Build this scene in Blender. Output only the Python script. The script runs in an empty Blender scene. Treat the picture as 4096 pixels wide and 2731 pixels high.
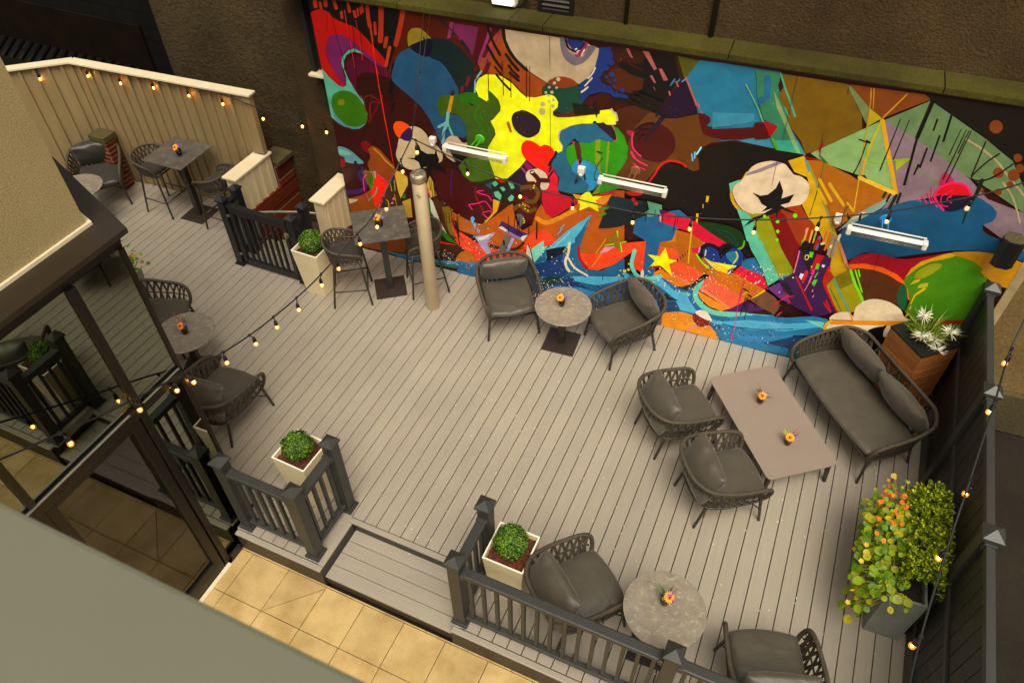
import bpy, bmesh, math, random
from mathutils import Vector, Matrix, noise
R = math.radians
sc = bpy.context.scene
col = sc.collection
random.seed(7)

# ------------------------------------------------------------------ camera
cam = bpy.data.cameras.new('camera'); camo = bpy.data.objects.new('camera', cam); col.objects.link(camo)
PITCH, ROLL, YAW = 0.79672, -0.0119, -0.42993
fw = Vector((math.sin(YAW)*math.cos(PITCH), math.cos(YAW)*math.cos(PITCH), -math.sin(PITCH)))
rt = Vector((math.cos(YAW), -math.sin(YAW), 0)); up = rt.cross(fw)
r2 = rt*math.cos(ROLL)+up*math.sin(ROLL); u2 = up*math.cos(ROLL)-rt*math.sin(ROLL)
M = Matrix((r2, u2, -fw)).transposed().to_4x4(); M.translation = Vector((3.26555, 0, 6.81861))
camo.matrix_world = M
cam.sensor_width = 36.0; cam.lens = 2968.7/4096*36; cam.clip_start = 0.05; cam.clip_end = 200
cam.dof.use_dof = True; cam.dof.focus_distance = 8.0; cam.dof.aperture_fstop = 7.0
sc.camera = camo

# ------------------------------------------------------------------ light: bright overcast day in a walled yard
SUN_EL, SUN_AZ = 62, 150     # degrees; azimuth measured from +Y towards +X
w = bpy.data.worlds.new('World'); sc.world = w; w.use_nodes = True
nt = w.node_tree; nt.nodes.clear()
sky = nt.nodes.new('ShaderNodeTexSky'); sky.sky_type = 'NISHITA'; sky.sun_disc = False
sky.sun_elevation = R(SUN_EL); sky.sun_rotation = R(SUN_AZ); sky.dust_density = 4.0
hs = nt.nodes.new('ShaderNodeHueSaturation'); hs.inputs['Saturation'].default_value = 0.22
tint = nt.nodes.new('ShaderNodeMix'); tint.data_type = 'RGBA'; tint.blend_type = 'MULTIPLY'
tint.inputs[0].default_value = 1.0; tint.inputs[7].default_value = (1.0, 0.93, 0.79, 1)
bg = nt.nodes.new('ShaderNodeBackground'); bg.inputs[1].default_value = 0.11
wo = nt.nodes.new('ShaderNodeOutputWorld')
nt.links.new(sky.outputs[0], hs.inputs['Color']); nt.links.new(hs.outputs[0], tint.inputs[6])
nt.links.new(tint.outputs[2], bg.inputs[0]); nt.links.new(bg.outputs[0], wo.inputs[0])
sl = bpy.data.lights.new('sun', 'SUN'); sl.energy = 1.5; sl.angle = R(34); sl.color = (1.0, 0.93, 0.80)
slo = bpy.data.objects.new('sun', sl); col.objects.link(slo)
az, el = R(SUN_AZ), R(SUN_EL)
sd = Vector((math.sin(az)*math.cos(el), math.cos(az)*math.cos(el), math.sin(el)))
slo.rotation_euler = sd.to_track_quat('Z', 'Y').to_euler()
vs = sc.view_settings; vs.view_transform = 'Standard'; vs.look = 'None'; vs.gamma = 1; vs.exposure = 1.05
sc.cycles.max_bounces = 8; sc.cycles.transparent_max_bounces = 16

# ------------------------------------------------------------------ helpers
def lin(h):
    return tuple((c/12.92 if c <= .04045 else ((c+.055)/1.055)**2.4) for c in (int(h[i:i+2], 16)/255 for i in (0, 2, 4)))
class Nodes:
    def __init__(s, name):
        s.m = bpy.data.materials.new(name); s.m.use_nodes = True; s.t = s.m.node_tree
        s.b = s.t.nodes['Principled BSDF']; s.out = s.t.nodes['Material Output']
    def n(s, typ, **kw):
        nd = s.t.nodes.new(typ)
        for k, v in kw.items():
            if isinstance(v, str) or k in ('operation', 'blend_type', 'data_type', 'musgrave_type', 'feature', 'bands_direction', 'wave_type', 'attribute_name'): setattr(nd, k, v)
            else: nd.inputs[k].default_value = v
        return nd
    def l(s, a, b): s.t.links.new(a, b)
    def coord(s, scale=(1, 1, 1), rot=(0, 0, 0), kind='Object'):
        tc = s.n('ShaderNodeTexCoord'); mp = s.n('ShaderNodeMapping'); mp.inputs['Scale'].default_value = scale
        mp.inputs['Rotation'].default_value = rot; s.l(tc.outputs[kind], mp.inputs[0]); return mp.outputs[0]
    def noise(s, co, scale, detail=4, rough=.6):
        n = s.n('ShaderNodeTexNoise'); n.inputs['Scale'].default_value = scale; n.inputs['Detail'].default_value = detail
        n.inputs['Roughness'].default_value = rough; s.l(co, n.inputs['Vector']); return n.outputs[0]
    def ramp(s, fac, stops):
        r = s.n('ShaderNodeValToRGB'); e = r.color_ramp.elements
        while len(e) < len(stops): e.new(.5)
        for i, (p, c) in enumerate(stops):
            e[i].position = p; e[i].color = (*c, 1) if len(c) == 3 else c
        s.l(fac, r.inputs[0]); return r.outputs[0]
    def mix(s, fac, a, b, mode='MIX'):
        m = s.n('ShaderNodeMix'); m.data_type = 'RGBA'; m.blend_type = mode
        for sock, v in ((m.inputs[0], fac), (m.inputs[6], a), (m.inputs[7], b)):
            if hasattr(v, 'links') or hasattr(v, 'is_linked'): s.l(v, sock)
            elif isinstance(v, (int, float)): sock.default_value = v
            else: sock.default_value = (*v, 1)
        return m.outputs[2]
    def bump(s, h, strength=.3, dist=.01):
        b = s.n('ShaderNodeBump'); b.inputs['Strength'].default_value = strength; b.inputs['Distance'].default_value = dist
        s.l(h, b.inputs['Height']); s.l(b.outputs[0], s.b.inputs['Normal'])
    def math(s, op, a, b=0.):
        m = s.n('ShaderNodeMath'); m.operation = op
        for i, v in enumerate((a, b)):
            if hasattr(v, 'is_linked'): s.l(v, m.inputs[i])
            else: m.inputs[i].default_value = v
        return m.outputs[0]
    def base(s, v, rough=None, metal=None, spec=None):
        if hasattr(v, 'is_linked'): s.l(v, s.b.inputs['Base Color'])
        else: s.b.inputs['Base Color'].default_value = (*v, 1)
        if rough is not None: s.b.inputs['Roughness'].default_value = rough
        if metal is not None: s.b.inputs['Metallic'].default_value = metal
        if spec is not None: s.b.inputs['Specular IOR Level'].default_value = spec
        return s.m

def mottled(name, h, rough=.6, var=.25, scale=8, bump=.15, bscale=120, metal=0., spec=None, dist=.002, stretch=(1, 1, 1)):
    """a colour with soft wear blotches and fine bump"""
    N = Nodes(name); c = lin(h); co = N.coord(stretch)
    f = N.noise(co, scale, 5)
    lo = tuple(x*(1-var) for x in c); hi = tuple(min(1, x*(1+var)) for x in c)
    N.base(N.ramp(f, [(.3, lo), (.7, hi)]), rough, metal, spec)
    if bump: N.bump(N.noise(co, bscale, 3), bump, dist)
    return N.m

M_ = {}
def deck_mat(axis):
    N = Nodes('composite_board_'+axis)
    st = (14, .55, 14) if axis == 'y' else (.55, 14, 14)
    co = N.coord(st); g = N.n('ShaderNodeNewGeometry')
    grain = N.noise(co, 3.2, 6, .65); big = N.noise(N.coord(), .9, 4)
    c = N.ramp(grain, [(.30, lin('8f8779')), (.55, lin('958c7e')), (.75, lin('9a9183'))])
    rnd = N.ramp(g.outputs['Random Per Island'], [(0, (.95, .95, .95)), (1, (1.03, 1.03, 1.02))])
    c = N.mix(1.0, c, rnd, 'MULTIPLY')
    c = N.mix(.6, c, N.ramp(big, [(.32, (.86, .86, .87)), (.62, (1.05, 1.03, 1.0))]), 'MULTIPLY')
    sp = N.noise(N.coord(), 38, 2); N.base(N.mix(N.ramp(sp, [(.80, (0, 0, 0)), (.86, (.35, .35, .35))]), c, lin('b8ae9c')), .36, 0, .55)
    w_ = N.n('ShaderNodeTexWave'); w_.inputs['Scale'].default_value = 2.4; w_.inputs['Distortion'].default_value = 9; w_.inputs['Detail'].default_value = 3
    w_.bands_direction = 'X' if axis == 'y' else 'Y'; N.l(N.coord((9, .5, 9) if axis == 'y' else (.5, 9, 9)), w_.inputs[0])
    h = N.math('ADD', N.math('MULTIPLY', grain, .8), N.math('MULTIPLY', w_.outputs['Fac'], .5)); N.bump(h, .22, .003)
    return N.m
M_['deck'] = deck_mat('y'); M_['deckx'] = deck_mat('x')

N = Nodes('sandstone_slab'); co = N.coord(); g = N.n('ShaderNodeNewGeometry')
c = N.ramp(N.noise(co, 3.0, 6), [(.3, lin('977c49')), (.6, lin('b59a66'))])
c = N.mix(N.ramp(N.noise(co, 85, 3, .7), [(.58, (0, 0, 0)), (.72, (.5, .5, .5))]), c, lin('755a2c'))
c = N.mix(N.ramp(N.noise(co, 55, 2), [(.64, (0, 0, 0)), (.7, (.3, .3, .3))]), c, lin('c9b280'))
c = N.mix(1., c, N.ramp(g.outputs['Random Per Island'], [(0, (.88, .88, .86)), (1, (1.08, 1.07, 1.03))]), 'MULTIPLY')
N.bump(N.noise(co, 90, 4), .4, .003); M_['slab'] = N.base(c, .8)

N = Nodes('mural_paint'); a = N.n('ShaderNodeVertexColor'); a.layer_name = 'paint'; co = N.coord()
c = N.mix(1.0, a.outputs[0], N.ramp(N.noise(co, 7, 6), [(.25, (.76, .76, .76)), (.75, (1.18, 1.18, 1.18))]), 'MULTIPLY')
sp_ = N.noise(co, 62, 2, .5)
zone = N.ramp(N.noise(co, 1.1, 3), [(.52, (0, 0, 0)), (.62, (1, 1, 1))])
c = N.mix(N.math('MULTIPLY', N.ramp(sp_, [(.735, (0, 0, 0)), (.745, (.75, .75, .75))]), zone), c, (.62, .6, .5))
N.bump(N.noise(co, 160, 3), .10, .002); M_['paint'] = N.base(c, .42, 0, .35)

def render_mat(name, a_, b_, sc_=26, strength=1.0, dist=.02, moss=None):
    N = Nodes(name); co = N.coord()
    big = N.noise(co, .8, 6, .65); c = N.ramp(big, [(.28, lin(a_)), (.68, lin(b_))])
    v = N.n('ShaderNodeTexVoronoi'); v.inputs['Scale'].default_value = sc_*1.3; N.l(co, v.inputs['Vector'])
    f = N.noise(co, sc_, 6, .7)
    h = N.math('ADD', f, N.math('MULTIPLY', v.outputs['Distance'], .35))
    c = N.mix(.75, c, N.ramp(f, [(.32, (.45, .43, .4)), (.6, (1.05, 1.03, 1.0))]), 'MULTIPLY')
    if moss: c = N.mix(N.ramp(N.noise(co, 1.7, 6), [(.5, (0, 0, 0)), (.7, (.6, .6, .6))]), c, lin(moss))
    N.bump(h, strength, dist); return N.base(c, .9, 0, .2)
M_['rough_wall'] = render_mat('rough_cast_render', '2e2212', '4e3d22', 38, .8, .02)
M_['old_render'] = render_mat('weathered_brown_render', '2b2213', '4f4128', 20, .9, .04)
M_['cream_render'] = render_mat('cream_textured_render', '9c8a60', 'ab986c', 95, .55, .007)
M_['moss_stone'] = render_mat('mossy_coping_stone', '2e2907', '474210', 30, .6, .01, '25220d')
M_['old_stone'] = render_mat('weathered_coping_stone', '3d3626', '50482f', 30, .6, .01, '56541a')
M_['asphalt'] = render_mat('dark_asphalt', '191510', '2b241b', 60, .8, .01)
M_['paving'] = render_mat('brown_paving', '453420', '5a4630', 40, .4, .005)
M_['concrete'] = render_mat('grey_concrete_step', '6a6350', '8a8168', 40, .5, .005)
M_['beige_wall'] = render_mat('beige_smooth_wall', '64522f', '7a663f', 30, .3, .005)

def brick(name, c1, c2, mo, scale, w=.5, h=.25, rot=(R(90), 0, 0), ms=.02):
    N = Nodes(name); co = N.coord((scale,)*3, rot)
    b = N.n('ShaderNodeTexBrick'); b.inputs['Scale'].default_value = 1; b.inputs['Brick Width'].default_value = w
    b.inputs['Row Height'].default_value = h; b.inputs['Mortar Size'].default_value = ms
    for k, v in (('Color1', c1), ('Color2', c2), ('Mortar', mo)): b.inputs[k].default_value = (*lin(v), 1)
    N.l(co, b.inputs['Vector'])
    c = N.mix(.7, b.outputs[0], N.ramp(N.noise(N.coord(), 30, 4), [(.3, (.6, .6, .6)), (.7, (1.1, 1.1, 1.1))]), 'MULTIPLY')
    N.bump(N.math('SUBTRACT', 1., b.outputs[1]), .6, .008); return N.base(c, .9, 0, .12)
M_['brick'] = brick('red_brick', '6e2a12', '51200f', '7a6a52', 1, .225, .075, (R(90), 0, R(90)), .010)
M_['brickf'] = brick('red_brick_front', '6e2a12', '51200f', '7a6a52', 1, .225, .075, (R(90), 0, 0), .010)
M_['soldier'] = brick('soldier_course_brick', '7a2f13', '642510', '3c2415', 1, .075, .22, (R(90), 0, R(90)), .006)
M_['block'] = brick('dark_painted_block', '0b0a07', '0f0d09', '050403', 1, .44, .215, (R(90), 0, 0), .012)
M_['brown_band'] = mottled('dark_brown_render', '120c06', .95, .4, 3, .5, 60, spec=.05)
M_['cream_wood'] = mottled('cream_painted_boards', 'c4b08a', .55, .10, 5, .25, 40, dist=.003, stretch=(1, 1, .3))
M_['fence_cream'] = mottled('shaded_cream_boards', '84704b', .6, .12, 5, .25, 40, dist=.003, stretch=(1, 1, .3))  # same cream paint as the low walls, darkened to carry the corner shade
M_['cap_wood'] = mottled('cream_painted_cap', 'cdbd9d', .5, .08, 6, .2, 60)
M_['cream_paint'] = mottled('cream_pole_paint', 'e2cfa8', .38, .06, 3, .1, 30)
M_['pot'] = mottled('cream_metal_planter', 'd6c69c', .3, .05, 3, 0)
M_['pot_rim'] = mottled('pale_planter_rim', 'e6dec8', .3, .04, 3, 0)
M_['rope'] = mottled('taupe_rope', '3f3628', .7, .25, 30, .9, 240, dist=.004)
M_['leg'] = mottled('taupe_powder_coat', '2b261f', .42, .12, 20, .1, 300)
M_['dark_metal'] = mottled('dark_powder_coat', '221f1b', .45, .2, 12, .12, 250)
M_['base_metal'] = mottled('dark_steel_base', '2f2823', .4, .2, 10, .1, 250)
M_['rail'] = mottled('charcoal_composite_rail', '2b2c29', .46, .10, 6, .12, 180)
M_['fascia'] = mottled('dark_composite_fascia', '2b2620', .5, .2, 6, .3, 80, stretch=(.3, 4, 4))
M_['black_gate'] = mottled('black_gate_paint', '14161a', .38, .2, 8, .1, 200)
M_['fence_board'] = mottled('charcoal_fence_board', '1c1b19', .5, .25, 7, .5, 60, stretch=(4, 4, .25), dist=.004)
M_['bronze'] = mottled('bronze_frame_metal', '17120d', .35, .12, 5, .05, 200, metal=.3)
M_['bronze_top'] = mottled('bronze_canopy_sheet', '2b2218', .42, .12, 3, .05, 120, metal=.2)
M_['sill'] = mottled('pale_green_sill_paint', '565646', .45, .05, 1.5, .03, 60)
M_['white'] = mottled('white_enamel', 'c9c4b8', .35, .05, 8, 0)
M_['steel'] = mottled('brushed_aluminium', 'b5b2a8', .28, .08, 8, 0, metal=.85)
M_['galv'] = mottled('galvanised_pipe', '7d7762', .45, .2, 14, .2, 80, metal=.6)
M_['black'] = mottled('black_plastic', '0c0c0c', .42, .2, 10, .05, 200)
M_['cable'] = mottled('black_rubber_cable', '12110f', .55, .2, 20, .2, 200)
M_['hole'] = mottled('dark_void', '050403', .9, .3, 3, 0)
M_['steps_dark'] = mottled('dark_step_brick', '2e2014', .9, .3, 5, .4, 60)
M_['black_tile'] = mottled('black_roof_tile', '080706', .6, .3, 10, .3, 60, spec=.12)
M_['green_roof'] = mottled('dark_green_felt', '0c0e08', .85, .2, 6, .3, 80, spec=.05)
M_['bark'] = mottled('red_bark_chips', '5b2a12', .9, .45, 30, .9, 60, dist=.02)
M_['soil'] = mottled('dark_soil', '1d130a', .95, .4, 20, .8, 60, dist=.02)
M_['zinc'] = mottled('grey_fibre_trough', '787d74', .5, .22, 5, .15, 60)
M_['table_brown'] = mottled('mushroom_table_paint', '7f7166', .4, .04, 3, .06, 300)
N = Nodes('concrete_laminate'); co = N.coord(); n1 = N.noise(co, 9, 6, .7); n2 = N.noise(N.coord((1, 1.4, 1)), 16, 5, .75)
c = N.ramp(n1, [(.3, lin('675f52')), (.5, lin('786f61')), (.68, lin('857b6a'))])
c = N.mix(N.ramp(n2, [(.54, (0, 0, 0)), (.60, (.55, .55, .55))]), c, lin('a19680')); M_['laminate'] = N.base(c, .45)
N = Nodes('dark_concrete_laminate'); co = N.coord(); n1 = N.noise(co, 9, 6, .7); n2 = N.noise(N.coord((1, 1.4, 1)), 14, 5, .75)
c = N.ramp(n1, [(.3, lin('3d3934')), (.5, lin('4b4741')), (.68, lin('58534b'))])
c = N.mix(N.ramp(n2, [(.54, (0, 0, 0)), (.62, (.4, .4, .4))]), c, lin('7b7468')); M_['laminate_dark'] = N.base(c, .4)
def fabric(name, h):
    N = Nodes(name); co = N.coord(); c = lin(h)
    f = N.noise(co, 5, 5); cc = N.ramp(f, [(.3, tuple(x*.85 for x in c)), (.7, tuple(x*1.12 for x in c))])
    w1 = N.noise(N.coord((1, 2.2, 1), (0, 0, .5)), 7, 3, .5); w2 = N.noise(co, 420, 2)
    N.bump(N.math('ADD', N.math('MULTIPLY', w1, 1.), N.math('MULTIPLY', w2, .04)), .38, .018)
    N.b.inputs['Sheen Weight'].default_value = .15
    return N.base(cc, .46, 0, .45)
M_['cushion'] = fabric('taupe_outdoor_fabric', '453f34')
M_['cushion_dark'] = fabric('charcoal_outdoor_fabric', '2d2923')
def wood(name, a_, b_):
    N = Nodes(name); co = N.coord((1.2, 1.2, 16)); f = N.noise(co, 3, 6, .7)
    g = N.n('ShaderNodeNewGeometry')
    c = N.ramp(f, [(.3, lin(a_)), (.65, lin(b_))]); c = N.mix(1., c, N.ramp(g.outputs['Random Per Island'], [(0, (.75, .75, .75)), (1, (1.15, 1.12, 1.1))]), 'MULTIPLY')
    N.bump(f, .3, .004); return N.base(c, .5)
M_['cedar'] = wood('stained_cedar', '6b3f1a', 'a0642c')
M_['board_joint'] = mottled('dark_gap', '120a05', .9, .2, 5, 0)
def leafmat(name, a_, b_, tr=.25, hi=1.6):
    N = Nodes(name); g = N.n('ShaderNodeNewGeometry')
    c = N.ramp(g.outputs['Random Per Island'], [(0, tuple(x*(.6 if hi > 1.3 else .85) for x in lin(a_))), (.3, lin(a_)), (.75, lin(b_)), (1, tuple(min(1, x*hi) for x in lin(b_)))])
    c = N.mix(.5, c, N.ramp(N.noise(N.coord(), 6, 3), [(.35, (.55, .6, .55)), (.65, (1.15, 1.15, 1.0))]), 'MULTIPLY')
    N.b.inputs['Subsurface Weight'].default_value = 0
    N.base(c, .42, 0, .35)
    tl = N.n('ShaderNodeBsdfTranslucent'); N.l(c, tl.inputs[0]); mx = N.n('ShaderNodeMixShader'); mx.inputs[0].default_value = tr
    N.l(N.b.outputs[0], mx.inputs[1]); N.l(tl.outputs[0], mx.inputs[2]); N.l(mx.outputs[0], N.out.inputs[0]); return N.m
M_['box_leaf'] = leafmat('box_ball_leaf', '20420f', '6b8f26')
M_['shrub_leaf'] = leafmat('box_shrub_leaf', '48660c', 'b3bd22', .35)
M_['nast_leaf'] = leafmat('nasturtium_leaf', '5d860d', '8ba515', .35, 1.15); M_['nast_leaf_pale'] = leafmat('yellowing_nasturtium_leaf', '94a01a', 'bcb323', .35, 1.15)
M_['grass'] = leafmat('grass_blade', '5a7a12', 'a3b03c', .3)
M_['frond'] = leafmat('dark_fern_frond', '1f3512', '4a6422')
M_['stem'] = mottled('yellow_green_stem', '8a8a28', .6, .25, 8, 0)
def plain(name, h, rough=.5, em=0, emc=None):
    N = Nodes(name); f = N.noise(N.coord(), 25, 3); c = lin(h)
    N.base(N.ramp(f, [(.3, tuple(x*.8 for x in c)), (.7, tuple(min(1, x*1.15) for x in c))]), rough)
    if em: N.b.inputs['Emission Color'].default_value = (*emc, 1); N.b.inputs['Emission Strength'].default_value = em
    return N.m
M_['petal_o'] = plain('orange_petal', 'f09a18'); M_['petal_r'] = plain('deep_orange_petal', 'e0560a'); M_['heart'] = plain('dark_red_floret', '5a0f08')
M_['petal_y'] = plain('yellow_petal', 'd8a915'); M_['petal_p'] = plain('purple_floret', '8a5fae'); M_['twig'] = plain('coral_twig', 'b4532c')
M_['petal_w'] = plain('white_spiky_petal', 'd9d3bd'); M_['nast_o'] = plain('nasturtium_orange', 'd46a04', .8)
M_['lamp'] = plain('lit_wall_lamp', 'ffffff', .4, 1.5, (1, .93, .75))
M_['bulb'] = plain('lit_amber_bulb', 'ff9a2a', .2, 9., (1, .40, .05))
M_['filament'] = plain('hot_filament', 'ffd08a', .2, 110., (1, .58, .14))
N = Nodes('amber_bulb_glass'); N.base(lin('d98a2c'), .05)
e_ = N.n('ShaderNodeEmission'); e_.inputs[0].default_value = (1, .36, .03, 1); e_.inputs[1].default_value = .85
t_ = N.n('ShaderNodeBsdfTransparent'); t_.inputs[0].default_value = (1, .66, .25, 1); m1 = N.n('ShaderNodeMixShader'); m1.inputs[0].default_value = .6
N.l(t_.outputs[0], m1.inputs[1]); N.l(e_.outputs[0], m1.inputs[2]); N.l(m1.outputs[0], N.out.inputs[0]); M_['bulb_glass'] = N.m
N = Nodes('vase_glass'); t_ = N.n('ShaderNodeBsdfTransparent'); t_.inputs[0].default_value = (.90, .86, .68, 1); g_ = N.n('ShaderNodeBsdfGlossy'); g_.inputs['Roughness'].default_value = .05
f_ = N.n('ShaderNodeFresnel'); f_.inputs[0].default_value = 1.5; m1 = N.n('ShaderNodeMixShader'); N.l(f_.outputs[0], m1.inputs[0]); N.l(t_.outputs[0], m1.inputs[1]); N.l(g_.outputs[0], m1.inputs[2]); N.l(m1.outputs[0], N.out.inputs[0]); M_['glass_vase'] = N.m
M_['vase_water'] = mottled('murky_vase_water', 'a08a4c', .15, .2, 30, 0)
N = Nodes('dark_reflective_glazing'); t_ = N.n('ShaderNodeBsdfTransparent'); t_.inputs[0].default_value = (.60, .62, .52, 1); g_ = N.n('ShaderNodeBsdfGlossy'); g_.inputs['Roughness'].default_value = .0
g_.inputs[0].default_value = (.82, .88, .72, 1)
f_ = N.n('ShaderNodeFresnel'); f_.inputs[0].default_value = 1.5; ff = N.math('ADD', N.math('MULTIPLY', f_.outputs[0], 1.6), .16); m1 = N.n('ShaderNodeMixShader')
N.l(ff, m1.inputs[0]); N.l(t_.outputs[0], m1.inputs[1]); N.l(g_.outputs[0], m1.inputs[2]); N.l(m1.outputs[0], N.out.inputs[0]); M_['glazing'] = N.m
N = Nodes('clear_door_glazing'); t_ = N.n('ShaderNodeBsdfTransparent'); t_.inputs[0].default_value = (.93, .91, .80, 1); g_ = N.n('ShaderNodeBsdfGlossy'); g_.inputs['Roughness'].default_value = .0
f_ = N.n('ShaderNodeFresnel'); f_.inputs[0].default_value = 1.5; ff = N.math('ADD', N.math('MULTIPLY', f_.outputs[0], 1.0), .05); m1 = N.n('ShaderNodeMixShader')
N.l(ff, m1.inputs[0]); N.l(t_.outputs[0], m1.inputs[1]); N.l(g_.outputs[0], m1.inputs[2]); N.l(m1.outputs[0], N.out.inputs[0]); M_['door_glazing'] = N.m
M_['interior'] = mottled('dark_interior_wall', '8a7a58', .9, .1, 3, 0)
M_['mat'] = mottled('plain_inner_floor', '6a5a36', .6, .15, 4, 0)
M_['tile_a'] = mottled('ochre_floor_tile', 'f0b93a', .4, .1, 9, 0); M_['tile_b'] = mottled('grey_floor_tile', '857650', .4, .1, 9, 0); M_['tile_c'] = mottled('buff_floor_tile', 'b89a58', .4, .1, 9, 0)

class MB:
    """collects shapes, then links them as ONE mesh object"""
    def __init__(s): s.v = []; s.f = []; s.sm = []
    def add(s, vs_, fs, smooth=False, mat=None):
        o = len(s.v); s.v += [(mat @ Vector(v))[:] if mat else tuple(v) for v in vs_]
        for f in fs: s.f.append([o+i for i in f]); s.sm.append(smooth)
        return s
    def box(s, x0, x1, y0, y1, z0, z1, b=0., mat=None):
        if b <= 0:
            v = [(x, y, z) for z in (z0, z1) for y in (y0, y1) for x in (x0, x1)]
            return s.add(v, [(0, 2, 3, 1), (4, 5, 7, 6), (0, 1, 5, 4), (2, 6, 7, 3), (0, 4, 6, 2), (1, 3, 7, 5)], False, mat)
        b = min(b, (x1-x0)/2.01, (y1-y0)/2.01, (z1-z0)/2.01)
        bm = bmesh.new(); bmesh.ops.create_cube(bm, size=1)
        for v in bm.verts: v.co = Vector(((x0+x1)/2+v.co.x*(x1-x0), (y0+y1)/2+v.co.y*(y1-y0), (z0+z1)/2+v.co.z*(z1-z0)))
        bmesh.ops.bevel(bm, geom=bm.edges[:], offset=b, segments=2, profile=.6, affect='EDGES')
        bm.verts.index_update(); s.add([v.co[:] for v in bm.verts], [[v.index for v in f.verts] for f in bm.faces], False, mat); bm.free(); return s
    def obox(s, c, sx, sy, z0, z1, ang, b=0.):
        m = Matrix.Translation(Vector((c[0], c[1], 0))) @ Matrix.Rotation(ang, 4, 'Z')
        return s.box(-sx/2, sx/2, -sy/2, sy/2, z0, z1, b, m)
    def bar(s, p, q, wd, ht, b=0.):
        """box from p to q, wd wide horizontally, ht high, p and q on its centre line"""
        p, q = Vector(p), Vector(q); d = q-p; L = d.length; d.normalize()
        side = d.cross(Vector((0, 0, 1))); side = side.normalized() if side.length > 1e-4 else Vector((1, 0, 0)); upv = side.cross(d)
        m = Matrix((side, d, upv)).transposed().to_4x4(); m.translation = p
        return s.box(-wd/2, wd/2, 0, L, -ht/2, ht/2, b, m)
    def tube(s, pts, r, n=8, closed=False, caps=True, ell=1.):
        P = [Vector(p) for p in pts]; m = len(P); rs = r if hasattr(r, '__len__') else [r]*m
        o = len(s.v); nrm = None
        for i in range(m):
            t = (P[(i+1) % m]-P[i-1]) if closed else (P[min(i+1, m-1)]-P[max(i-1, 0)])
            t.normalize()
            if nrm is None:
                nrm = t.cross(Vector((0, 0, 1)))
                if nrm.length < 1e-3: nrm = t.cross(Vector((1, 0, 0)))
            nrm = (nrm-t*nrm.dot(t)).normalized(); bn = t.cross(nrm)
            for k in range(n):
                a = 2*math.pi*k/n; s.v.append((P[i]+nrm*math.cos(a)*rs[i]+bn*math.sin(a)*rs[i]*ell)[:])
        for i in range(m if closed else m-1):
            for k in range(n):
                a, b2 = o+i*n+k, o+i*n+(k+1) % n; j = (i+1) % m
                s.f.append([a, b2, o+j*n+(k+1) % n, o+j*n+k]); s.sm.append(True)
        if caps and not closed:
            s.f.append([o+k for k in range(n)][::-1]); s.sm.append(False); s.f.append([o+(m-1)*n+k for k in range(n)]); s.sm.append(False)
        return s
    def lathe(s, prof, n=24, c=(0, 0, 0), mat=None):
        o = len(s.v)
        for r_, z in prof:
            for k in range(n):
                a = 2*math.pi*k/n; p = Vector((c[0]+r_*math.cos(a), c[1]+r_*math.sin(a), c[2]+z)); s.v.append((mat @ p)[:] if mat else p[:])
        for i in range(len(prof)-1):
            for k in range(n):
                s.f.append([o+i*n+k, o+i*n+(k+1) % n, o+(i+1)*n+(k+1) % n, o+(i+1)*n+k]); s.sm.append(True)
        s.f.append([o+k for k in range(n)][::-1]); s.sm.append(False); s.f.append([o+(len(prof)-1)*n+k for k in range(n)]); s.sm.append(False)
        return s
    def prism(s, poly, z0, z1):
        o = len(s.v); n = len(poly)
        s.v += [(x, y, z0) for x, y in poly]+[(x, y, z1) for x, y in poly]
        s.f.append([o+i for i in range(n)][::-1]); s.f.append([o+n+i for i in range(n)]); s.sm += [False, False]
        for i in range(n): s.f.append([o+i, o+(i+1) % n, o+n+(i+1) % n, o+n+i]); s.sm.append(False)
        return s
    def frustum(s, c, a0, a1, z0, z1, ang=0., wall=None, b0=None, b1=None):
        """four sided tapered box, half sizes a0 (bottom) a1 (top)"""
        b0 = a0 if b0 is None else b0; b1 = a1 if b1 is None else b1
        ca, sa = math.cos(ang), math.sin(ang)
        def ring(a, b, z): return [(c[0]+x*ca-y*sa, c[1]+x*sa+y*ca, z) for x, y in ((-a, -b), (a, -b), (a, b), (-a, b))]
        if wall is None:
            return s.add(ring(a0, b0, z0)+ring(a1, b1, z1), [(3, 2, 1, 0), (4, 5, 6, 7)]+[(i, (i+1) % 4, 4+(i+1) % 4, 4+i) for i in range(4)])
        v = ring(a0, b0, z0)+ring(a1, b1, z1)+ring(a1-wall, b1-wall, z1)+ring(a1-wall-.01, b1-wall-.01, z1-.12)
        f = [(3, 2, 1, 0)]
        for lo in (0, 4, 8): f += [(lo+i, lo+(i+1) % 4, lo+4+(i+1) % 4, lo+4+i) for i in range(4)]
        f.append((12, 13, 14, 15)); return s.add(v, f)
    def build(s, name, mat, parent=None, loc=None):
        me = bpy.data.meshes.new(name); me.from_pydata(s.v, [], s.f); me.polygons.foreach_set('use_smooth', s.sm); me.update()
        o = bpy.data.objects.new(name, me); col.objects.link(o); me.materials.append(mat)
        if parent: o.parent = parent
        if loc: o.location = loc
        return o
def tag(o, label=None, cat=None, group=None, kind=None):
    if label: o['label'] = label
    if cat: o['category'] = cat
    if group: o['group'] = group
    if kind: o['kind'] = kind
    return o
def empty(name, loc=(0, 0, 0), rz=0., label=None, cat=None, group=None):
    o = bpy.data.objects.new(name, None); col.objects.link(o); o.location = loc; o.rotation_euler = (0, 0, rz); o.empty_display_size = .1
    return tag(o, label, cat, group)
KIDS = {}
def copy_tree(o, parent=None):
    c = o.copy(); col.objects.link(c); c.parent = parent
    for ch in list(o.children): copy_tree(ch, c)
    return c
def dup(o, loc, rz, label, group=None):
    c = copy_tree(o); c.location = loc; c.rotation_euler = (0, 0, rz); c['label'] = label
    if group: c['group'] = group
    return c
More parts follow.
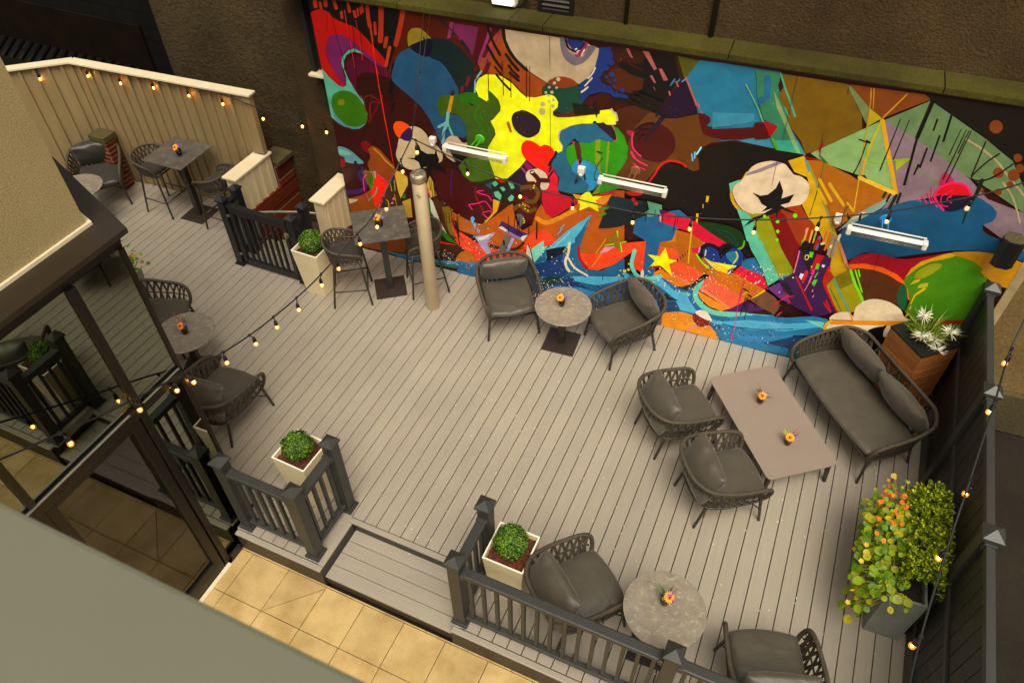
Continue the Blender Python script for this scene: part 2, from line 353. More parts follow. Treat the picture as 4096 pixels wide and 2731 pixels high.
def crom(P, n=6, closed=False):
    P = [Vector(p) for p in P]; o = []; m = len(P)
    for i in range(m if closed else m-1):
        p0 = P[(i-1) % m] if closed or i > 0 else P[0]*2-P[1]; p1 = P[i]; p2 = P[(i+1) % m]; p3 = P[(i+2) % m] if closed or i+2 < m else p2*2-p1
        for j in range(n):
            t = j/n; o.append(.5*(2*p1+(p2-p0)*t+(2*p0-5*p1+4*p2-p3)*t*t+(3*p1-p0-3*p2+p3)*t**3))
    if not closed: o.append(P[-1])
    return o
def at(path, t):
    x = t*(len(path)-1); i = min(int(x), len(path)-2); return path[i].lerp(path[i+1], x-i)
def ribbon(mb, a, b, wd, th, nrm):
    a, b = Vector(a), Vector(b); d = (b-a).normalized(); s_ = d.cross(nrm).normalized()*wd/2; n_ = s_.cross(d).normalized()*th/2
    v = [a-s_-n_, a+s_-n_, a+s_+n_, a-s_+n_, b-s_-n_, b+s_-n_, b+s_+n_, b-s_+n_]
    mb.add([x[:] for x in v], [(0, 1, 5, 4), (1, 2, 6, 5), (2, 3, 7, 6), (3, 0, 4, 7)])
def puff(wd, dp, th, seed, nx=26, ny=22, ex=5., crown=.35, wrinkle=.008, mat=None, taper=0., mb=None):
    """a stuffed cushion lying in XY, centred at the origin"""
    mb = mb or MB(); top = []; rnd = random.Random(seed); off = Vector((rnd.random()*9, rnd.random()*9, 0))
    def P(i, j, s_):
        u, v = 2*i/nx-1, 2*j/ny-1
        eu = math.copysign(1-(1-abs(u))**1.6, u); ev = math.copysign(1-(1-abs(v))**1.6, v)
        r_ = 1-.045*(abs(eu*ev))**3          # corners pull in
        x, y = eu*wd/2*r_*(1-taper*ev), ev*dp/2*r_
        pr = max(0., (1-abs(eu)**ex)*(1-abs(ev)**ex))**.42
        z = s_*th/2*pr*(1-crown+crown*(1-eu*eu)*(1-ev*ev))
        edge = max(abs(eu), abs(ev)); k = wrinkle*(.35+1.5*max(0, edge-.45))*(1 if edge < .97 else .2)
        q = Vector((x*9, y*9, s_*3))+off; z += s_*k*noise.noise(q)*1.6
        a_ = math.atan2(ev, eu); z += s_*k*.8*max(0, edge-.55)*noise.noise(Vector((a_*7, edge*1.5, seed)))*2
        return (x, y, z)
    o = len(mb.v); pts = []
    for s_ in (1, -1):
        for j in range(ny+1):
            for i in range(nx+1): pts.append(P(i, j, s_))
    m_ = (nx+1)*(ny+1); fs = []
    for j in range(ny):
        for i in range(nx):
            a = j*(nx+1)+i; fs.append((a, a+1, a+nx+2, a+nx+1)); fs.append((m_+a, m_+a+nx+1, m_+a+nx+2, m_+a+1))
    return mb.add(pts, fs, True, mat)
def leaves(mb, centre_fn, n, size, seed, up_bias=.3, fold=.25):
    rnd = random.Random(seed)
    for _ in range(n):
        p, nr = centre_fn(rnd); nr = (nr+Vector((rnd.gauss(0, .55), rnd.gauss(0, .55), rnd.gauss(up_bias, .5)))).normalized()
        t = nr.orthogonal().normalized(); t.rotate(Matrix.Rotation(rnd.random()*6.28, 3, nr)); b = nr.cross(t)
        L = size*rnd.uniform(.7, 1.25); W = L*.55
        v = [p, p+t*L*.5+b*W*.5+nr*fold*W*.4, p+t*L, p+t*L*.5-b*W*.5+nr*fold*W*.4]
        mb.add([x[:] for x in v], [(0, 1, 2), (0, 2, 3)])
    return mb

# ================================================================== ground, deck, patio
PT = .146
def struct(o): o['kind'] = 'structure'; return o
mb = MB()
def wall_y(x): return 6.935+(x+2.29)*.0480
for k in range(-62, 38):
    x0, x1 = k*PT+.0042, (k+1)*PT-.0042
    xm = (x0+x1)/2
    if xm > 5.44: continue
    x1 = min(x1, 5.44)
    if xm < -3.95: y1 = 6.93+.0717*(xm+6.85) if xm > -6.95 else 6.9
    elif xm < -2.62: y1 = 6.36
    elif xm < -2.42: y1 = 6.47
    else: y1 = wall_y(xm)-.004
    if xm < -1.02: y0 = 2.72+(-1.02-xm)*.38
    elif .05 < xm < 1.52: y0 = 3.052
    else: y0 = 2.458
    # some boards are pieced together
    cuts = [y0, y1]
    if xm < -3.6 and k % 3 == 0: cuts = [y0, 5.2+((k*37) % 7)*.12, y1]
    for a, b in zip(cuts[:-1], cuts[1:]): mb.box(x0, x1, a+.002, b-.002, -.026, 0, .003)
struct(mb.build('deck', M_['deck']))
mb = MB()
for x0, x1, y0, y1 in ((-1.0, .045, 2.392, 2.452), (1.505, 5.44, 2.392, 2.452), (-.02, 1.52, 2.988, 3.047)):
    mb.box(x0, x1, y0, y1, -.026, .001, .008)
struct(mb.build('deck_edge_board', M_['deckx']))
mb = MB()
for x0, x1 in ((-.018, .045), (1.505, 1.568)): mb.box(x0, x1, 2.455, 2.985, -.0262, .0015, .008)
struct(mb.build('deck_side_board', M_['deck']))
mb = MB()
for i in range(4): mb.box(.055, 1.495, 2.432+i*.1455, 2.432+i*.1455+.140, -.176, -.15, .003)
struct(mb.build('deck_step', M_['deckx']))
mb = MB()
mb.box(-1.0, .05, 2.405, 2.43, -.3, -.027); mb.box(1.5, 5.44, 2.405, 2.43, -.3, -.027); mb.box(.055, 1.495, 2.436, 2.455, -.3, -.177)
mb.box(.056, 1.494, 2.998, 3.02, -.15, -.027); mb.box(.025, .05, 2.431, 3.0, -.3, -.027); mb.box(1.5, 1.525, 2.431, 3.0, -.3, -.027)
struct(mb.build('deck_fascia', M_['fascia']))
mb = MB(); mb.box(-9.2, 5.44, 3.06, 6.3, -.4, -.03); mb.box(-1.0, .02, 2.44, 3.05, -.4, -.03); mb.box(1.53, 5.44, 2.44, 3.05, -.4, -.03)
struct(mb.build('deck_subframe', M_['hole']))
mb = MB()
SX, SY = .4555, .472
for i in range(-4, 14):
    for j in range(0, 8):
        x0, y1 = .518+(i-1)*SX, 2.388-j*SY
        if x0+SX < -1.02 or x0 > 6: continue
        if i == -1 and j == 0:        # one slab is cut across its corner
            xa, xb, ya, yb = x0+.003, x0+SX-.003, y1-SY+.003, y1-.003
            mb.prism([(xa, ya), (xa+.004, ya), (xb, yb-.02), (xb, yb), (xa, yb)], -.34, -.3)
            mb.prism([(xa+.012, ya), (xb, ya), (xb, yb-.03)], -.34, -.3)
            continue
        mb.box(max(x0, -1.0)+.003, x0+SX-.003, y1-SY+.003, y1-.003, -.34, -.3, .004)
for i in range(-4, 14):
    x0 = .3+(i-1)*SX
    if x0+SX < -1.0: continue
    mb.box(max(x0, -1.0)+.003, x0+SX-.003, 2.391, 2.404, -.34, -.3)
struct(mb.build('patio', M_['slab']))
mb = MB(); mb.box(-12, 14, -6, 14, -.46, -.42); struct(mb.build('ground', M_['steps_dark']))
mb = MB(); mb.box(5.55, 14, -6, 12, -.41, -.31); struct(mb.build('alley_asphalt', M_['asphalt']))
mb = MB()
for j in range(-6, 14): mb.box(5.56, 6.22-.05*max(0, j-4), j*.62+.004, j*.62+.614, -.309, -.28, .004)
struct(mb.build('alley_paving', M_['paving']))

# ================================================================== mural wall
TH = R(2.75); MO = Vector((-2.29, 6.935, 0)); MU = Vector((math.cos(TH), math.sin(TH), 0)); MN = Vector((math.sin(TH), -math.cos(TH), 0))
MM = Matrix((MU, -MN, Vector((0, 0, 1)))).transposed().to_4x4(); MM.translation = MO     # local: x along, y into the wall, z up
def mw(u, v, off=0.): return MO+MU*u+MN*off+Vector((0, 0, v))
mural = empty('mural_wall', (0, 0, 0), 0, 'long wall painted with a bright mural of guitars, hearts and stars below a mossy coping', 'wall')
mb = MB(); mb.box(-.10, 7.82, .012, .29, -.3, 3.585, 0, MM); mb.build('wall_body', M_['beige_wall'], mural)
MURAL_COLS = '''2d0302 410c00 050304 960500 5c1446 469078 3c6e82 2a5a00 5f6a00 44021c 260300 640f05 8c2305 963205 c81400 ff1e00 16405f 04191c 74610f 06041c 5f1941 6e2846 3c0008 823705 7d195f 782355 4b0508 5f0a08 a08c6e 080c02 080503 5f555f 7d1e55 2d0008 0f2864 beb49b 2d0a00 411600 0f2869 964b4b 8c4646 b45a55 464600 261200 196482 2d7891 235f8c 238caa 1a0221 a04b46 552d05 3c1400 0a0503 be0500 3e0002 0c0c23 08080f 8c0f3c e61e5a 440000 8c0000 6edcf0 5ab4d2 28694b 2d8c73 6e8750 6e9a5a 3c8c00 19557d 5a9655 644800 3c8c6e 4b7d8c 606e41 73965a 73606a 556e46 646e50 693205 0e0804 a08c0a be8c14 aa780a 78b400 82960f 96825f 0f4669 9b1e46 be0514 0c0f23 dc0f5a 693008 14140a 965505 b99105 78823c 4b828c 8c0014 0f5a1e 2d5f14 be960f c8a028 6e8c82 b4a58c 14140f be9600 c8b496 7d6e78 50aa8c 82870a 828700 780008 6e0005 8c2d05 0a0605 64d214 1e5f8c 50c80f 7d370a aa780f 640000 64a08c 780505 371455 0c0a19 823c05 e11e00 146e0a 5a4b05 469664 e61e6e 6e7864 b4a082 0f2837 3c1e05 b9962d d25a0a aa910f c86482 a5821e 8c0046 beb9a5 462305 19465a b99632 6e5a0a d28c14 3c0003 370f50 6e0505 194664 a0500a e13c14 be0f23 371905 aa5a0f c81e00 2878a0 145f50 46a0c8 dc1e6e c8910f af9b78 d74100 2d0f46 aa9678 050303 2d4b03 195a03 145f00 0f1905 a5780a 5a96a5 0c1e32 3c5f03 19280a d2d70a aa9b78 b4a582 1e0c1e 9b4b0a 782d08 08372d a5967d 411c03 320500 0f0c02 195573 200823 be0032 238200 6e8200 6e8700 1e3200 3c1e0f 5a0505 be0064 0f1419 1e7daa 0f1e28 af0023 be0a28 1e0823 820050 91326e e11400 0c0a12 0f0c28 beaf96 410005 c8c3aa 0c1c0f a00000 5aa582 410505 5a3c05 820505 8c4b0a 55504b 0a0808 c8b40a a54b05 c87d0a d7820a be0f28 e13c19 3c1905 371955 c3bebe 7d6ea5 5f5a50 968cb4 c8c3c3 640508 1a5583 0f3264 46a0c3 2878aa c8c3b4 0f3228 6eb9a5 46a0be 78bec3 0a1423 c3bea5 0f0c14 c8be9b 96000f d27d9b 08161c 0f2832 288c0a dcd70a c8820a 165582 559678 a55505 b96e0a be052d 460546 eb8c96 c8a00a c8960f 082d05 0f3246 50960a eb4b23 cd6e0a f06e46 8c0008 ebdc05 7d5f05 82d20a 19140f 0a0514 0f2d78 e1be0f ebd705 196e8c c8be1e d7d2be be0532 c86eaa c80a2d 195f8c 0a0a0f 0f1e46 46aad2 b95f05 eb5532 d77d05 f07850 461455 644128 d2b40f 1e5a8c 0f3c64 5fb9a5 141e28 0f1923 780f0a d7cdb9 e16e82 aaaa00 280f19 1e6e9b 6ebeb4 0f2d4b 321041 120f1e 5a2873 aa0008 aa000a be0a19 b9000a 962805 b90014 50b40a d2be0f c8c3d2 d2147d f0648c c8b40f be0a14 d28c28 961e0a 28648c 8c7882 c85a0a a0000a be6e64 8c8200 6e6400 5f5f00 3c8c82 8c0019 e65005 4b2305 0f4b2d 6ec800 a06e05 3c7305 be8c05 a0960a be960a d2be9b d7c8a5 dca000 96003c 0f6e5a 145a55 19375f 8c1e0a 19191e c80050 141414'''.split()  # towards the top and corners, vignette darkening is mixed into these paint colours
MURAL = '''0 -28,1 1983,0 0,894 -1983,0
1 244,895 323,-1 -63,-145 -109,83 -110,-39 -66,-75 -27,-58 -35,30 35,101
2 -28,891 292,3 -26,-103 -6,-15 -32,-68 0,32 -33,14 -29,51 -58,25 -44,26 -64,-17
3 -28,845 3,2 8,6 10,4 10,3 10,1 10,-2 9,-2 5,-4 3,-6 6,-5 10,-4 12,-3 13,-3 10,-3 10,-1 10,-3 9,-5 9,-7 9,-8 11,-10 10,-11 11,-11 11,-11 10,-10 7,-10 4,-9 0,-8 -4,-4 -8,1 -13,5 -13,7 -14,10 -15,12 -14,12 -13,9 -14,8 -13,6 -13,4 -12,1 -12,-1 -10,-3 -9,-5 -7,-7 -8,-10 -6,-12 -4,-11 -2,-11 0,-10 1,-10 3,-11 5,-12 5,-11 6,-11 7,-11 7,-9 7,-5 7,-3 4,-3 -1,-3 -4,-3 -5,-2 -5,-1 -6,0 -7,2 -9,6 -11,10 -11,9 -10,9 -9,9
4 18,780 7,7 9,5 10,3 12,1 12,-1 13,-4 13,-6 14,-8 13,-9 15,-11 14,-11 14,-10 14,-7 12,-7 8,-7 1,-11 -3,-11 -6,-5 -7,9 -10,15 -11,13 -11,8 -12,5 -11,6 -10,7 -8,6 -9,3 -11,-1 -11,-5 -10,-6 -8,-8 -7,-9 -5,-9 -3,-10 -1,-10 0,-10 2,-12 2,-11 3,-10 0,-7 1,-5 -1,-5 -3,-4 -3,-4 -4,0 -3,2 -3,6 -4,7 -6,10 -8,11 -6,12 -5,13 -4,13 -3,12 -1,9 -1,9 2,9 4,11 6,12
5 -28,681 19,-23 31,-25 18,-1 11,10 3,27 -8,39 6,20 26,25 23,9 28,-12 -34,2 -26,-14 -12,-19 -4,-28 8,-29 15,-26 20,-25 4,-9 5,-25 3,-21 -4,-22 -12,-16 -21,-17 -24,-7 -32,2 -26,11 -17,13
6 -17,548 4,-7 7,-15 8,-12 9,-6 10,-4 9,-3 6,-2 5,-2 6,0 9,2 11,3 10,4 9,7 8,9 4,4 0,-1 -3,-5 -4,-5 -6,-5 -7,-6 -7,-5 -7,-3 -8,-2 -9,-2 -12,1 -13,1 -12,2 -9,3 -8,3 -6,7 -4,13 -1,17
7 -4,600 -5,-8 -4,-9 -3,-9 -2,-9 0,-9 1,-8 3,-9 5,-9 5,-8 8,-7 8,-6 9,-5 9,-2 9,-1 9,0 9,1 9,3 9,3 8,6 9,6 6,6 4,4 2,4 1,4 2,8 0,8 0,8 -2,9 -3,9 -4,8 -5,9 -6,9 -7,6 -9,5 -9,3 -9,2 -10,0 -11,-2 -10,-3 -9,-5 -9,-6
8 6,574 0,3 2,4 3,3 5,4 6,3 5,1 3,-1 2,-3 1,-3 -1,-4 -2,-4 -3,-4 -4,-3 -6,-2 -5,-2 -3,2 -2,2
9 60,700 0,7 2,5 3,4 5,6 6,6 7,5 7,3 7,1 8,1 10,-1 11,-1 10,-2 11,-2 10,-4 10,-3 11,-3 11,-3 7,-4 2,-8 -3,-10 -5,-7 -7,-1 -10,3 -11,2 -14,0 -16,0 -13,-2 -9,-3 -6,-5 -5,-5 -4,-5 -3,-4 -2,-7 -2,-8 -2,-10 1,-11 3,-13 6,-13 1,-7 -5,6 -9,14 -7,13 -5,10 -4,10 -3,11 -3,12 -1,12
10 90,663 12,18 28,14 32,1 45,-8 36,-18 -13,-44 -130,-24
11 118,545 1,3 3,18 3,17 3,12 6,5 7,1 7,1 3,0 1,-1 1,-1 3,0 2,2 -1,2 -1,2 -2,1 -4,0 -7,-1 -10,-2 -9,-8 -5,-14 -3,-18 -2,-18 1,-1
11 108,525 2,1 10,15 9,15 10,14 10,15 10,16 8,12 4,7 2,5 1,4 0,2 -2,0 -2,-2 -1,-4 -1,-4 -4,-7 -8,-12 -10,-16 -11,-15 -9,-15 -10,-14 -9,-14 0,-2
11 106,565 1,2 0,15 0,14 1,11 3,5 4,3 5,2 6,1 7,0 6,-1 5,-2 5,-4 6,-3 2,0 1,2 0,2 -5,3 -6,4 -5,2 -7,1 -8,0 -6,-1 -7,-3 -6,-4 -5,-8 -1,-11 0,-15 1,-14 1,-2
12 -6,896 -1,0 -4,-5 -3,-27 3,-3 7,1 4,5 2,27 -1,2
12 7,882 -2,-3 1,-18 3,-2 5,1 2,4 -1,18 -3,2
12 25,896 -3,-23 2,-4 7,1 4,5 2,21
12 54,896 -2,-2 4,-26 3,-2 6,2 2,4 -4,24
12 98,896 1,-31 3,-2 4,1 3,4 -2,28
12 75,865 -3,-3 -1,-18 2,-2 4,0 2,4 2,18 -2,2
12 116,873 -2,-4 1,-16 3,-2 5,1 2,4 -1,16 -3,2
12 129,881 -2,-3 0,-19 2,-2 3,1 1,2 1,20 -2,2
12 138,885 -2,-2 1,-17 2,-2 3,1 2,3 -1,17 -2,1
12 143,896 1,-24 2,-2 4,1 1,3 0,22
12 158,896 -1,-14 -1,-16 0,-12 0,-9 0,-7 1,-6 4,-3 6,2 3,5 -1,7 -1,6 0,8 0,13 1,14 1,12
12 163,831 -2,-3 1,-36 1,-2 3,1 2,3 0,36 -2,2
12 179,850 -3,-3 -3,-33 2,-3 5,1 2,4 3,32 -2,3
12 201,896 -1,0 -4,-22 -3,-22 -4,-19 -2,-14 -3,-12 -2,-11 3,-6 8,1 6,7 2,11 3,11 2,15 3,19 4,22 3,20
12 211,814 -5,-5 -9,-27 2,-4 6,0 4,4 9,27 -1,5
13 218,788 -4,-3 -21,-60 1,-4 5,0 4,4 21,59 -1,4
12 271,896 -3,-2 -6,-18 -6,-19 -7,-17 -6,-16 -6,-15 -6,-15 2,-6 7,-1 6,5 6,16 6,14 6,16 6,18 6,19 7,19 -1,2
14 88,870 -1,0 0,-12 0,-12 0,-19 1,-35 1,-44 1,-34 -1,-11 1,2 -1,1 -1,-1 0,-1 1,0 2,0 0,11 0,33 -1,44 -1,35 0,19 0,12 0,12
14 120,846 0,-24 0,-24 0,-22 0,-16 1,-14 0,-15 1,0 1,0 0,1 0,14 -1,14 0,17 -1,21 0,25 0,23 0,1
2 32,870 0,-1 -17,-67 0,-1 1,0 1,1 16,67 0,1
2 43,855 1,-27 0,-26 2,-26 3,-22 4,-19 2,-18 -1,-16 -4,-15 -3,-14 0,-1 1,1 1,0 3,15 4,14 1,16 -2,19 -4,19 -3,22 -2,25 -1,27 0,26 -1,1
2 92,828 -9,-91 0,-1 1,0 1,1 8,91
2 106,825 -1,-1 -2,-30 -3,-30 -3,-29 -2,-24 -3,-22 -3,-22 1,-1 1,1 0,1 3,22 3,22 2,24 3,28 3,30 2,30 0,1
2 128,812 0,-1 -4,-60 0,-1 1,0 0,1 5,61 -1,0
15 164,794 0,-2 -1,-16 0,-16 0,-24 0,-32 1,-40 1,-50 3,-72 5,-84 3,-69 1,-35 0,-14 0,-16 1,0 1,0 1,1 0,15 0,16 -2,34 -3,69 -4,85 -3,70 -2,50 0,40 -1,33 0,23 1,17 0,16 -1,1
2 223,738 -3,-3 -9,-32 2,-3 4,0 3,4 9,31 -1,3
2 215,691 -5,-5 -15,-42 1,-4 6,-1 5,5 15,42 -1,5
2 211,644 -3,-3 -12,-20 0,-3 4,-2 3,3 12,20 0,4
2 208,614 -3,-2 -11,-28 1,-2 3,-1 2,3 12,27 -1,3
16 285,793 -14,-6 -14,-9 -13,-12 -10,-15 -8,-17 -7,-16 -5,-13 -2,-12 2,-11 10,-10 15,-10 15,-10 13,-9 14,-10 12,-10 10,-10 8,-11 8,-12 7,-12 6,-13 7,-14 7,-17 7,-18 9,-10 10,6 12,15 12,11 15,3 16,-1 12,2 5,10 1,12 -1,13 -4,12 -7,13 -9,9 -13,2 -16,-1 -13,0 -9,3 -6,5 -2,7 2,13 6,15 9,12 16,4 18,1 13,3 2,8 -4,11 -6,11 -5,11 -7,12 -8,12 -8,11 -10,10 -11,8 -10,4 -10,2 -10,2 -9,1 -9,1 -9,2 -10,5 -9,5
17 342,777 1,12 7,15 4,12 -1,6 -3,4 1,2 8,3 11,2 12,1 12,0 12,-2 11,-2 9,-5 8,-5 8,-7 10,-9 10,-10 9,-9 8,-7 7,-5 6,-5 5,-4 3,-2 0,-5 -5,-8 -8,-10 -6,-11 0,-12 1,-13 0,-9 -5,-4 -7,1 -9,-1 -11,-6 -12,-7 -9,-2 -3,5 1,10 -1,11 -5,11 -7,13 -8,11 -9,11 -10,11 -10,8 -13,4 -14,2
18 281,826 2,6 2,5 4,5 4,4 6,4 6,2 7,1 7,0 6,-1 6,-3 5,-4 5,-4 6,-4 4,-5 1,-4 -7,-3 -11,-2 -13,-5 -13,-8 -14,-9 -11,-5 -4,2 0,7 0,7 0,5 1,5
19 283,796 4,5 10,5 10,5 7,4 8,4 8,3 8,4 8,3 6,-1 3,-5 1,-9 -1,-8 -1,-8 -3,-9 -4,-6 -4,-5 -6,-2 -6,-2 -8,1 -8,2 -8,3 -10,4 -9,6
20 425,882 72,0 -11,-46 -10,-36 -16,20 -21,17 -16,13
21 414,884 12,0 -13,-44 -11,-5
17 379,888 1,-2 11,-7 11,-7 10,-8 8,-8 7,-7 8,-7 2,-1 1,1 0,2 -7,8 -8,7 -8,8 -10,7 -11,8 -11,8 -2,0
17 442,838 0,-4 21,-25 4,-1 4,4 -1,3 -21,25 -4,1
22 498,869 46,19 11,0 -15,-30 -20,-46 -12,-11 -16,-21 -17,10 11,29
23 562,887 9,-2 1,-29 16,-28 24,-24 27,-21 32,-16 22,-7 -12,-15 -2,-17 11,-5 -37,-13 -22,2 -25,22 -28,21 -38,3 -26,-3 -12,-9 -8,33 30,60 19,27
24 560,882 -2,-1 -9,-18 -9,-18 -9,-18 -8,-17 -7,-16 -8,-17 1,-2 2,-1 2,2 7,16 7,17 8,17 9,17 9,19 9,18 0,2
25 530,886 -3,-3 -3,-10 -3,-9 -4,-11 -5,-13 -6,-13 -5,-13 -5,-12 -3,-10 -4,-11 1,-3 4,-1 3,3 4,11 3,10 4,11 6,13 6,14 5,13 4,10 3,10 3,10 -1,3
26 519,829 -4,-3 -9,-20 0,-4 5,-2 5,4 9,19 -1,5
26 524,792 -6,-4 -16,-33 0,-6 6,-2 6,4 16,33 0,6
27 487,776 -3,-3 -4,-12 0,-3 4,0 3,2 4,12 0,3
27 485,750 -2,-2 -4,-7 1,-3 3,-1 2,3 4,6 -1,4
27 462,741 -4,-3 -10,-27 1,-4 4,-1 4,4 10,26 0,4
27 438,706 -3,-4 -9,-38 2,-4 4,0 3,4 9,38 -2,4
28 573,887 151,1 65,0 20,-8 21,-4 -1,-17 -6,-31 -16,-33 -25,-23 -11,5 8,-6 -27,6 -57,-17 -31,13 -30,15 -28,24 -18,23 -12,25
29 563,896 -1,-1 1,-11 1,-11 2,-11 4,-12 5,-11 6,-11 6,-9 8,-8 8,-8 10,-7 10,-8 10,-6 4,0 3,4 -1,3 -10,7 -10,7 -9,7 -8,7 -7,8 -6,9 -6,9 -5,11 -3,11 -2,10 -1,11 -1,10
30 522,894 -1,-4 2,-11 3,-11 5,-12 6,-14 9,-14 8,-15 3,-1 4,2 0,4 -8,14 -9,14 -7,13 -4,12 -3,11 -2,11 -3,2
30 517,837 0,-4 7,-11 7,-11 7,-11 7,-9 7,-8 7,-8 3,-1 3,3 0,3 -7,8 -6,8 -7,9 -7,11 -7,11 -7,11 -3,1
30 571,822 0,-4 5,-6 5,-7 5,-6 7,-7 7,-7 8,-7 4,0 3,3 -1,3 -7,8 -7,6 -7,7 -5,6 -5,6 -5,6 -4,1
30 578,791 1,-3 4,-5 5,-5 5,-5 5,-5 6,-4 5,-4 4,0 2,3 -1,3 -5,4 -6,4 -5,4 -5,5 -4,5 -5,5 -3,1
30 581,770 1,-3 27,-18 4,0 2,3 -1,4 -27,18 -3,0
30 539,781 0,-3 23,-24 3,0 2,2 0,2 -23,24 -3,1
31 724,888 4,3 5,0 5,-3 1,-4 0,-6 1,-6 4,-6 4,-7 5,-5 7,-5 8,-3 7,-2 5,0 6,2 4,4 4,6 3,8 2,7 -1,3 -1,2 1,1 7,2 10,2 6,-2 -1,-6 -5,-10 -6,-9 -6,-9 -7,-8 -7,-7 -8,-4 -7,-4 -6,-2 -1,-1 2,0 -2,1 -6,2 -8,3 -7,4 -6,5 -5,7 -4,9 -4,13 -2,14
32 753,856 5,-2 8,-3 8,1 4,9 3,12 3,9 5,4 5,2 4,0 1,-2 0,-4 -1,-5 -1,-6 -1,-6 -2,-7 -5,-5 -6,-6 -6,-3 -4,-2 -4,0 -2,0 2,0 5,0 1,1 -7,4 -10,5
33 738,887 1,2 2,0 2,-2 2,-5 1,-6 3,-6 5,-5 7,-3 6,-1 5,4 5,7 4,6 1,4 0,3 0,2 4,0 5,0 2,-4 -4,-8 -8,-10 -7,-8 -6,-2 -6,1 -5,2 -6,2 -5,4 -4,5 -2,6 -2,7
34 742,887 14,2 19,1 12,-2 1,-5 -4,-8 -6,-7 -3,-4 -4,-3 -4,-1 -4,1 -5,3 -4,4 -3,3 -3,3 -2,4 -3,3 -3,4
35 767,862 2,0 3,3 1,2 -2,1 -1,0 -4,-3 0,-1
35 772,857 2,0 5,5 1,1 -2,1 -1,0 -5,-4 -1,-2
35 785,849 1,1 8,16 0,2 -2,1 -2,-1 -7,-16 0,-2
36 855,888 172,1 24,-49 -11,-36 -41,-72 -120,14 -39,41
37 888,833 65,-18 -2,-28 -32,-15 -39,2 -28,20 12,32
2 951,888 70,-2 21,-52 -17,-40 -26,-62 -34,15 -37,20 25,22 2,27 -33,4 -36,16 -3,10 12,8 41,-3 11,12
36 893,854 2,-2 50,-17 2,1 1,2 -2,2 -50,17 -2,-1
38 830,879 29,6 9,-22 -5,-21 -13,-8 -4,-18 -7,-15 3,-14 27,-6 11,-13 38,-3 1,-9 -34,-6 -15,10 -24,2 -33,-14 -14,-22 -5,-9 -12,55 23,21 18,35 6,29
38 873,846 -1,-5 -4,-3 -5,-1 -4,2 -1,4 1,5 3,4 5,0 4,-2
38 861,830 -1,-4 -4,-4 -5,-1 -4,3 -2,4 1,4 4,4 5,1 4,-3
38 877,815 -1,-5 -3,-3 -5,-1 -4,2 -2,4 1,5 4,3 4,1 4,-2
38 861,806 -1,-4 -2,-2 -3,-1 -3,2 -1,3 0,3 3,2 3,1 3,-2
38 883,800 -1,-3 -2,-2 -2,0 -3,1 -1,2 1,3 2,2 3,1 2,-2
38 869,794 0,-2 -2,-2 -3,-1 -2,1 -1,3 1,2 2,2 2,1 2,-2
38 883,784 0,-3 -2,-2 -3,-1 -2,2 -1,2 0,3 2,2 3,0 2,-1
38 908,777 -1,-4 -3,-3 -4,-1 -3,2 -2,3 1,5 3,3 4,0 4,-2
38 890,770 0,-2 -2,-1 -2,-1 -1,1 -1,2 0,2 2,1 2,1 1,-1
35 823,826 -1,-1 -3,-7 -2,-6 -3,-6 -3,-4 -3,-4 -3,-4 0,-2 2,-2 2,2 3,4 3,4 3,5 3,6 2,6 3,7 -1,2
35 817,798 -2,-2 -17,-24 -1,-2 2,-1 2,1 18,24 0,2
35 808,771 -2,-1 -5,-5 -4,-5 -5,-4 -6,-5 -7,-5 -7,-5 -1,-2 1,-2 2,0 7,5 7,5 7,5 5,5 5,5 4,5 1,3
39 941,887 16,0 26,-40 -7,-5
40 899,888 8,0 12,-21 -3,-3 -11,12
39 987,848 8,2 20,-27 -11,-4
39 967,826 6,3 12,-18 -4,-2
39 979,798 3,0 7,-11
39 1033,822 3,2 9,-14 -4,-1
41 1020,794 0,-1 11,-23 1,-2 1,1 1,2 -11,23 -2,1
42 1029,888 54,-3 -23,-45 -7,-4
43 1021,888 9,0 22,-52 -7,-5
44 1083,886 62,2 133,0 -3,-28 28,-53 30,-54 23,-26 23,-26 5,-11 -35,-2 -31,2 -110,4 -54,-19 -8,41 61,16 -63,-14 -15,0 9,16 -7,12 -17,5 -10,-2 -1,1 -8,20 -23,40 -14,26
45 1139,758 99,16 7,-20 -99,-38
45 1153,680 55,13 47,16 32,7 34,-27 -3,1 -110,4 -57,-5
46 1023,808 2,2 8,16 0,3 -2,1 -2,-1 -8,-17 0,-2
46 1039,821 2,1 4,6 0,2 -1,2 -2,-1 -5,-7 0,-2
47 1050,823 1,1 8,8 0,2 -1,1 -2,-1 -7,-8 -1,-2
48 1059,832 13,-22 23,-40 8,-20 -17,-7 -34,-17 -33,-5 -15,8 16,46 20,29
49 1055,839 0,-2 5,-9 5,-8 6,-11 7,-12 8,-14 8,-15 2,-1 2,1 0,3 -8,14 -8,14 -7,13 -6,10 -5,8 -5,9 -2,1
49 1098,776 0,-1 5,-13 1,-1 2,1 0,1 -5,13 -1,1
49 1109,758 0,-2 7,-17 1,-1 1,1 1,2 -7,16 -2,1
50 889,708 8,16 50,19 48,-13 24,-10 33,5 23,11 30,12 9,-27 13,-27 54,-6 -29,-13 -22,-18 -10,-21 10,-26 5,-18 -9,-12 -18,4 -23,15 -23,3 -20,-9 -16,-17 -8,-29 -15,-29 -65,-13 -39,11 26,39 11,37 -5,35 -20,31 -21,18
51 890,676 7,48 34,16 49,-9 -32,-49 -9,-20 -7,-35 -17,29
52 1197,685 188,6 -33,-26 -30,-6 -40,-25 -22,-27 -40,-37 34,-74 31,-53 37,-99 -36,68 -47,12 -80,17 -110,4 -39,15 -112,-9 95,65 29,54 27,23 35,-3 36,-9 14,9 -8,42 19,31
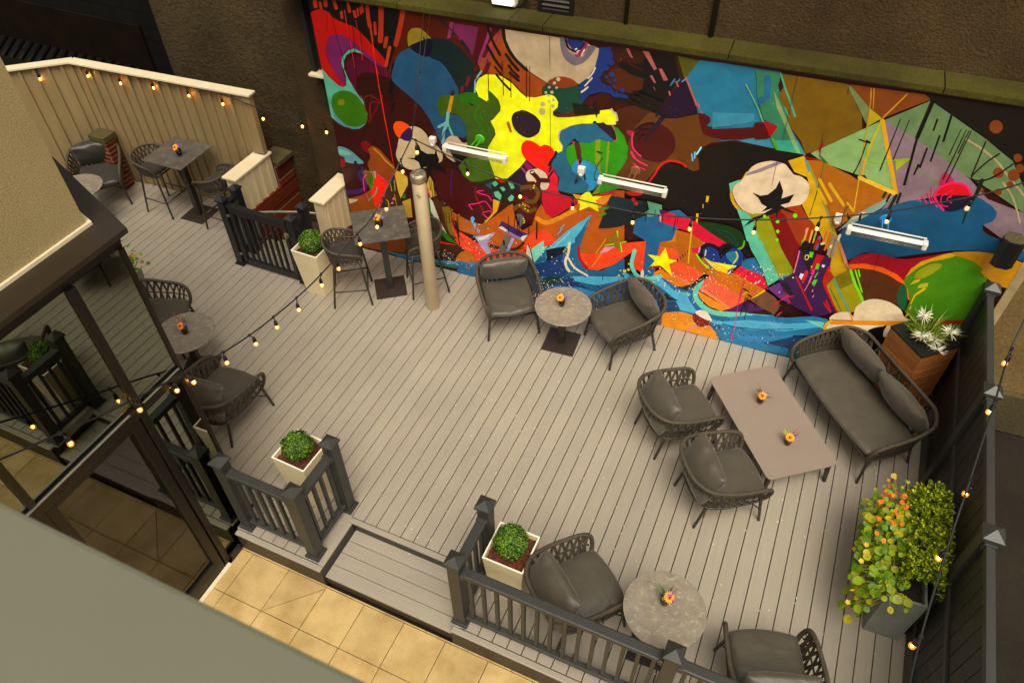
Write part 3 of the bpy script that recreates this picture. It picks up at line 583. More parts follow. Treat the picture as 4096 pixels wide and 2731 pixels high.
53 1003,516 3,1 4,11 5,10 5,10 3,10 3,8 3,8 4,6 5,6 5,4 6,4 6,3 7,1 7,0 8,-1 7,-1 5,-2 4,-3 4,-3 3,0 1,3 -1,2 -4,3 -5,3 -5,3 -8,2 -8,1 -9,-1 -7,-1 -7,-3 -7,-4 -6,-5 -5,-7 -5,-7 -4,-9 -2,-8 -3,-10 -5,-10 -4,-10 -5,-10 0,-3
53 936,472 60,17 -6,-14 -18,-10 -21,0
54 945,632 0,11 1,14 3,12 5,10 8,9 9,6 10,4 12,2 11,1 11,-1 11,-3 10,-5 9,-8 8,-12 5,-11 2,-11 0,-11 -2,-11 -6,-11 -8,-12 -8,-9 -8,-6 -8,-3 -9,-1 -12,1 -14,2 -11,3 -9,6 -7,7 -6,7 -4,6 -2,6
55 1016,727 -5,-3 -19,-34 1,-6 5,-4 4,4 19,34 0,6
55 997,690 -2,-2 -22,-40 0,-4 3,-2 3,2 21,41 0,3
56 946,668 3,0 8,8 8,8 7,6 7,4 8,1 7,1 3,2 -1,4 -2,1 -8,-1 -8,-2 -9,-4 -8,-6 -8,-9 -8,-8 -1,-3
56 951,658 3,0 3,6 4,5 4,4 6,2 7,2 7,1 1,2 0,3 -2,1 -7,-2 -7,-2 -7,-3 -5,-5 -4,-5 -4,-5 0,-3
56 959,641 2,1 2,6 3,5 2,4 2,1 2,2 3,0 1,2 0,3 -2,0 -3,-1 -3,-1 -4,-3 -2,-5 -3,-5 -2,-6 0,-2
55 998,720 2,1 7,10 1,3 -3,2 -2,-1 -8,-11 0,-2
57 924,666 5,1 8,1 5,-2 1,-4 -2,-6 -2,-4 -3,-1 -4,1 -3,2 -3,4 -2,4
58 940,662 -1,-2 0,-6 0,-8 1,-8 1,-8 3,-10 4,-8 7,-7 8,-5 8,-6 2,0 1,2 -1,2 -8,6 -7,5 -6,5 -4,8 -2,9 -2,8 -1,8 0,7 0,7 -1,2
58 941,605 0,-4 11,-15 3,-2 3,3 -1,3 -10,16 -3,1
58 952,588 1,-2 6,-4 6,-4 6,-3 7,-2 7,-2 7,-2 2,1 1,2 -2,2 -7,2 -7,2 -6,2 -6,3 -5,4 -6,3 -2,0
58 952,569 0,-1 5,-2 5,-3 6,-2 6,-2 8,-2 7,-1 1,0 1,2 -2,1 -7,2 -7,1 -6,2 -5,2 -5,3 -5,2 -2,0
59 1104,749 15,3 16,-8 3,-12 -9,-14 16,-1 2,-3 99,25 0,12 18,7 28,-38 -7,-6 -29,-8 -1,6 -34,-13 -39,-9 -55,4 -13,27
60 1265,759 14,2 3,-6 22,0 5,-32 -17,-3
61 1127,659 -1,-1 -8,-22 0,-3 2,-1 2,2 8,22 -1,2
62 1113,641 -1,-2 2,-18 1,-2 2,1 1,2 -2,18 -1,1
62 1105,633 0,-2 6,-19 1,-1 2,1 0,1 -6,19 -1,2
63 1216,886 63,0 -1,-32 25,-47 30,-54 38,-53 -47,-10 -32,30 11,33 -38,11 -30,60 -9,41
64 1304,714 52,11 28,-35 -35,0 -28,-1
65 1271,842 15,-20 22,-32 33,-48 27,-43 -10,-2 -39,59 -30,43
66 1341,722 11,2 21,-32 -10,0
67 1292,718 10,1 19,-30 -7,-1 7,1 -8,0
68 1242,874 3,4 6,0 5,-5 4,-12 4,-18 2,-13 0,-8 0,-4 -3,0 -4,1 -5,5 -5,8 -3,14 -3,16
68 1259,815 -1,-5 -3,-4 -5,-2 -5,3 -3,5 1,6 3,4 5,0 5,-2
69 1202,846 0,-1 14,-17 13,-18 11,-15 9,-14 7,-12 8,-12 1,-1 1,1 0,2 -7,12 -7,12 -9,13 -12,16 -13,18 -13,17 -2,0
70 1281,886 144,0 56,-71 12,-35 -74,-68 -7,-4 -28,-15 -20,33 -32,30 -24,43 -24,34 7,21
71 1275,886 0,-2 6,-10 5,-10 6,-11 6,-9 5,-9 7,-10 7,-12 8,-14 8,-14 2,-1 2,1 0,3 -8,14 -8,13 -7,13 -7,10 -5,8 -6,10 -6,10 -5,10 -6,10 -2,2
71 1305,804 1,-2 14,-20 2,-1 1,1 0,1 -15,21 -1,1
72 1351,724 0,-1 33,-35 1,0 1,1 -1,2 -32,34 -1,0
73 1426,885 13,-4 53,-42 6,-43
74 1396,697 104,92 27,24 90,-177 -94,26 -86,14
75 1527,813 14,1 122,-56 95,-52 56,-43 87,-19 47,-108 -55,24 -62,33 17,37 -28,19 -40,11 -61,-10 -55,-29 -62,-43 15,58 -42,74
76 1531,814 78,64 142,-68 36,-21 36,-20 50,-61 28,-64 -98,47 -65,25 -75,42 -113,52
77 1608,727 1,-3 18,-10 17,-10 16,-8 14,-7 12,-5 13,-5 2,0 1,3 -3,3 -12,5 -12,5 -14,7 -16,8 -17,10 -17,10 -3,0
78 1432,886 163,4 13,-10 -83,-62 -32,19
79 1591,891 202,1 44,1 102,-225 -70,49 -46,52 -36,20 -36,21 -128,62
80 1493,837 32,-19 -24,-26
81 1523,816 0,-5 13,-25 13,-27 14,-29 16,-31 17,-33 17,-35 5,-3 4,2 0,6 -17,34 -17,34 -16,31 -14,28 -13,26 -13,26 -4,3
81 1524,813 -1,-2 -1,-35 -1,-38 1,-39 5,-45 6,-47 7,-49 1,-3 3,0 1,3 -7,48 -6,48 -5,44 -1,40 1,36 1,36 -1,2
82 1479,884 3,-12 4,-12 5,-24 8,-45 11,-61 11,-63 0,-1 2,0 0,1 -11,63 -10,61 -9,45 -5,24 -3,12 -4,12 -1,1
82 1485,886 0,-2 13,-46 0,-2 2,1 0,1 -13,47 0,1
82 1557,886 -1,-1 -31,-64 1,-1 1,-1 1,0 31,65 -1,0
83 1523,811 0,-1 -2,-38 -3,-40 8,-26 23,-3 31,13 30,12 0,1 0,1 -1,0 -30,-12 -31,-12 -21,1 -6,25 2,40 2,38 -1,1
84 1587,722 33,11 -22,-41
2 1611,881 -2,-3 0,-91 2,-5 5,-1 2,4 0,91 -2,4
2 1612,788 -1,-2 15,-126 2,-2 3,0 1,2 -16,126 -2,2
2 1661,853 -1,-2 7,-63 1,-2 3,0 1,2 -7,62 -1,3
2 1656,802 -1,-2 5,-66 1,-2 2,0 1,1 -5,66 -1,2
2 1642,766 -1,-2 2,-51 2,-2 2,-1 1,2 -3,51 -1,2
2 1637,839 -1,-1 2,-28 1,-2 2,0 1,2 -2,27 -1,2
2 1639,721 -1,-1 0,-28 1,-2 2,-1 1,1 1,28 -1,2
2 1492,756 2,-1 10,-2 10,-2 7,-1 -1,5 -5,2 -5,2 -1,0 0,-2 1,-1 4,-2 5,-2 1,2 -6,1 -10,1 -10,2 -2,0
2 1512,752 -1,-1 0,-19 1,-18 -1,-18 -1,-16 -3,-14 -2,-16 0,-1 2,-1 0,2 3,14 2,15 2,16 0,18 0,19 -1,18 0,2
85 1710,802 1,-2 11,-4 10,-4 11,-5 14,-7 15,-8 14,-8 14,-10 13,-12 14,-12 17,-14 18,-14 18,-15 2,0 1,2 -1,3 -18,14 -18,14 -17,14 -14,12 -13,12 -14,10 -15,9 -15,8 -14,7 -12,5 -10,4 -10,4 -2,-1
85 1825,712 1,-2 11,-10 11,-9 12,-13 13,-18 15,-21 14,-23 2,-1 2,1 -1,3 -14,22 -15,22 -13,18 -13,13 -11,10 -11,10 -2,0
86 1526,477 5,15 9,19 15,21 22,24 27,25 24,20 17,12 12,7 14,5 14,4 15,1 17,4 20,9 23,12 19,7 13,1 11,-3 10,-5 12,-5 12,-8 9,-8 3,-8 1,-9 -2,-9 -4,-6 -7,-5 -4,-6 2,-7 4,-7 9,-7 16,-5 19,-3 19,-5 16,-5 15,-5 13,-6 9,-5 0,-22 -6,0 -16,2 -19,3 -21,1 -24,-2 -27,-4 -27,-7 -25,-8 -24,-11 -25,-11 -26,-13 -26,-14 -24,-10 -21,0 -18,3 -16,0 -14,-12 -11,-17 -10,-9 -10,5 -9,12 -8,12 -7,10 -5,9 -3,8 -5,5 -3,3
87 1701,677 -3,11 -1,15 3,9 9,-2 12,-8 8,-8 -1,-7 -5,-7 -6,-4 -5,-2 -6,0
88 1705,644 -3,7 2,10 3,10 6,7 7,6 9,4 9,1 10,-1 10,-2 10,-7 10,-9 3,-7 -9,-4 -15,-2 -15,-2 -14,-5 -14,-5
89 1706,644 7,6 14,3 14,3 15,4 14,3 11,0 3,-8 -2,-11 -4,-11 -6,-9 -9,-8 -9,-5 -8,-1 -9,1 -9,5 -10,8 -9,11
90 1779,664 0,3 -7,8 -6,8 -8,7 -10,3 -11,0 -10,-1 -8,-4 -8,-7 -6,-8 -4,-9 -1,-12 2,-12 9,-10 12,-10 11,-10 3,-1 1,3 -1,2 -12,10 -11,10 -7,9 -2,8 1,9 4,9 5,7 7,6 8,4 9,1 10,-1 8,-2 6,-5 6,-7 6,-8 3,-2
90 1688,668 -1,-2 4,-10 4,-12 5,-9 6,-7 7,-6 6,-6 1,0 1,2 -1,1 -6,5 -7,6 -5,6 -5,9 -3,11 -4,11 -1,1
90 1683,650 1,-1 21,-29 2,-1 0,1 0,2 -22,29 -1,0
90 1677,640 0,-2 16,-17 1,-1 1,2 -1,1 -15,17 -1,1
90 1670,628 1,-1 8,-4 1,1 0,1 -1,1 -7,4 -1,0
90 1736,671 -1,0 -6,-6 -7,-7 -4,-7 0,-9 3,-10 5,-7 5,-3 5,0 6,1 0,1 0,1 -1,0 -5,0 -6,0 -3,1 -4,7 -3,9 0,8 4,6 6,7 7,6 0,1
90 1737,656 -3,-4 -3,-4 0,-5 4,-4 5,-2 5,-3 1,1 0,1 -1,1 -5,2 -5,2 -2,2 1,3 2,4 3,4 0,1
91 1771,845 1,-9 -4,-8 -8,-1 -9,4 -6,9 -1,10 4,7 8,1 8,-4
91 1838,781 1,-7 -3,-4 -5,-2 -5,3 -5,6 -1,7 3,4 5,1 5,-3
91 1853,756 1,-6 -2,-5 -6,-1 -6,3 -4,6 -1,7 2,4 6,2 6,-4
91 1818,737 2,-9 -4,-6 -6,-1 -7,3 -6,8 -1,8 3,6 7,2 7,-4
91 1851,738 2,-9 -4,-7 -7,-2 -8,4 -6,9 -2,9 4,7 7,1 8,-4
91 1850,712 1,-6 -2,-4 -5,0 -5,2 -3,5 -1,5 2,4 4,2 5,-3
91 1835,688 1,-5 -2,-4 -5,-1 -5,2 -3,5 -1,6 2,4 4,1 5,-2
91 1797,684 1,-4 -2,-2 -3,-1 -3,2 -3,3 0,4 1,3 3,1 4,-2
92 1790,783 -1,0 -6,-9 -6,-9 -5,-11 -6,-14 -6,-16 -2,-13 6,-7 9,-2 9,2 8,4 8,6 8,8 8,12 7,14 7,13 0,2 -2,1 -1,0 -7,-14 -8,-13 -7,-11 -8,-9 -7,-5 -8,-4 -8,-1 -8,1 -3,3 2,11 6,16 6,14 5,10 6,9 6,9 -1,2
92 1751,806 6,-92 1,-2 1,0 1,1 -6,92 -1,1
92 1781,714 -2,-4 4,-42 2,-5 5,-1 1,4 -3,42 -2,4
92 1786,668 -1,0 0,-14 -1,-15 0,-14 1,-13 1,-14 2,-13 1,-1 1,-1 1,1 -1,14 -2,13 -1,13 1,14 0,14 1,14 -1,2
93 1393,678 34,5 18,-7 59,-18 32,-15 22,-69 -11,-31 -36,-51 -17,30 -52,85
93 1523,662 94,-28 -20,-40 -52,-44 -27,-33
94 1349,666 34,22 20,-32 58,-80 59,-94 15,-20 53,-86 -14,-50 -28,-36 -26,124 -41,63 -22,12 -43,59 8,47 -16,35 -34,8
95 1391,676 0,-4 14,-19 14,-19 16,-26 23,-36 26,-44 27,-44 3,-2 3,2 -1,4 -27,44 -26,44 -23,36 -17,26 -14,19 -13,19 -3,2
96 1386,680 0,-2 17,-31 2,-1 2,1 0,2 -17,31 -2,1
97 1386,682 1,0 37,0 1,1 0,2 -1,1 -37,0 -2,-2
97 1415,735 4,-9 -4,-26 -5,14
98 1414,702 31,-24 -14,2
99 1433,680 0,-2 2,-24 1,-24 2,-25 1,-27 1,-29 0,-29 1,-1 1,0 1,1 -1,29 0,29 -1,26 -2,26 -2,24 -2,24 0,2
100 1432,632 1,-4 45,-55 4,-1 2,2 -1,5 -45,55 -4,1
100 1459,625 1,-5 50,-52 4,-2 2,4 -1,4 -50,53 -4,1
100 1437,604 1,-4 30,-38 3,-1 3,3 -1,4 -30,37 -3,1
100 1516,580 1,-3 23,-21 2,-1 2,3 -1,3 -23,21 -3,1
100 1543,556 0,1 -17,100 -1,1 -1,0 -1,-1 17,-100 1,-1
101 1521,655 4,-4 93,-26 4,2 0,6 -4,4 -93,26 -4,-2
102 1522,491 24,56 41,49 31,35 -18,-48 -38,-46
103 1539,531 20,31 12,2 -11,-19
104 1595,633 -2,-2 -2,-15 1,-3 3,-1 2,2 2,15 -1,3
104 1606,630 -1,-2 -2,-22 1,-2 3,-2 1,2 2,22 -1,4
104 1620,632 -2,-3 -3,-40 2,-4 3,-1 2,3 3,39 -2,4
104 1627,638 -1,-2 1,-28 1,-4 3,0 2,2 -1,28 -2,3
104 1527,551 15,-14 -7,-7
104 1558,559 -1,-3 2,-19 2,-3 3,0 1,3 -3,19 -1,3
104 1523,664 12,2 9,-10
105 1256,612 -2,-4 -2,-8 -2,-8 -2,-6 -6,-6 -8,-5 -6,-8 -3,-10 0,-9 2,-10 2,-10 5,-12 6,-10 8,-9 9,-7 11,-5 12,-3 13,0 12,0 3,3 0,5 -4,3 -12,0 -12,0 -10,2 -9,5 -8,6 -7,7 -5,8 -3,10 -3,9 -1,8 0,8 1,5 5,5 7,6 8,8 3,8 2,9 2,9 -1,4
106 1257,608 3,8 3,8 4,7 6,7 7,6 9,5 9,4 10,4 10,1 9,0 9,-1 8,-2 5,-3 4,-4 4,-4 5,-4 5,-5 5,-4 6,-1 7,0 7,-1 7,-4 8,-5 6,-6 4,-7 3,-7 1,-8 1,-10 -1,-12 -2,-10 -4,-8 -5,-8 -6,-6 -4,-3 -5,-2 -6,-2 -9,-2 -9,-1 -10,-4 -7,-7 -8,-9 -8,-8 -11,-6 -11,-4 -12,-2 -10,0 -11,2 -10,4 -10,7 -9,8 -7,9 -6,9 -5,10 -3,10 0,8 1,7 2,7 5,6 5,5 4,6 3,7 2,8
107 1256,600 2,8 65,50 15,-1 -48,-38
108 1219,568 23,16 9,-1 -20,-19 -2,-26
108 1253,497 37,-13 28,-27 23,-50 -38,-11 -28,62
108 1284,442 28,19 45,-77 42,-62 21,-29 -26,-37 -25,49 -50,68
109 1290,484 20,9 31,8 46,-81 -52,-14 -20,47
110 1304,466 48,16 57,-100 42,-54 -32,-36 -43,64 -44,68
111 1341,493 21,28 22,-5 51,-83 -51,-14 -24,42
112 1349,482 45,11 50,-81 6,-79 -49,59
113 1362,522 49,25 50,-63 0,-44 -32,-9 -32,58
113 1388,492 60,15 19,-20 -23,-73 -29,40
114 1284,555 22,-5 18,8 15,24 4,24 16,-29 1,-23 28,21 -6,-28 -20,-13 16,-6 32,-10 -18,0 -24,4 -6,-12 2,-22 -8,20 -17,-15 -25,-18 -30,-34 17,35 21,16 24,28 -11,-8 -15,-11 10,19 -16,7 -11,15
115 1336,490 0,-3 -2,-3 -3,-1 -3,2 -1,3 0,4 2,2 3,1 2,-2
115 1412,512 0,-4 -2,-3 -4,-1 -3,2 -2,3 0,5 2,3 3,1 4,-2
115 1372,483 0,-4 -2,-3 -3,0 -3,1 -1,3 0,4 2,3 2,1 3,-2
115 1380,451 0,-3 -2,-3 -2,-1 -3,2 -2,2 0,4 2,3 3,1 2,-2
115 1384,423 0,-3 -1,-2 -3,-1 -2,1 -2,3 0,3 2,3 2,0 3,-1
115 1379,451 0,-3 -1,-2 -3,-1 -2,1 -2,3 0,3 2,3 2,1 3,-2
115 1384,424 0,-4 -1,-2 -3,-1 -2,1 -1,3 0,3 1,3 3,1 2,-2
116 1418,286 2,0 31,32 1,4 -2,2 -3,0 -31,-32 0,-3
117 1438,302 1,1 10,18 0,2 -1,1 -2,0 -10,-18 0,-2
118 89,429 2,5 3,3 4,3 3,3 4,2 5,1 7,-1 8,-3 7,-4 7,-5 6,-7 7,-9 10,-10 10,-11 8,-13 3,-12 0,-14 -4,-15 -10,-19 -14,-21 -15,-19 -18,-17 -18,-15 -14,-5 -5,9 -1,20 0,20 -1,19 0,19 0,16 -2,10 -3,7 0,6 3,8 6,8 4,6 2,7 0,5 0,6 -2,6 -2,6
119 109,436 0,-2 7,-4 7,-5 7,-5 5,-7 6,-7 6,-8 9,-7 9,-7 10,-6 2,0 2,2 0,3 -10,6 -9,7 -8,6 -7,8 -5,8 -6,6 -7,6 -7,4 -7,5 -3,-1
120 66,443 2,5 3,4 4,3 4,2 5,2 5,-1 7,-2 6,-4 4,-5 -4,-6 -7,-6 -5,-5 -1,-5 1,-4 -1,-3 -3,-2 -4,0 -4,2 -4,2 -4,3 -3,4 -1,5 -1,6
96 -28,407 2,6 7,4 9,0 9,-1 9,-2 9,-3 9,-5 7,-5 7,-6 7,-5 7,-6 7,-5 3,-5 -3,-4 -8,-3 -11,-3 -16,-2 -19,-2 -14,1 -3,4 2,7 -1,6 -5,1 -8,1 -5,3 -1,4
121 -24,406 5,1 8,-1 8,-1 10,-1 11,-3 7,-2 -2,-3 -7,-4 -8,-2 -10,-3 -13,-2 -9,1 -3,6 1,8
122 -28,367 1,1 5,4 7,0 5,-2 3,-4 2,-6 -1,-6 -4,-6 -6,-6 -5,-4 -3,-2 -3,0 -1,1
123 51,357 -7,-7 -5,-9 -5,-11 -3,-14 4,-13 7,-11 3,-9 0,-5 -1,-4 -2,-2 -5,-4 -9,-5 -11,-5 -12,-4 -14,-4 -13,-4 -6,-5 0,-13 3,-1 14,4 14,5 14,4 12,6 12,6 10,8 8,11 4,11 0,11 -4,11 -7,12 -3,8 2,6 4,9 4,9 0,8
124 27,372 -2,-6 2,-8 4,-3 6,4 2,6 -2,8 -4,2
124 39,357 -4,-7 -1,-10 4,-5 7,3 5,7 0,10 -3,5
125 -24,213 53,24 49,37 4,-66 29,-4 78,33 7,-135 -24,-76 -130,-19 -40,1 -27,151
126 94,348 27,-11 30,-25 -8,-22 -28,-58 -16,-28 -19,-7 -1,26 -6,53
127 82,354 -2,-6 1,-12 1,-12 -1,-11 -2,-11 -4,-12 -4,-12 1,-5 5,0 4,5 4,12 4,12 3,14 0,12 -1,13 0,12 -3,3
128 53,336 16,16 13,-17 -8,-58 -14,21
129 97,351 10,0 -8,-31 -3,9
130 60,338 2,0 9,2 8,2 9,1 10,-1 10,-3 10,-4 10,-7 11,-9 11,-9 1,0 1,2 0,1 -11,9 -11,9 -10,7 -10,4 -11,3 -9,1 -10,-1 -9,-2 -9,-2 -1,-1
130 68,332 -2,0 -17,-23 0,-2 1,-1 2,2 17,22 0,2
130 50,307 -1,-2 -3,-46 1,-1 2,0 1,2 3,46 -1,2
130 51,253 0,-1 6,-27 1,-1 1,1 1,1 -7,28 -1,0
131 101,290 -2,-2 -3,-10 -3,-8 -5,-10 -9,-10 -11,-12 -12,-12 -1,-3 1,-1 2,0 12,13 12,12 10,11 5,11 4,9 3,10 -1,2
132 -24,210 42,10 -11,-12 -30,-18
133 174,351 -6,-5 -6,-11 -5,-11 -9,-18 -13,-27 -16,-34 -16,-35 0,-7 6,-1 7,6 16,35 16,34 13,27 8,17 6,11 6,11 -1,7
134 150,304 42,15 -6,-85 -75,-30
135 179,372 18,-1 26,-15 -1,-28 -35,-63 -6,27 -3,43
136 177,366 -1,-2 1,-39 1,-1 2,0 1,3 -1,39 -1,1
137 154,328 -1,-1 2,-42 1,-1 1,1 1,1 -3,42 0,1
137 171,332 -1,-1 -2,-40 1,-1 1,0 1,2 2,40 -1,0
137 164,276 0,-2 2,-46 1,0 1,0 0,2 -2,46 -1,0
137 128,246 0,-2 3,-2 2,-3 2,-3 0,-5 -1,-7 -1,-6 1,-1 2,0 1,2 1,7 1,6 -1,6 -2,4 -3,3 -2,2 -2,0
138 152,251 9,13 3,-11
138 143,231 10,13 5,-8
127 190,266 17,24 0,-20
139 191,253 34,21 -2,-78 -23,-6 -7,46
135 278,312 27,67 13,-28 6,-43 -27,-16 -22,-5
140 280,370 -3,-5 1,-11 0,-11 2,-12 2,-13 4,-12 4,-13 4,-2 5,3 1,6 -4,12 -3,12 -3,12 -1,11 -1,11 0,11 -3,3
130 290,332 -1,-3 3,-21 1,-2 2,2 1,2 -3,21 -1,1
127 277,285 20,7 3,-66 -20,-7
141 296,294 11,-14 18,-68 24,-55 -9,11 -18,17 -26,53
142 314,306 35,-26 14,-90 29,-62 -43,29 -24,60 -18,63
143 341,354 6,-16 14,-16 -13,-25 0,-23 -9,31
144 363,323 23,-21 -37,-20
145 339,267 52,23 -16,-34 0,-68 11,-37 -25,12 -14,36
114 358,318 0,-2 15,-71 1,-1 1,1 0,1 -15,72 -1,0
146 421,306 3,0 -25,-59 -1,7
147 321,376 14,19 22,19 23,10 25,-5 26,-14 24,-12 21,-4 18,-2 15,-5 10,-9 6,-11 3,-16 0,-24 -3,-28 -7,-24 -10,-15 -13,-10 -14,-6 -14,-3 -16,2 -15,3 -15,5 -15,6 -15,8 -14,8 -13,8 -12,10 -10,10 -9,12 -6,14 -6,17 -4,18
148 388,421 -1,-2 -4,-16 -4,-17 -3,-16 -1,-17 -1,-16 0,-17 1,-1 2,1 1,2 1,16 0,16 2,16 3,17 3,16 4,17 -1,2
149 462,376 -1,-3 -1,-13 0,-12 2,-14 7,-16 9,-18 9,-18 3,0 3,2 0,4 -9,17 -9,17 -6,16 -2,12 0,12 0,12 -1,3
150 498,391 9,11 15,12 10,6 -1,-4 -6,-10 -5,-11 -1,-13 0,-16 4,-12 8,-7 12,-4 6,-3 -4,-3 -9,-2 -6,0 -1,3 1,4 0,7 -3,10 -5,11 -5,9 -7,5 -9,3
151 375,254 5,3 10,-4 12,-5 14,-4 16,-5 15,-3 12,-2 11,0 11,3 13,9 13,12 16,16 24,26 26,30 17,14 4,-14 -6,-30 -14,-32 -25,-30 -33,-32 -22,-22 1,-7 11,2 3,3 -16,0 -25,0 -24,1 -21,2 -21,3 -15,9 -9,18 -4,23
152 371,234 8,-44 32,-13 44,-23 33,-32 23,-12 -43,-24 -56,20 -21,14 -15,26 10,5 -14,28
153 368,236 -1,-3 2,-17 3,-16 5,-15 9,-14 11,-12 11,-12 2,0 2,2 0,3 -11,12 -11,12 -8,13 -5,14 -2,16 -3,16 -1,2
154 308,105 23,8 32,4 26,2 12,-1 6,-3 3,-4 1,-6 -1,-7 -4,-8 -5,-6 -8,-6 -12,-6 -23,-8 -27,-9 -20,0 -9,13 -2,20
155 375,59 8,16 13,19 16,12 19,-1 22,-10 15,-9 6,-8 -1,-8 -8,-8 -22,-7 -31,-6 -23,-3 -11,1 -4,4
127 324,177 25,-20 42,-33 -44,8 -27,28
156 319,122 70,0 -68,-11
2 383,224 -1,-3 5,-46 2,-3 3,2 2,4 -5,46 -2,2
2 389,178 -1,-2 4,-54 1,-1 2,1 1,2 -4,53 -1,1
157 40,9 131,12 50,8 68,2 100,21 79,20 -2,-47 -29,1 -137,-17 -141,-7 -87,9
158 186,16 102,3 100,15 74,19 -1,-26 -162,-19
159 441,247 1,5 3,4 3,2 3,0 3,-3 2,-4 -2,-7 -2,-9 -3,-6 -2,-3 -1,1 -1,2 -2,5 -2,7
159 454,230 1,4 3,2 2,0 0,-6 -1,-8 -1,-6 -2,-4 -2,-2 -1,1 -1,5 1,8
159 462,212 2,3 2,2 2,-1 -1,-6 -2,-9 -1,-5 -1,3 -1,7
160 494,370 -1,0 -7,-2 -8,-2 -5,-3 -4,-3 -1,-5 4,-2 10,-1 13,0 10,-1 5,-4 3,-6 4,-6 1,0 1,1 1,2 -4,6 -3,6 -7,4 -11,2 -12,0 -9,0 -3,2 1,0 2,2 5,2 7,3 7,2 1,1
160 436,300 1,0 11,4 11,4 10,5 10,6 9,6 7,2 7,-5 7,-11 7,-10 1,-1 1,2 0,1 -6,11 -7,10 -8,6 -10,-2 -9,-6 -9,-6 -10,-4 -11,-4 -11,-5 -1,-1
160 436,302 0,-2 12,-16 2,0 1,1 0,1 -13,17 -1,0
160 484,280 2,0 9,6 9,5 6,3 4,-2 3,-3 0,-4 -2,-7 -4,-8 -4,-4 -5,2 -7,5 -6,5 -2,0 -1,-1 0,-1 7,-6 7,-6 7,-1 6,5 5,10 2,7 0,6 -4,5 -5,1 -8,-3 -9,-6 -9,-5 -1,-1
161 524,344 23,-3 -10,-39 -41,-56 -8,-4 33,48
162 203,474 3,7 2,8 5,5 7,-1 8,-3 9,0 8,5 9,8 5,9 0,10 -4,10 -1,8 3,4 6,2 7,1 8,0 9,-2 8,-4 6,-5 6,-6 4,-7 1,-8 0,-7 3,-6 7,-3 10,-1 9,-2 6,-6 6,-7 3,-8 2,-8 0,-9 -2,-8 -2,-5 -4,-4 -6,-5 -9,-7 -12,-7 -12,-7 -11,-6 -12,-4 -12,-5 -12,-5 -13,-5 -11,-3 -10,0 -9,3 -8,3 -6,4 -6,5 -4,6 -3,8 -2,8 -1,9 2,8 3,9 3,7 2,6 1,5
163 195,530 2,6 3,6 4,5 5,4 6,2 6,1 6,1 7,-1 6,-2 7,-3 5,-4 2,-5 -7,-7 -11,-8 -9,-8 -6,-9 -4,-9 -4,-5 -5,2 -5,6 -4,7 -2,7 -2,7
164 215,497 2,6 5,8 7,8 8,9 9,8 8,4 4,-3 3,-8 1,-7 -2,-9 -3,-8 -4,-7 -4,-5 -6,-2 -6,-1 -8,0 -9,3
165 363,476 0,6 3,5 2,6 1,7 0,8 1,8 3,6 5,6 4,5 5,4 5,3 6,2 5,0 6,0 5,-2 5,-5 4,-6 5,-5 7,0 8,3 6,1 6,-2 5,-3 4,-3 3,-4 2,-3 0,-5 0,-6 -2,-8 -5,-5 -10,-1 -14,0 -12,-2 -9,-11 -7,-14 -8,-10 -10,0 -9,5 -9,5 -5,5 -4,5
166 269,496 11,-15 3,-13 21,-9 27,6 6,19 3,-22 5,-14 -4,-17 21,-16 7,-19 -29,14 -27,-2 -4,-20 9,-21 -17,15 -2,28 -13,-3 -7,-18 -17,5 14,8 -5,20 -15,6 -27,0 28,6 11,22 7,15
166 354,452 37,-3 32,-5 -15,-12 6,15 9,-25 13,28 -2,17 32,5 -13,13 -15,12 -53,-5 -4,0 21,-41
167 355,644 2,7 4,7 7,6 11,5 14,4 13,3 10,1 8,2 9,1 11,5 11,5 11,3 9,-2 9,-3 9,-4 9,-3 10,-4 7,1 1,11 -2,14 0,10 6,0 10,-5 8,-8 7,-11 6,-13 4,-12 -1,-10 -3,-7 -6,-8 -8,-8 -11,-7 -6,-8 3,-8 7,-8 5,-9 0,-8 -2,-8 -3,-9 -5,-10 -5,-11 -5,-11 -3,-9 -2,-10 -1,-11 3,-13 5,-15 5,-14 6,-14 7,-13 1,-11 -8,-8 -13,-6 -14,-5 -14,-6 -16,-4 -15,-1 -14,6 -14,8 -10,9 -7,8 -4,8 0,8 8,7 12,7 9,13 3,21 1,27 0,22 1,16 0,11 -1,12 -5,13 -6,12 -9,9 -11,4 -14,2 -12,-2 -6,-6 -5,-9 -4,-4 -7,3 -6,8 -5,9 -1,9 0,9
168 433,680 9,6 12,5 12,2 11,-1 10,-4 5,-6 -2,-8 -7,-10 -10,-8 -12,-3 -14,-1 -10,2 -5,7 -1,11
169 492,654 -2,-1 -6,-7 -6,-7 -4,-8 -2,-7 -1,-8 2,-7 6,-7 8,-7 5,-7 1,-7 -2,-9 -3,-8 -5,-8 -6,-8 -7,-8 0,-2 2,-2 2,2 6,8 7,8 5,9 4,9 2,10 -1,9 -6,8 -8,7 -5,6 -2,6 1,6 2,6 3,7 6,7 5,6 1,3
169 505,652 -1,-1 -6,-8 -6,-8 -2,-10 7,-10 10,-9 7,-10 2,-8 -1,-7 -2,-8 -4,-7 -7,-8 -6,-9 0,-1 1,-2 2,1 6,9 6,8 5,8 3,9 0,9 -2,9 -8,9 -9,10 -6,8 2,8 5,8 6,8 0,1
170 455,658 13,0 8,-7 -11,1
171 401,672 11,2 -15,-57 -13,-3
172 386,618 -3,-4 -6,-37 2,-4 5,1 4,4 6,36 -2,5
172 384,586 -4,0 -29,-21 -3,-4 2,-4 5,1 29,20 2,4
172 378,578 -4,-4 -4,-10 -4,-10 -3,-11 -2,-12 -2,-12 -1,-13 2,-4 5,1 4,5 1,12 1,12 2,11 3,10 4,9 4,10 -1,5
172 383,576 -1,-4 12,-29 3,-2 4,3 0,3 -12,29 -3,2
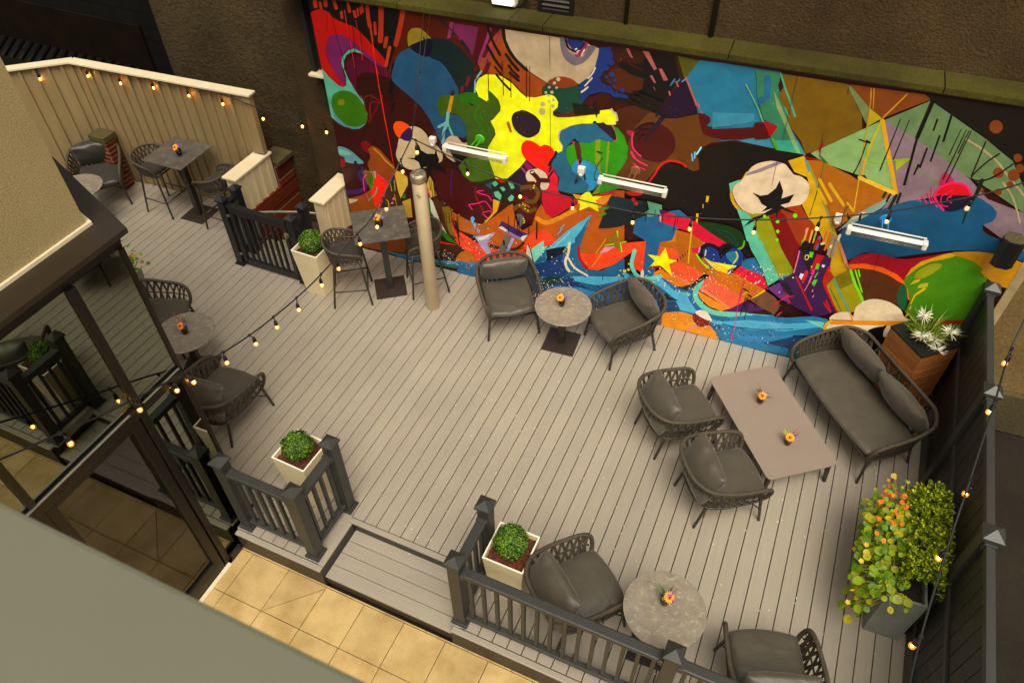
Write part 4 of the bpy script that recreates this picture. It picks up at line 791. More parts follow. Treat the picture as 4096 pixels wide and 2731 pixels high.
169 399,616 -1,-2 -4,-10 -4,-10 -2,-11 2,-10 4,-9 5,-9 1,-1 2,2 1,2 -5,8 -4,9 -2,9 2,10 4,10 4,10 -1,2
173 408,689 -4,-5 -4,-8 1,-5 6,-1 5,4 3,9 -1,5
174 411,437 7,13 17,20 68,14 8,0 20,-58 -44,-24 -33,-10 -28,14
175 454,392 33,10 44,24 4,-8 -35,-25 -29,-7
172 501,763 -3,-2 -6,-9 -7,-10 -6,-11 -2,-12 -1,-13 -1,-12 2,-2 3,0 1,2 1,13 1,13 2,10 5,10 6,9 7,10 0,3
176 514,754 26,4 23,-2 30,-15 21,-19 17,-12 28,2 22,9 18,8 15,-2 9,-7 1,-3 3,-6 -1,-15 -13,-16 0,-8 12,-6 40,8 80,25 -23,-5 24,8 0,7 29,9 6,-6 7,0 9,-23 -6,-5 0,-6 -24,-7 -8,5 -46,-13 -28,-6 -27,-15 -24,-17 -5,-17 6,-15 12,-15 -1,-15 -9,-9 -12,6 -18,-54 -72,5 -20,-30 -42,-50 -38,-9 -14,44 -11,33 3,27 26,48 -2,16 -13,24 12,12 19,26 2,14 -6,18 -1,2 -15,14 -17,12 1,-16 0,-18 1,4 -6,-8 -19,8 -5,2 -9,20 3,20 10,16
177 801,662 -2,0 -15,-6 -15,-6 -12,-7 -10,-6 -7,-5 -5,-6 -4,-6 -1,-7 0,-7 4,-9 5,-9 4,-8 1,-5 -1,-4 0,-4 1,-3 3,1 2,2 0,5 0,4 -1,6 -4,9 -6,9 -3,8 0,6 1,4 3,4 4,6 7,5 9,5 12,6 14,7 15,6 2,3
178 875,720 0,-3 2,-3 2,-3 3,-3 3,0 2,0 1,-1 2,-5 2,-7 2,-7 2,-2 2,2 1,2 -2,7 -2,7 -3,6 -3,3 -3,0 -2,0 -1,2 -2,3 -2,2 -2,2
178 890,685 0,-1 0,-3 1,-1 0,-1 -4,-2 -7,-1 -6,-2 -1,-1 0,-1 1,-1 7,2 6,1 5,2 2,4 -1,2 -1,3 -1,1
30 542,760 1,-3 6,-7 7,-6 6,-7 7,-6 8,-7 7,-6 3,0 2,3 0,3 -8,6 -7,6 -7,6 -6,6 -7,7 -6,7 -3,0
179 589,632 1,7 2,7 3,6 5,4 5,4 6,3 6,3 6,2 7,0 8,-1 9,-3 8,-3 8,-4 6,-6 6,-6 2,-6 1,-6 0,-7 -2,-7 -2,-8 -4,-7 -6,-6 -7,-6 -7,-4 -5,-3 -5,-1 -6,0 -7,1 -8,3 -8,4 -6,5 -6,6 -4,7 -3,7 -2,8
180 573,620 9,6 9,-34 -7,-1
181 695,760 1,5 5,5 6,4 5,4 6,3 7,3 7,1 7,1 7,0 7,-1 7,-1 6,-2 6,-3 5,-4 2,-4 -4,-4 -6,-4 -7,-4 -6,-2 -6,-2 -6,-1 -7,-1 -7,-1 -8,0 -10,2 -11,3
182 693,760 29,-8 22,2 35,16 9,-12 6,-29 1,-4 -2,-19 -32,-19 -22,-5 -22,-4 10,18 0,15 -8,13 6,-6 -11,9 -15,2 -19,-5 -1,15
183 690,699 -1,-4 -4,-3 -4,-1 -4,1 -1,4 1,5 3,3 5,1 3,-2
183 691,676 -2,-6 -4,-4 -6,-2 -5,3 -2,6 1,6 5,5 6,1 5,-3
183 717,698 -1,-3 -3,-3 -3,0 -2,1 -2,3 1,3 3,3 3,0 3,-1
183 717,715 0,-2 -2,-2 -3,-1 -1,2 -1,2 0,2 2,2 2,0 2,-1
183 704,709 -1,-2 -2,-2 -2,0 -1,1 -1,2 0,2 2,1 2,1 2,-1
183 702,726 0,-2 -2,-2 -2,0 -2,0 -1,2 1,3 1,1 3,1 1,-1
183 716,717 -1,-2 -1,-1 -2,-1 -2,1 -1,2 1,2 2,2 2,0 1,-1
183 731,777 -1,-3 -3,-3 -4,-1 -2,2 -2,3 1,4 3,3 4,0 3,-2
183 719,765 -1,-3 -2,-2 -3,-1 -3,2 -1,2 1,3 3,2 3,1 2,-1
183 705,750 -1,-2 -2,-2 -3,-1 -2,1 -1,3 1,2 2,2 3,1 2,-2
183 725,753 -1,-3 -2,-2 -2,0 -2,1 -1,3 1,2 2,2 2,0 2,-1
183 695,733 -1,-2 -2,-2 -2,-1 -3,2 0,2 0,2 2,2 3,1 2,-1
183 713,738 -1,-4 -2,-2 -3,0 -3,1 -1,3 1,3 3,2 3,1 2,-2
184 713,670 26,12 26,6 26,18 53,19 2,-26 -81,-25 -38,-8
185 799,720 16,22 26,14 6,6 24,-4 7,-9 -20,-27 -5,-7 -12,-4
186 767,718 32,-1 26,-7 19,6 2,-6 -1,-8 -69,-20
114 829,732 -3,-5 1,-20 3,-4 5,1 3,4 -1,20 -3,4
114 829,705 11,4 -1,-23
114 830,674 -1,-5 6,-15 4,-3 5,3 1,5 -6,15 -4,3
114 830,647 0,-3 4,-10 2,-2 3,2 1,3 -4,10 -3,1
114 829,628 0,-2 3,-7 2,-1 2,1 0,2 -3,7 -2,1
114 860,742 15,10 20,4 35,-1 35,-10 34,-13 -7,-2 -43,8 -36,10 -31,0
114 902,770 43,-2 65,-7 -9,-29 -54,21
114 923,781 38,-5 50,-12 -4,-14 -53,18
187 738,626 29,22 32,13 40,9 5,-8 52,-34 -18,-6 -20,2 -18,-4 -12,-13 -11,-2 8,1 -30,-3 -19,5 -16,-24 -6,-24 20,-48 3,16 14,18 38,2 31,-23 4,-53 -28,-22 -19,-11 -33,-11 -38,0 -10,2 4,42 -21,32 -6,10 16,39 17,12 1,15 -12,18
188 843,671 16,6 8,-7 14,3 15,-21 3,-20 -5,-4 -50,34
189 881,672 0,-1 4,-6 5,-6 3,-5 3,-8 2,-6 0,-6 -1,-2 -2,-2 -3,-2 -1,-2 1,-1 1,0 3,2 4,3 2,4 -1,6 -2,8 -3,7 -4,7 -4,5 -5,6 -1,1
190 760,582 17,14 18,7 30,3 -1,0 16,14 18,4 22,-3 16,7 5,6 -9,24 -9,16 17,-7 19,-19 14,-30 2,-34 -10,-31 -20,-36 24,-33 -62,-37 -5,30 -1,41 -11,20 -29,10 8,4 -28,-4 -17,-8 -8,-28 -13,25 -8,23
191 840,619 14,5 3,-49 7,-57 1,-69 -23,-10 20,38 -1,36 -16,35
192 876,623 -1,-3 0,-14 0,-15 1,-16 0,-19 0,-20 0,-21 2,-3 3,0 2,4 -1,20 0,21 0,19 0,16 -1,15 0,14 -2,3
193 843,584 10,4 14,-5 -11,-5
194 779,598 14,4 13,-53 -15,-3
195 788,600 6,2 11,-35 -4,3
196 772,598 2,-1 6,0 2,1 0,3 -1,1 -7,0 -2,-2
197 777,610 0,-4 5,-7 3,-1 3,3 0,3 -5,8 -3,0
198 776,512 0,9 4,9 4,8 4,4 6,3 7,3 10,1 11,1 7,0 -1,0 -6,0 -1,-2 7,-2 12,-4 10,-6 6,-6 4,-8 2,-8 1,-9 -1,-8 -3,-10 -5,-11 -7,-13 -4,-9 0,-1 2,3 0,1 -5,-4 -8,-4 -6,-1 1,5 4,9 0,9 -10,8 -15,8 -12,8 -9,6 -6,5
199 794,489 4,-13 -8,-15 -3,13
199 813,504 -1,-3 4,-17 2,-2 3,2 1,3 -4,16 -2,2
199 769,490 9,9 1,-2
196 790,545 3,1 5,-16 -4,-1
197 794,546 13,3 -7,-21
200 699,449 20,28 4,17 13,-21 0,-43 10,-13 -7,2 46,-3 19,-3 -6,-13 -60,-63 -21,-12 -22,17 -9,48 3,41
201 701,506 14,3 8,-15 13,-21 0,-43 -39,-13 -11,42
202 615,481 20,30 37,-22 -20,-60 -39,-45 -15,17 -22,19 -3,11
203 627,494 8,11 22,-17 -16,-14
204 615,481 6,5 16,-18 -4,-5
205 619,548 4,16 11,12 14,2 18,-5 12,-8 12,9 13,0 14,-7 6,-13 -9,-30 -13,-30 -5,-8 -31,6 -34,23 -10,17
206 724,561 -2,-3 1,-4 0,-1 -1,-4 -4,-8 -6,-11 -5,-9 -2,-5 -1,-4 -1,-3 1,-3 4,-1 3,3 0,3 1,3 2,4 4,9 6,11 5,9 1,6 0,4 0,3 -3,2
206 712,508 -2,-3 -4,-16 0,-3 3,0 2,2 5,16 -1,3
207 719,495 -2,-1 -19,-38 0,-3 3,-1 2,2 19,37 0,3
208 634,458 1,6 3,6 3,6 6,4 6,3 7,3 5,2 5,2 6,0 6,-2 8,-3 6,-4 4,-5 2,-6 2,-6 2,-8 2,-7 1,-7 -1,-5 -2,-5 -3,-5 -5,-4 -6,-3 -5,-1 -4,4 -2,7 -4,4 -7,0 -7,-3 -7,-1 -6,2 -6,5 -5,5 -3,5 -1,6
209 647,474 1,-7 8,-6 7,-6 5,-5 0,-6 -1,-8 -1,-10 3,-6 8,1 4,7 1,9 1,11 -2,11 -7,9 -8,6 -7,7 -7,0
209 668,446 6,-3 32,6 6,5 0,8 -6,3 -32,-6 -6,-5
210 651,470 2,0 6,4 2,2 -1,2 -2,0 -6,-3 -2,-2
211 599,397 -8,-27 -20,-21 -25,-6 -20,11 -7,24 9,28 20,20 24,6 19,-11
212 536,423 35,4 -5,-11 -17,-4
213 522,404 12,12 10,-10 -13,-14
213 575,420 12,5 11,-20 -11,-8
213 548,394 11,6 9,-9 -9,-9
213 527,372 15,8 12,-14 -5,-18 -17,8
213 574,360 13,17 9,-5 -5,-16 -12,-6
214 688,410 -7,-26 -19,-20 -24,-6 -20,11 -7,23 7,27 19,19 24,6 19,-11
214 678,355 -7,-28 -20,-21 -24,-6 -20,11 -7,25 7,27 20,21 24,6 19,-12
214 673,312 -4,-16 -11,-13 -14,-4 -12,7 -4,14 4,16 11,12 14,4 12,-6
215 617,405 6,-1 12,5 12,5 8,2 6,-2 5,-5 2,-4 0,-8 -4,-10 -4,-7 -4,-3 -9,-1 -10,-2 -6,-6 0,-8 6,-2 10,2 11,2 11,7 7,13 5,15 1,13 -5,11 -8,7 -11,3 -12,-2 -13,-5 -12,-6 -5,-6
215 591,313 6,3 7,10 7,9 3,3 6,-3 9,-8 12,-5 12,3 9,7 8,6 3,6 -3,7 -6,-1 -8,-6 -6,-5 -5,-2 -7,4 -10,8 -12,4 -13,-7 -8,-11 -8,-10 -1,-7
216 613,374 3,-2 22,2 4,2 1,5 -4,3 -22,-2 -4,-2
217 621,358 1,-3 23,-11 3,0 2,4 -2,3 -22,11 -3,-1
218 632,294 -4,-15 -10,-11 -14,-4 -10,6 -4,14 4,15 10,11 14,4 10,-6
218 619,267 -4,-14 -10,-11 -12,-3 -9,6 -4,12 4,14 10,10 11,3 10,-5
219 599,305 -2,-5 2,-15 3,-3 4,2 2,5 -2,15 -3,3
219 606,284 -1,-4 1,-10 3,-2 3,1 1,4 -1,10 -2,3
219 587,270 0,-4 3,-10 2,-2 3,2 1,4 -3,10 -2,2
219 593,258 0,-4 2,-4 2,-1 3,3 0,3 -2,4 -2,1
220 665,430 -1,-2 -1,-1 -2,-1 -1,1 -1,2 1,2 1,1 2,1 1,-1
220 663,422 0,-2 -2,-2 -2,0 -1,0 -1,2 1,2 1,2 2,0 2,-1
220 653,416 -1,-2 -1,-2 -1,0 -2,1 0,1 0,2 1,1 2,1 1,-1
220 617,346 0,-2 -1,-1 -2,-1 -1,1 -1,2 1,2 1,1 2,0 1,0
220 629,352 -1,-2 -1,-1 -2,-1 -1,1 -1,1 1,2 1,2 2,0 1,0
220 636,349 -1,-2 -1,-1 -1,-1 -2,1 0,2 0,1 2,2 1,0 1,-1
220 636,338 0,-2 -2,-1 -1,-1 -2,1 0,2 0,2 2,1 1,0 2,0
220 645,334 0,-2 -1,-2 -2,0 -1,0 -1,2 1,2 1,2 2,0 1,-1
220 631,298 -1,-2 -1,-1 -2,0 -1,1 -1,1 1,2 1,1 2,1 1,-1
220 634,291 0,-2 -1,-1 -2,-1 -1,1 -1,2 1,2 1,1 2,0 1,-1
220 632,284 0,-2 -1,-1 -2,-1 -1,1 0,1 0,2 1,2 2,0 1,-1
221 575,329 15,15 15,-76 19,-17 34,31 11,50 18,38 15,-34 22,-9 22,14 57,60 23,23 85,48 27,6 20,-193 -115,-113 -39,34 -99,13 -77,-35 -55,-44 -65,-14 -31,53 27,67
222 666,310 3,-6 7,-4 8,-4 10,-2 9,0 10,4 15,9 21,17 24,21 25,21 3,7 -4,6 -6,-1 -24,-20 -25,-21 -20,-15 -12,-8 -7,-2 -6,-1 -6,1 -7,4 -7,4 -7,-2
223 937,490 -26,-18 -85,-48 -22,-11 -4,-15 28,3 42,-2 24,34 17,39
224 826,424 88,51 -5,-15 -49,-24
225 628,177 3,18 10,25 10,20 8,12 7,8 8,6 9,5 10,2 11,-1 11,-6 12,-10 7,-11 0,-11 -5,-12 -8,-12 -13,-12 -16,-11 -17,-8 -18,-5 -18,-2
225 452,158 53,-9 68,-4 55,35 12,-20 -11,-32 -181,-53
226 500,156 3,-4 21,-1 21,-1 19,0 17,4 14,6 12,8 10,10 8,11 7,10 1,6 -4,3 -4,-2 -7,-11 -7,-9 -8,-8 -10,-6 -13,-6 -14,-3 -18,-1 -21,2 -20,1 -5,-3
227 553,270 90,-30 -17,-31 -85,31
228 541,240 12,10 21,-12 -4,-8
228 626,209 -13,7 15,16 14,6
229 570,238 47,-16 7,-14 -58,20
230 562,218 29,-3 -12,-73 -43,-12 9,35
231 587,214 10,-4 -24,-68 -11,0
219 556,194 -1,-4 2,-15 2,-3 4,2 1,4 -2,16 -2,2
219 566,170 -1,-2 2,-7 2,-1 2,2 0,2 -1,7 -2,1
231 453,182 49,18 29,20 -32,-49 21,13 -22,-19 16,-42 -9,-14 -29,32 -11,21
232 461,175 54,35 -17,-25 -21,-15
233 512,128 27,14 -3,-15 -26,-15
234 379,1 3,49 73,6 199,47 43,63 155,-4 135,-5 145,4 52,-60 -28,-99 -31,-1 -601,0 -75,4 -39,-4
235 687,61 74,66 64,-31 66,-43 -25,-52 -161,0 -13,1
236 769,168 38,-20 47,-18 89,25 41,28 -3,-27 -94,-56 -77,-5
237 732,51 95,22 93,-3 73,32 -11,-43 -121,-36 -96,10
238 712,45 0,-2 -1,-1 -2,-1 -1,1 0,2 0,1 1,2 2,0 1,-1
238 728,66 0,-2 -2,-2 -1,0 -1,0 -1,2 0,2 2,2 1,0 2,0
238 737,84 -1,-1 -1,-1 -1,-1 -1,1 -1,1 1,2 1,1 1,0 1,0
238 748,104 0,-2 -1,-1 -1,0 -1,1 0,1 0,1 1,1 1,1 1,-1
238 703,26 -1,-2 -1,-1 -1,-1 -1,1 0,1 0,2 1,1 1,1 1,-1
238 722,40 0,-2 -1,-1 -2,-1 -1,1 0,1 0,2 1,2 2,0 1,0
238 745,122 -1,-2 -1,0 -1,-1 -1,1 0,1 0,1 1,2 1,0 1,-1
238 757,137 -1,-1 -1,-2 -1,0 -1,0 -1,2 1,2 1,1 1,0 1,0
238 770,99 0,-1 -1,-2 -1,0 0,1 -1,1 0,1 1,1 1,0 1,0
238 699,37 0,-2 -1,-1 -1,0 -1,0 0,2 0,1 1,1 1,0 1,0
238 734,56 0,-2 -1,-1 -1,0 -1,0 -1,1 1,2 1,1 1,1 1,-1
238 755,78 0,-1 -1,-1 -1,0 -1,1 0,1 1,2 1,0 1,0
239 684,56 56,53 20,-21 12,2 -40,-31 -31,-26
68 661,71 -9,63 -8,26 54,44 73,56 76,111 -30,-134 27,-74 52,3 67,72 8,-72
240 644,165 8,16 45,52 3,-27 13,8 -45,-82
241 706,196 64,90 77,85 -11,-42 -25,-67 -42,-38 -62,-78
242 713,183 2,1 71,104 0,2 -1,2 -2,-1 -71,-105 0,-2
242 742,232 1,1 32,31 1,1 -1,2 -1,-1 -32,-31 -1,-1
68 846,369 -13,-45 -15,-52 -12,-38 -6,34 20,40
235 707,146 3,49 55,27 -1,-55 25,-39 -18,-23 -94,-29 -9,49
243 706,196 33,19 33,15 -9,-31 -52,-50
244 638,164 4,38 10,-21 8,-44 25,-47 -16,6 -21,38
245 643,205 -1,-2 4,-7 3,-8 3,-9 4,-14 3,-16 4,-17 1,0 1,0 1,2 -4,16 -3,17 -4,13 -3,10 -4,8 -3,8 -1,0
246 781,250 -2,-4 0,-14 0,-14 -1,-13 -3,-12 -4,-12 -2,-12 1,-11 3,-10 3,-8 3,-5 3,-4 3,-3 4,-1 4,5 -1,4 -3,4 -2,3 -3,4 -3,7 -2,8 -1,8 2,10 3,11 3,13 1,14 1,15 0,14 -2,4
246 779,187 0,-3 8,-13 7,-12 10,-11 14,-8 16,-6 16,-6 3,1 1,4 -1,3 -16,6 -15,6 -13,8 -10,9 -7,12 -7,12 -3,1
220 769,208 -1,-2 -1,-1 -2,-1 -1,1 -1,2 1,2 1,1 2,1 1,-1
220 774,217 -1,-2 -1,-1 -1,-1 -2,1 0,2 0,2 1,1 2,1 1,-1
220 776,203 0,-2 -1,-1 -2,0 -1,0 0,2 0,1 1,1 1,1 1,-1
159 765,314 -1,-1 -14,-18 0,-2 1,-1 1,0 14,19 0,2
159 759,297 -2,-1 -15,-26 -1,-1 2,-1 1,0 16,26 0,2
152 811,240 14,-23 58,16 0,1 66,58 72,28 6,-125 -19,8 -14,5 -3,21 5,50 -31,-35 -32,-41 -45,-36 29,13 -36,-16 -30,-4 -27,20
247 811,240 -2,-6 2,-14 2,-16 4,-14 8,-12 10,-11 9,-10 4,-1 3,5 0,5 -10,10 -9,10 -7,10 -4,13 -1,14 -2,15 -3,3
248 883,234 14,28 36,14 -29,-32
222 899,297 -1,-1 -28,-65 1,-2 1,-1 2,1 27,65 0,2
222 890,238 -1,-2 -27,-62 0,-2 1,-1 2,1 27,62 0,2
249 872,328 25,114 14,30 -8,-21 102,8 10,-55 -47,-28 -28,-24 -30,-14 -34,-11
250 905,449 36,3 -38,-1 96,4 -39,-41 -70,-6
88 973,457 0,-5 -3,-3 -3,-1 -4,2 -1,4 0,4 3,3 4,1 3,-2
88 982,445 0,-4 -3,-3 -3,-1 -4,1 -1,4 0,4 3,4 4,0 3,-1
251 872,391 3,0 23,16 1,3 -1,3 -3,0 -23,-15 -1,-4
251 870,370 3,0 18,13 2,3 -2,4 -2,0 -18,-13 -2,-3
252 784,430 28,2 13,14 11,4 10,-13 30,7 -19,-20 5,-11 7,-27 -31,12 -30,-23 2,25 -11,14
253 784,430 28,2 -6,-15 -9,2
254 1011,412 68,32 23,10 37,-23 -32,-46 -7,-39 -35,-18 -1,-51 -1,-83 -34,-12 -8,138 -42,18 1,50
255 1008,460 43,-2 4,-33 -38,-18 -11,15 11,10
256 1065,328 35,18 4,38 37,-2 51,-15 20,-23 -27,-28 79,-72 18,-7 8,41 36,-14 23,-62 -140,48 -84,23 -62,46
257 1097,345 7,39 5,-40 -39,-23
258 1050,426 17,12 72,-9 26,-3 97,-56 -33,-13 -32,-1 -57,30 -85,15
259 1045,442 33,-2 -27,-16
260 1050,426 -1,-3 3,-21 1,-2 3,1 0,2 -2,21 -2,2
261 1150,454 7,1 2,-31 -5,1
261 1167,514 8,1 0,-20 -6,-2
261 1162,485 2,1 2,-14 -2,1
262 1142,424 -1,-2 1,-11 2,-10 1,-18 3,-31 3,-39 4,-40 1,-2 2,1 1,2 -4,40 -3,39 -2,31 -2,18 -2,10 -1,10 -1,2
262 1155,263 -1,-3 2,-17 1,-3 3,0 1,4 -1,17 -2,3
263 1159,424 7,5 14,3 16,3 15,1 16,0 15,0 14,-2 12,-3 11,-5 8,-7 6,-9 4,-10 0,-12 -2,-13 -4,-9 -7,-1 -9,3 -10,3 -11,4 -11,5 -13,6 -14,6 -15,7 -13,7 -13,7 -11,6
264 1211,416 1,-1 16,-1 15,-2 14,-4 9,-9 8,-12 8,-12 1,0 1,1 0,1 -8,12 -8,12 -10,9 -14,5 -16,1 -16,2 -1,-1
264 1225,404 1,-1 11,-3 11,-4 9,-4 5,-5 3,-5 4,-6 1,-1 1,1 0,2 -4,6 -3,5 -6,5 -9,5 -11,3 -11,4 -1,0
265 1295,398 -1,-2 1,-7 0,-6 0,-5 -3,-4 -4,-4 -4,-4 -1,-3 2,-3 2,0 4,4 5,5 3,6 1,7 0,8 -1,6 -1,3
266 1064,315 54,-1 13,-40 78,-24 -28,-49 -31,-5 -39,29 -51,20
267 1061,210 21,24 31,-18 57,-14 11,-3 -28,-20 -34,-6 -27,19 -10,15 -23,-14
268 1111,225 69,-22 -9,-9 -55,21
269 1039,216 16,36 -9,-20 32,7 41,-30 -21,12 -23,11
270 1032,273 37,3 13,36 16,-38 26,1 -23,-20 18,-46 -42,33 -31,-12 11,25
271 890,305 26,-1 17,30 3,-33 26,2 -19,-17 11,-28 -32,20 -26,-10 13,21
272 897,267 1,0 28,13 1,1 -1,2 -1,1 -27,-13 -1,-2
272 943,294 0,-2 8,-33 1,-1 2,1 0,2 -8,32 -1,1
272 963,304 -1,0 -17,-10 -1,-1 1,-2 1,0 17,9 1,2
272 928,332 6,4 3,-31
273 1122,282 -1,-2 2,-8 2,-2 2,1 0,3 -2,8 -1,1
273 1129,292 0,-1 2,-8 0,-1 2,0 0,2 -2,8 0,1
273 1134,302 0,-1 2,-8 1,-1 2,1 0,1 -2,8 -1,1
273 1140,310 0,-1 3,-8 1,-1 1,1 0,1 -3,8 -1,1
273 1147,321 -1,-2 2,-6 1,-1 1,1 0,1 -1,6 -1,1
274 1192,301 2,7 -2,9 -1,8 0,5 2,7 3,6 4,4 5,1 7,0 6,-1 5,-3 5,-4 10,-2 6,9 4,8 2,5 4,0 7,0 8,0 5,4 -1,8 -5,4 -7,0 -9,0 -9,-3 -6,-9 -3,-8 -1,-3 0,1 -4,4 -7,4 -9,2 -9,0 -9,-2 -8,-8 -5,-9 -4,-11 0,-11 2,-10 2,-9 4,-6
275 1191,326 -1,7 2,5 3,4 4,5 6,4 6,1 7,-2 8,-4 6,-4 4,-7 3,-8 3,-3 4,5 3,9 5,9 4,7 6,6 5,4 8,1 8,0 7,-2 6,-5 5,-8 3,-8 0,-10 -1,-11 -2,-9 -3,-5 -4,-2 -3,-4 -2,-8 -2,-9 -1,-10 -1,-14 -1,-15 -5,-9 -8,2 -12,9 -13,10 -13,11 -15,13 -12,12 -8,12 -5,11
274 1231,346 11,-22 13,32 14,8 -9,-18 -15,-30
276 1195,310 25,-10 71,4 -18,-22 0,-32 -49,32
277 1233,300 60,5 -18,-18
278 1256,336 2,7 7,6 7,4 5,2 6,1 5,-3 3,-7 3,-11 0,-9 -3,-7 -5,-6 -6,-1 -9,5 -10,10
279 1281,355 0,-3 3,-4 3,-5 1,-5 -1,-8 -3,-9 -2,-9 0,-3 2,-1 1,2 3,9 3,10 1,9 -2,7 -3,5 -3,5 -2,1
280 1293,304 -1,0 -6,-10 -5,-10 -5,-10 -3,-8 -1,-8 -1,-8 0,-2 2,-1 2,2 1,7 2,8 2,8 4,8 6,10 5,10 0,3
279 1198,338 -1,-2 1,-20 1,-2 1,0 1,2 0,20 -1,2
272 1173,314 1,-3 6,-9 7,-8 8,-7 7,-6 8,-5 7,-4 3,0 1,3 -2,2 -7,5 -8,4 -7,6 -7,7 -6,8 -7,8 -2,1
281 1157,331 26,11 -2,-23 -17,-1
282 1179,342 -1,-2 0,-17 1,-3 2,0 1,2 1,17 -1,3
274 1287,274 5,2 16,22 1,8 -5,5 -6,-2 -15,-21 -1,-8
283 1289,276 18,29 26,-7 6,-30
283 1288,277 15,30 69,-15 23,-39 -11,-10
284 1306,331 28,18 35,-43 9,-16 -73,17
285 1298,368 18,4 9,-28 -16,6
286 1309,347 -1,-3 -1,-14 2,-3 2,0 1,3 0,14 -1,2
287 1359,266 -1,-1 -6,-17 1,-2 1,-1 1,1 6,17 -1,2
287 1369,275 -1,-1 -5,-10 0,-1 2,-1 1,0 4,10 0,2
288 1226,276 51,-7 11,8 95,-32 7,-4 -34,-50 -41,6 -82,41 -20,20
289 1196,186 10,35 19,26 125,-58 -43,-51 -16,10
290 1197,182 109,-43 -21,-17 -39,6 -31,23
291 1198,194 2,-4 103,-52 3,1 1,5 -2,3 -102,53 -3,-1
292 1297,126 53,60 54,-16 -13,-19 -62,-21
293 1357,192 33,48 31,-14 25,-27 -9,-40 -40,12
294 1358,195 30,50 4,-6 -21,-29
272 1333,203 1,1 10,14 1,2 -2,1 -1,0 -10,-15 0,-2
104 1326,230 1,-3 18,-7 2,0 1,3 -2,2 -18,8 -2,-1
104 1346,209 2,-2 9,-5 2,1 1,3 -1,2 -10,5 -2,-1
295 962,183 29,0 93,19 57,-28 27,4 38,43 -6,-65 50,-46 38,1 149,48 34,-143 -99,-11 -77,3 -43,50 -82,21 -75,-35 -35,-12 -81,52
296 1088,96 61,24 33,-27 -53,-28 -37,-22
236 968,190 24,-21 50,6 36,25 55,-42 38,6 14,-4 -36,-40 -70,44 -36,2 -72,-8
236 1143,118 28,42 11,-24 27,-34 46,-24 197,20 6,-26 -116,-8 -70,1 -74,21 -36,0
297 1204,230 -5,-6 -5,-16 -5,-18 -1,-18 3,-18 7,-14 9,-12 12,-11 14,-9 14,-6 13,-2 13,0 15,2 22,4 23,7 25,6 24,6 24,6 25,6 4,7 -1,10 -7,3 -24,-5 -25,-6 -24,-6 -24,-6 -24,-7 -20,-4 -14,-2 -11,0 -10,2 -12,5 -12,8 -10,8 -7,10 -5,9 -2,10 1,12 5,15 4,17 -1,9
237 1355,118 25,22 58,15 8,-35 -79,-13
298 1141,174 38,25 51,54 -35,-49 -26,-33
299 1089,118 22,24 9,-12 31,-6 -29,-9
297 990,284 -4,-6 -2,-18 -2,-20 0,-18 4,-16 7,-13 8,-11 8,-8 11,-5 14,-1 16,7 18,10 17,10 4,6 -3,7 -5,1 -17,-10 -18,-10 -13,-5 -10,0 -7,4 -7,6 -7,9 -5,11 -3,12 0,15 2,18 2,19 -2,6
238 1022,208 -2,-6 3,-42 3,-5 5,1 2,6 -3,42 -3,5
238 1059,174 -2,-4 0,-22 2,-5 5,0 2,5 0,22 -2,5
220 982,222 0,-3 -1,-1 -2,-1 -1,1 -1,2 0,2 1,2 2,0 2,-1
220 975,192 -1,-4 -2,-4 -3,0 -3,1 -1,3 0,4 2,4 4,0 2,-1
220 986,200 -1,-4 -2,-3 -3,-1 -2,2 -2,3 1,4 2,3 3,0 2,-1
220 960,186 -1,-2 -1,-2 -2,-1 -2,1 -1,2 1,3 1,1 2,1 2,-1
220 969,177 -1,-2 -1,-1 -1,-1 -2,1 0,2 0,2 1,1 2,1 1,-1
220 956,165 0,-3 -2,-2 -2,0 -2,1 -1,2 1,3 1,2 3,1 2,-1
220 968,158 0,-2 -1,-1 -2,-1 -1,1 -1,2 0,2 2,1 1,1 1,-1
223 1088,1 -8,10 6,15 10,13 9,10 11,9 13,7 13,6 14,5 14,3 12,1 12,-1 12,-3 16,-4 16,-7 14,-7 10,-7 8,-6 7,-8 11,-12 10,-12 -1,-9 -19,-3 -32,1 -35,2 -43,-3 -7,0
300 1204,76 0,5 1,6 6,1 15,-4 20,-8 13,-8 3,-7 -3,-7 -5,-6 -8,-6 -10,-5 -9,-1 -7,4 -6,8 -4,8 -4,6 -2,7
301 1209,90 1,6 6,7 6,4 7,1 8,-1 7,-3 6,-6 5,-6 4,-7 4,-6 1,-6 -1,-3 -7,1 -11,2 -10,3 -11,4 -10,5
302 1199,6 2,0 23,28 0,4 -1,3 -3,-1 -23,-28 0,-3
303 1306,8 5,5 13,5 13,2 15,-3 15,-7 7,-5 -7,-2 -15,-1 -15,1 -13,1 -13,2
304 1357,138 41,27 39,-6 1,-3
305 1303,101 62,31 105,26 73,31 40,1 -1,-42 -3,-27 -72,-25 4,-95 -193,0 -31,16
236 1285,76 84,38 106,21 99,41 3,-18 -94,-52 -106,-31
306 1523,167 53,9 5,-26 -25,7
237 1340,36 147,52 68,44 -48,-36 -10,-30 -109,-40
307 1323,68 1,0 33,6 32,7 31,8 28,9 27,12 26,10 1,2 -1,1 -1,0 -26,-11 -27,-10 -28,-10 -30,-8 -33,-6 -33,-7 0,-1
308 1447,413 84,-8 4,-30 6,-64 58,-84 -51,-40 -56,17 -53,19 -44,29 28,36 28,42
309 1447,413 42,-2 8,-39 -10,-32
309 1423,281 15,11 35,-45 -14,0
310 1395,252 27,29 25,-38 19,-25 -27,5
311 1492,406 20,2 -5,-30 -7,-30 -11,1
312 1458,317 0,-3 12,-18 12,-18 12,-17 11,-18 12,-19 13,-18 2,-1 2,3 0,3 -12,18 -13,18 -12,18 -11,18 -12,17 -12,18 -3,1
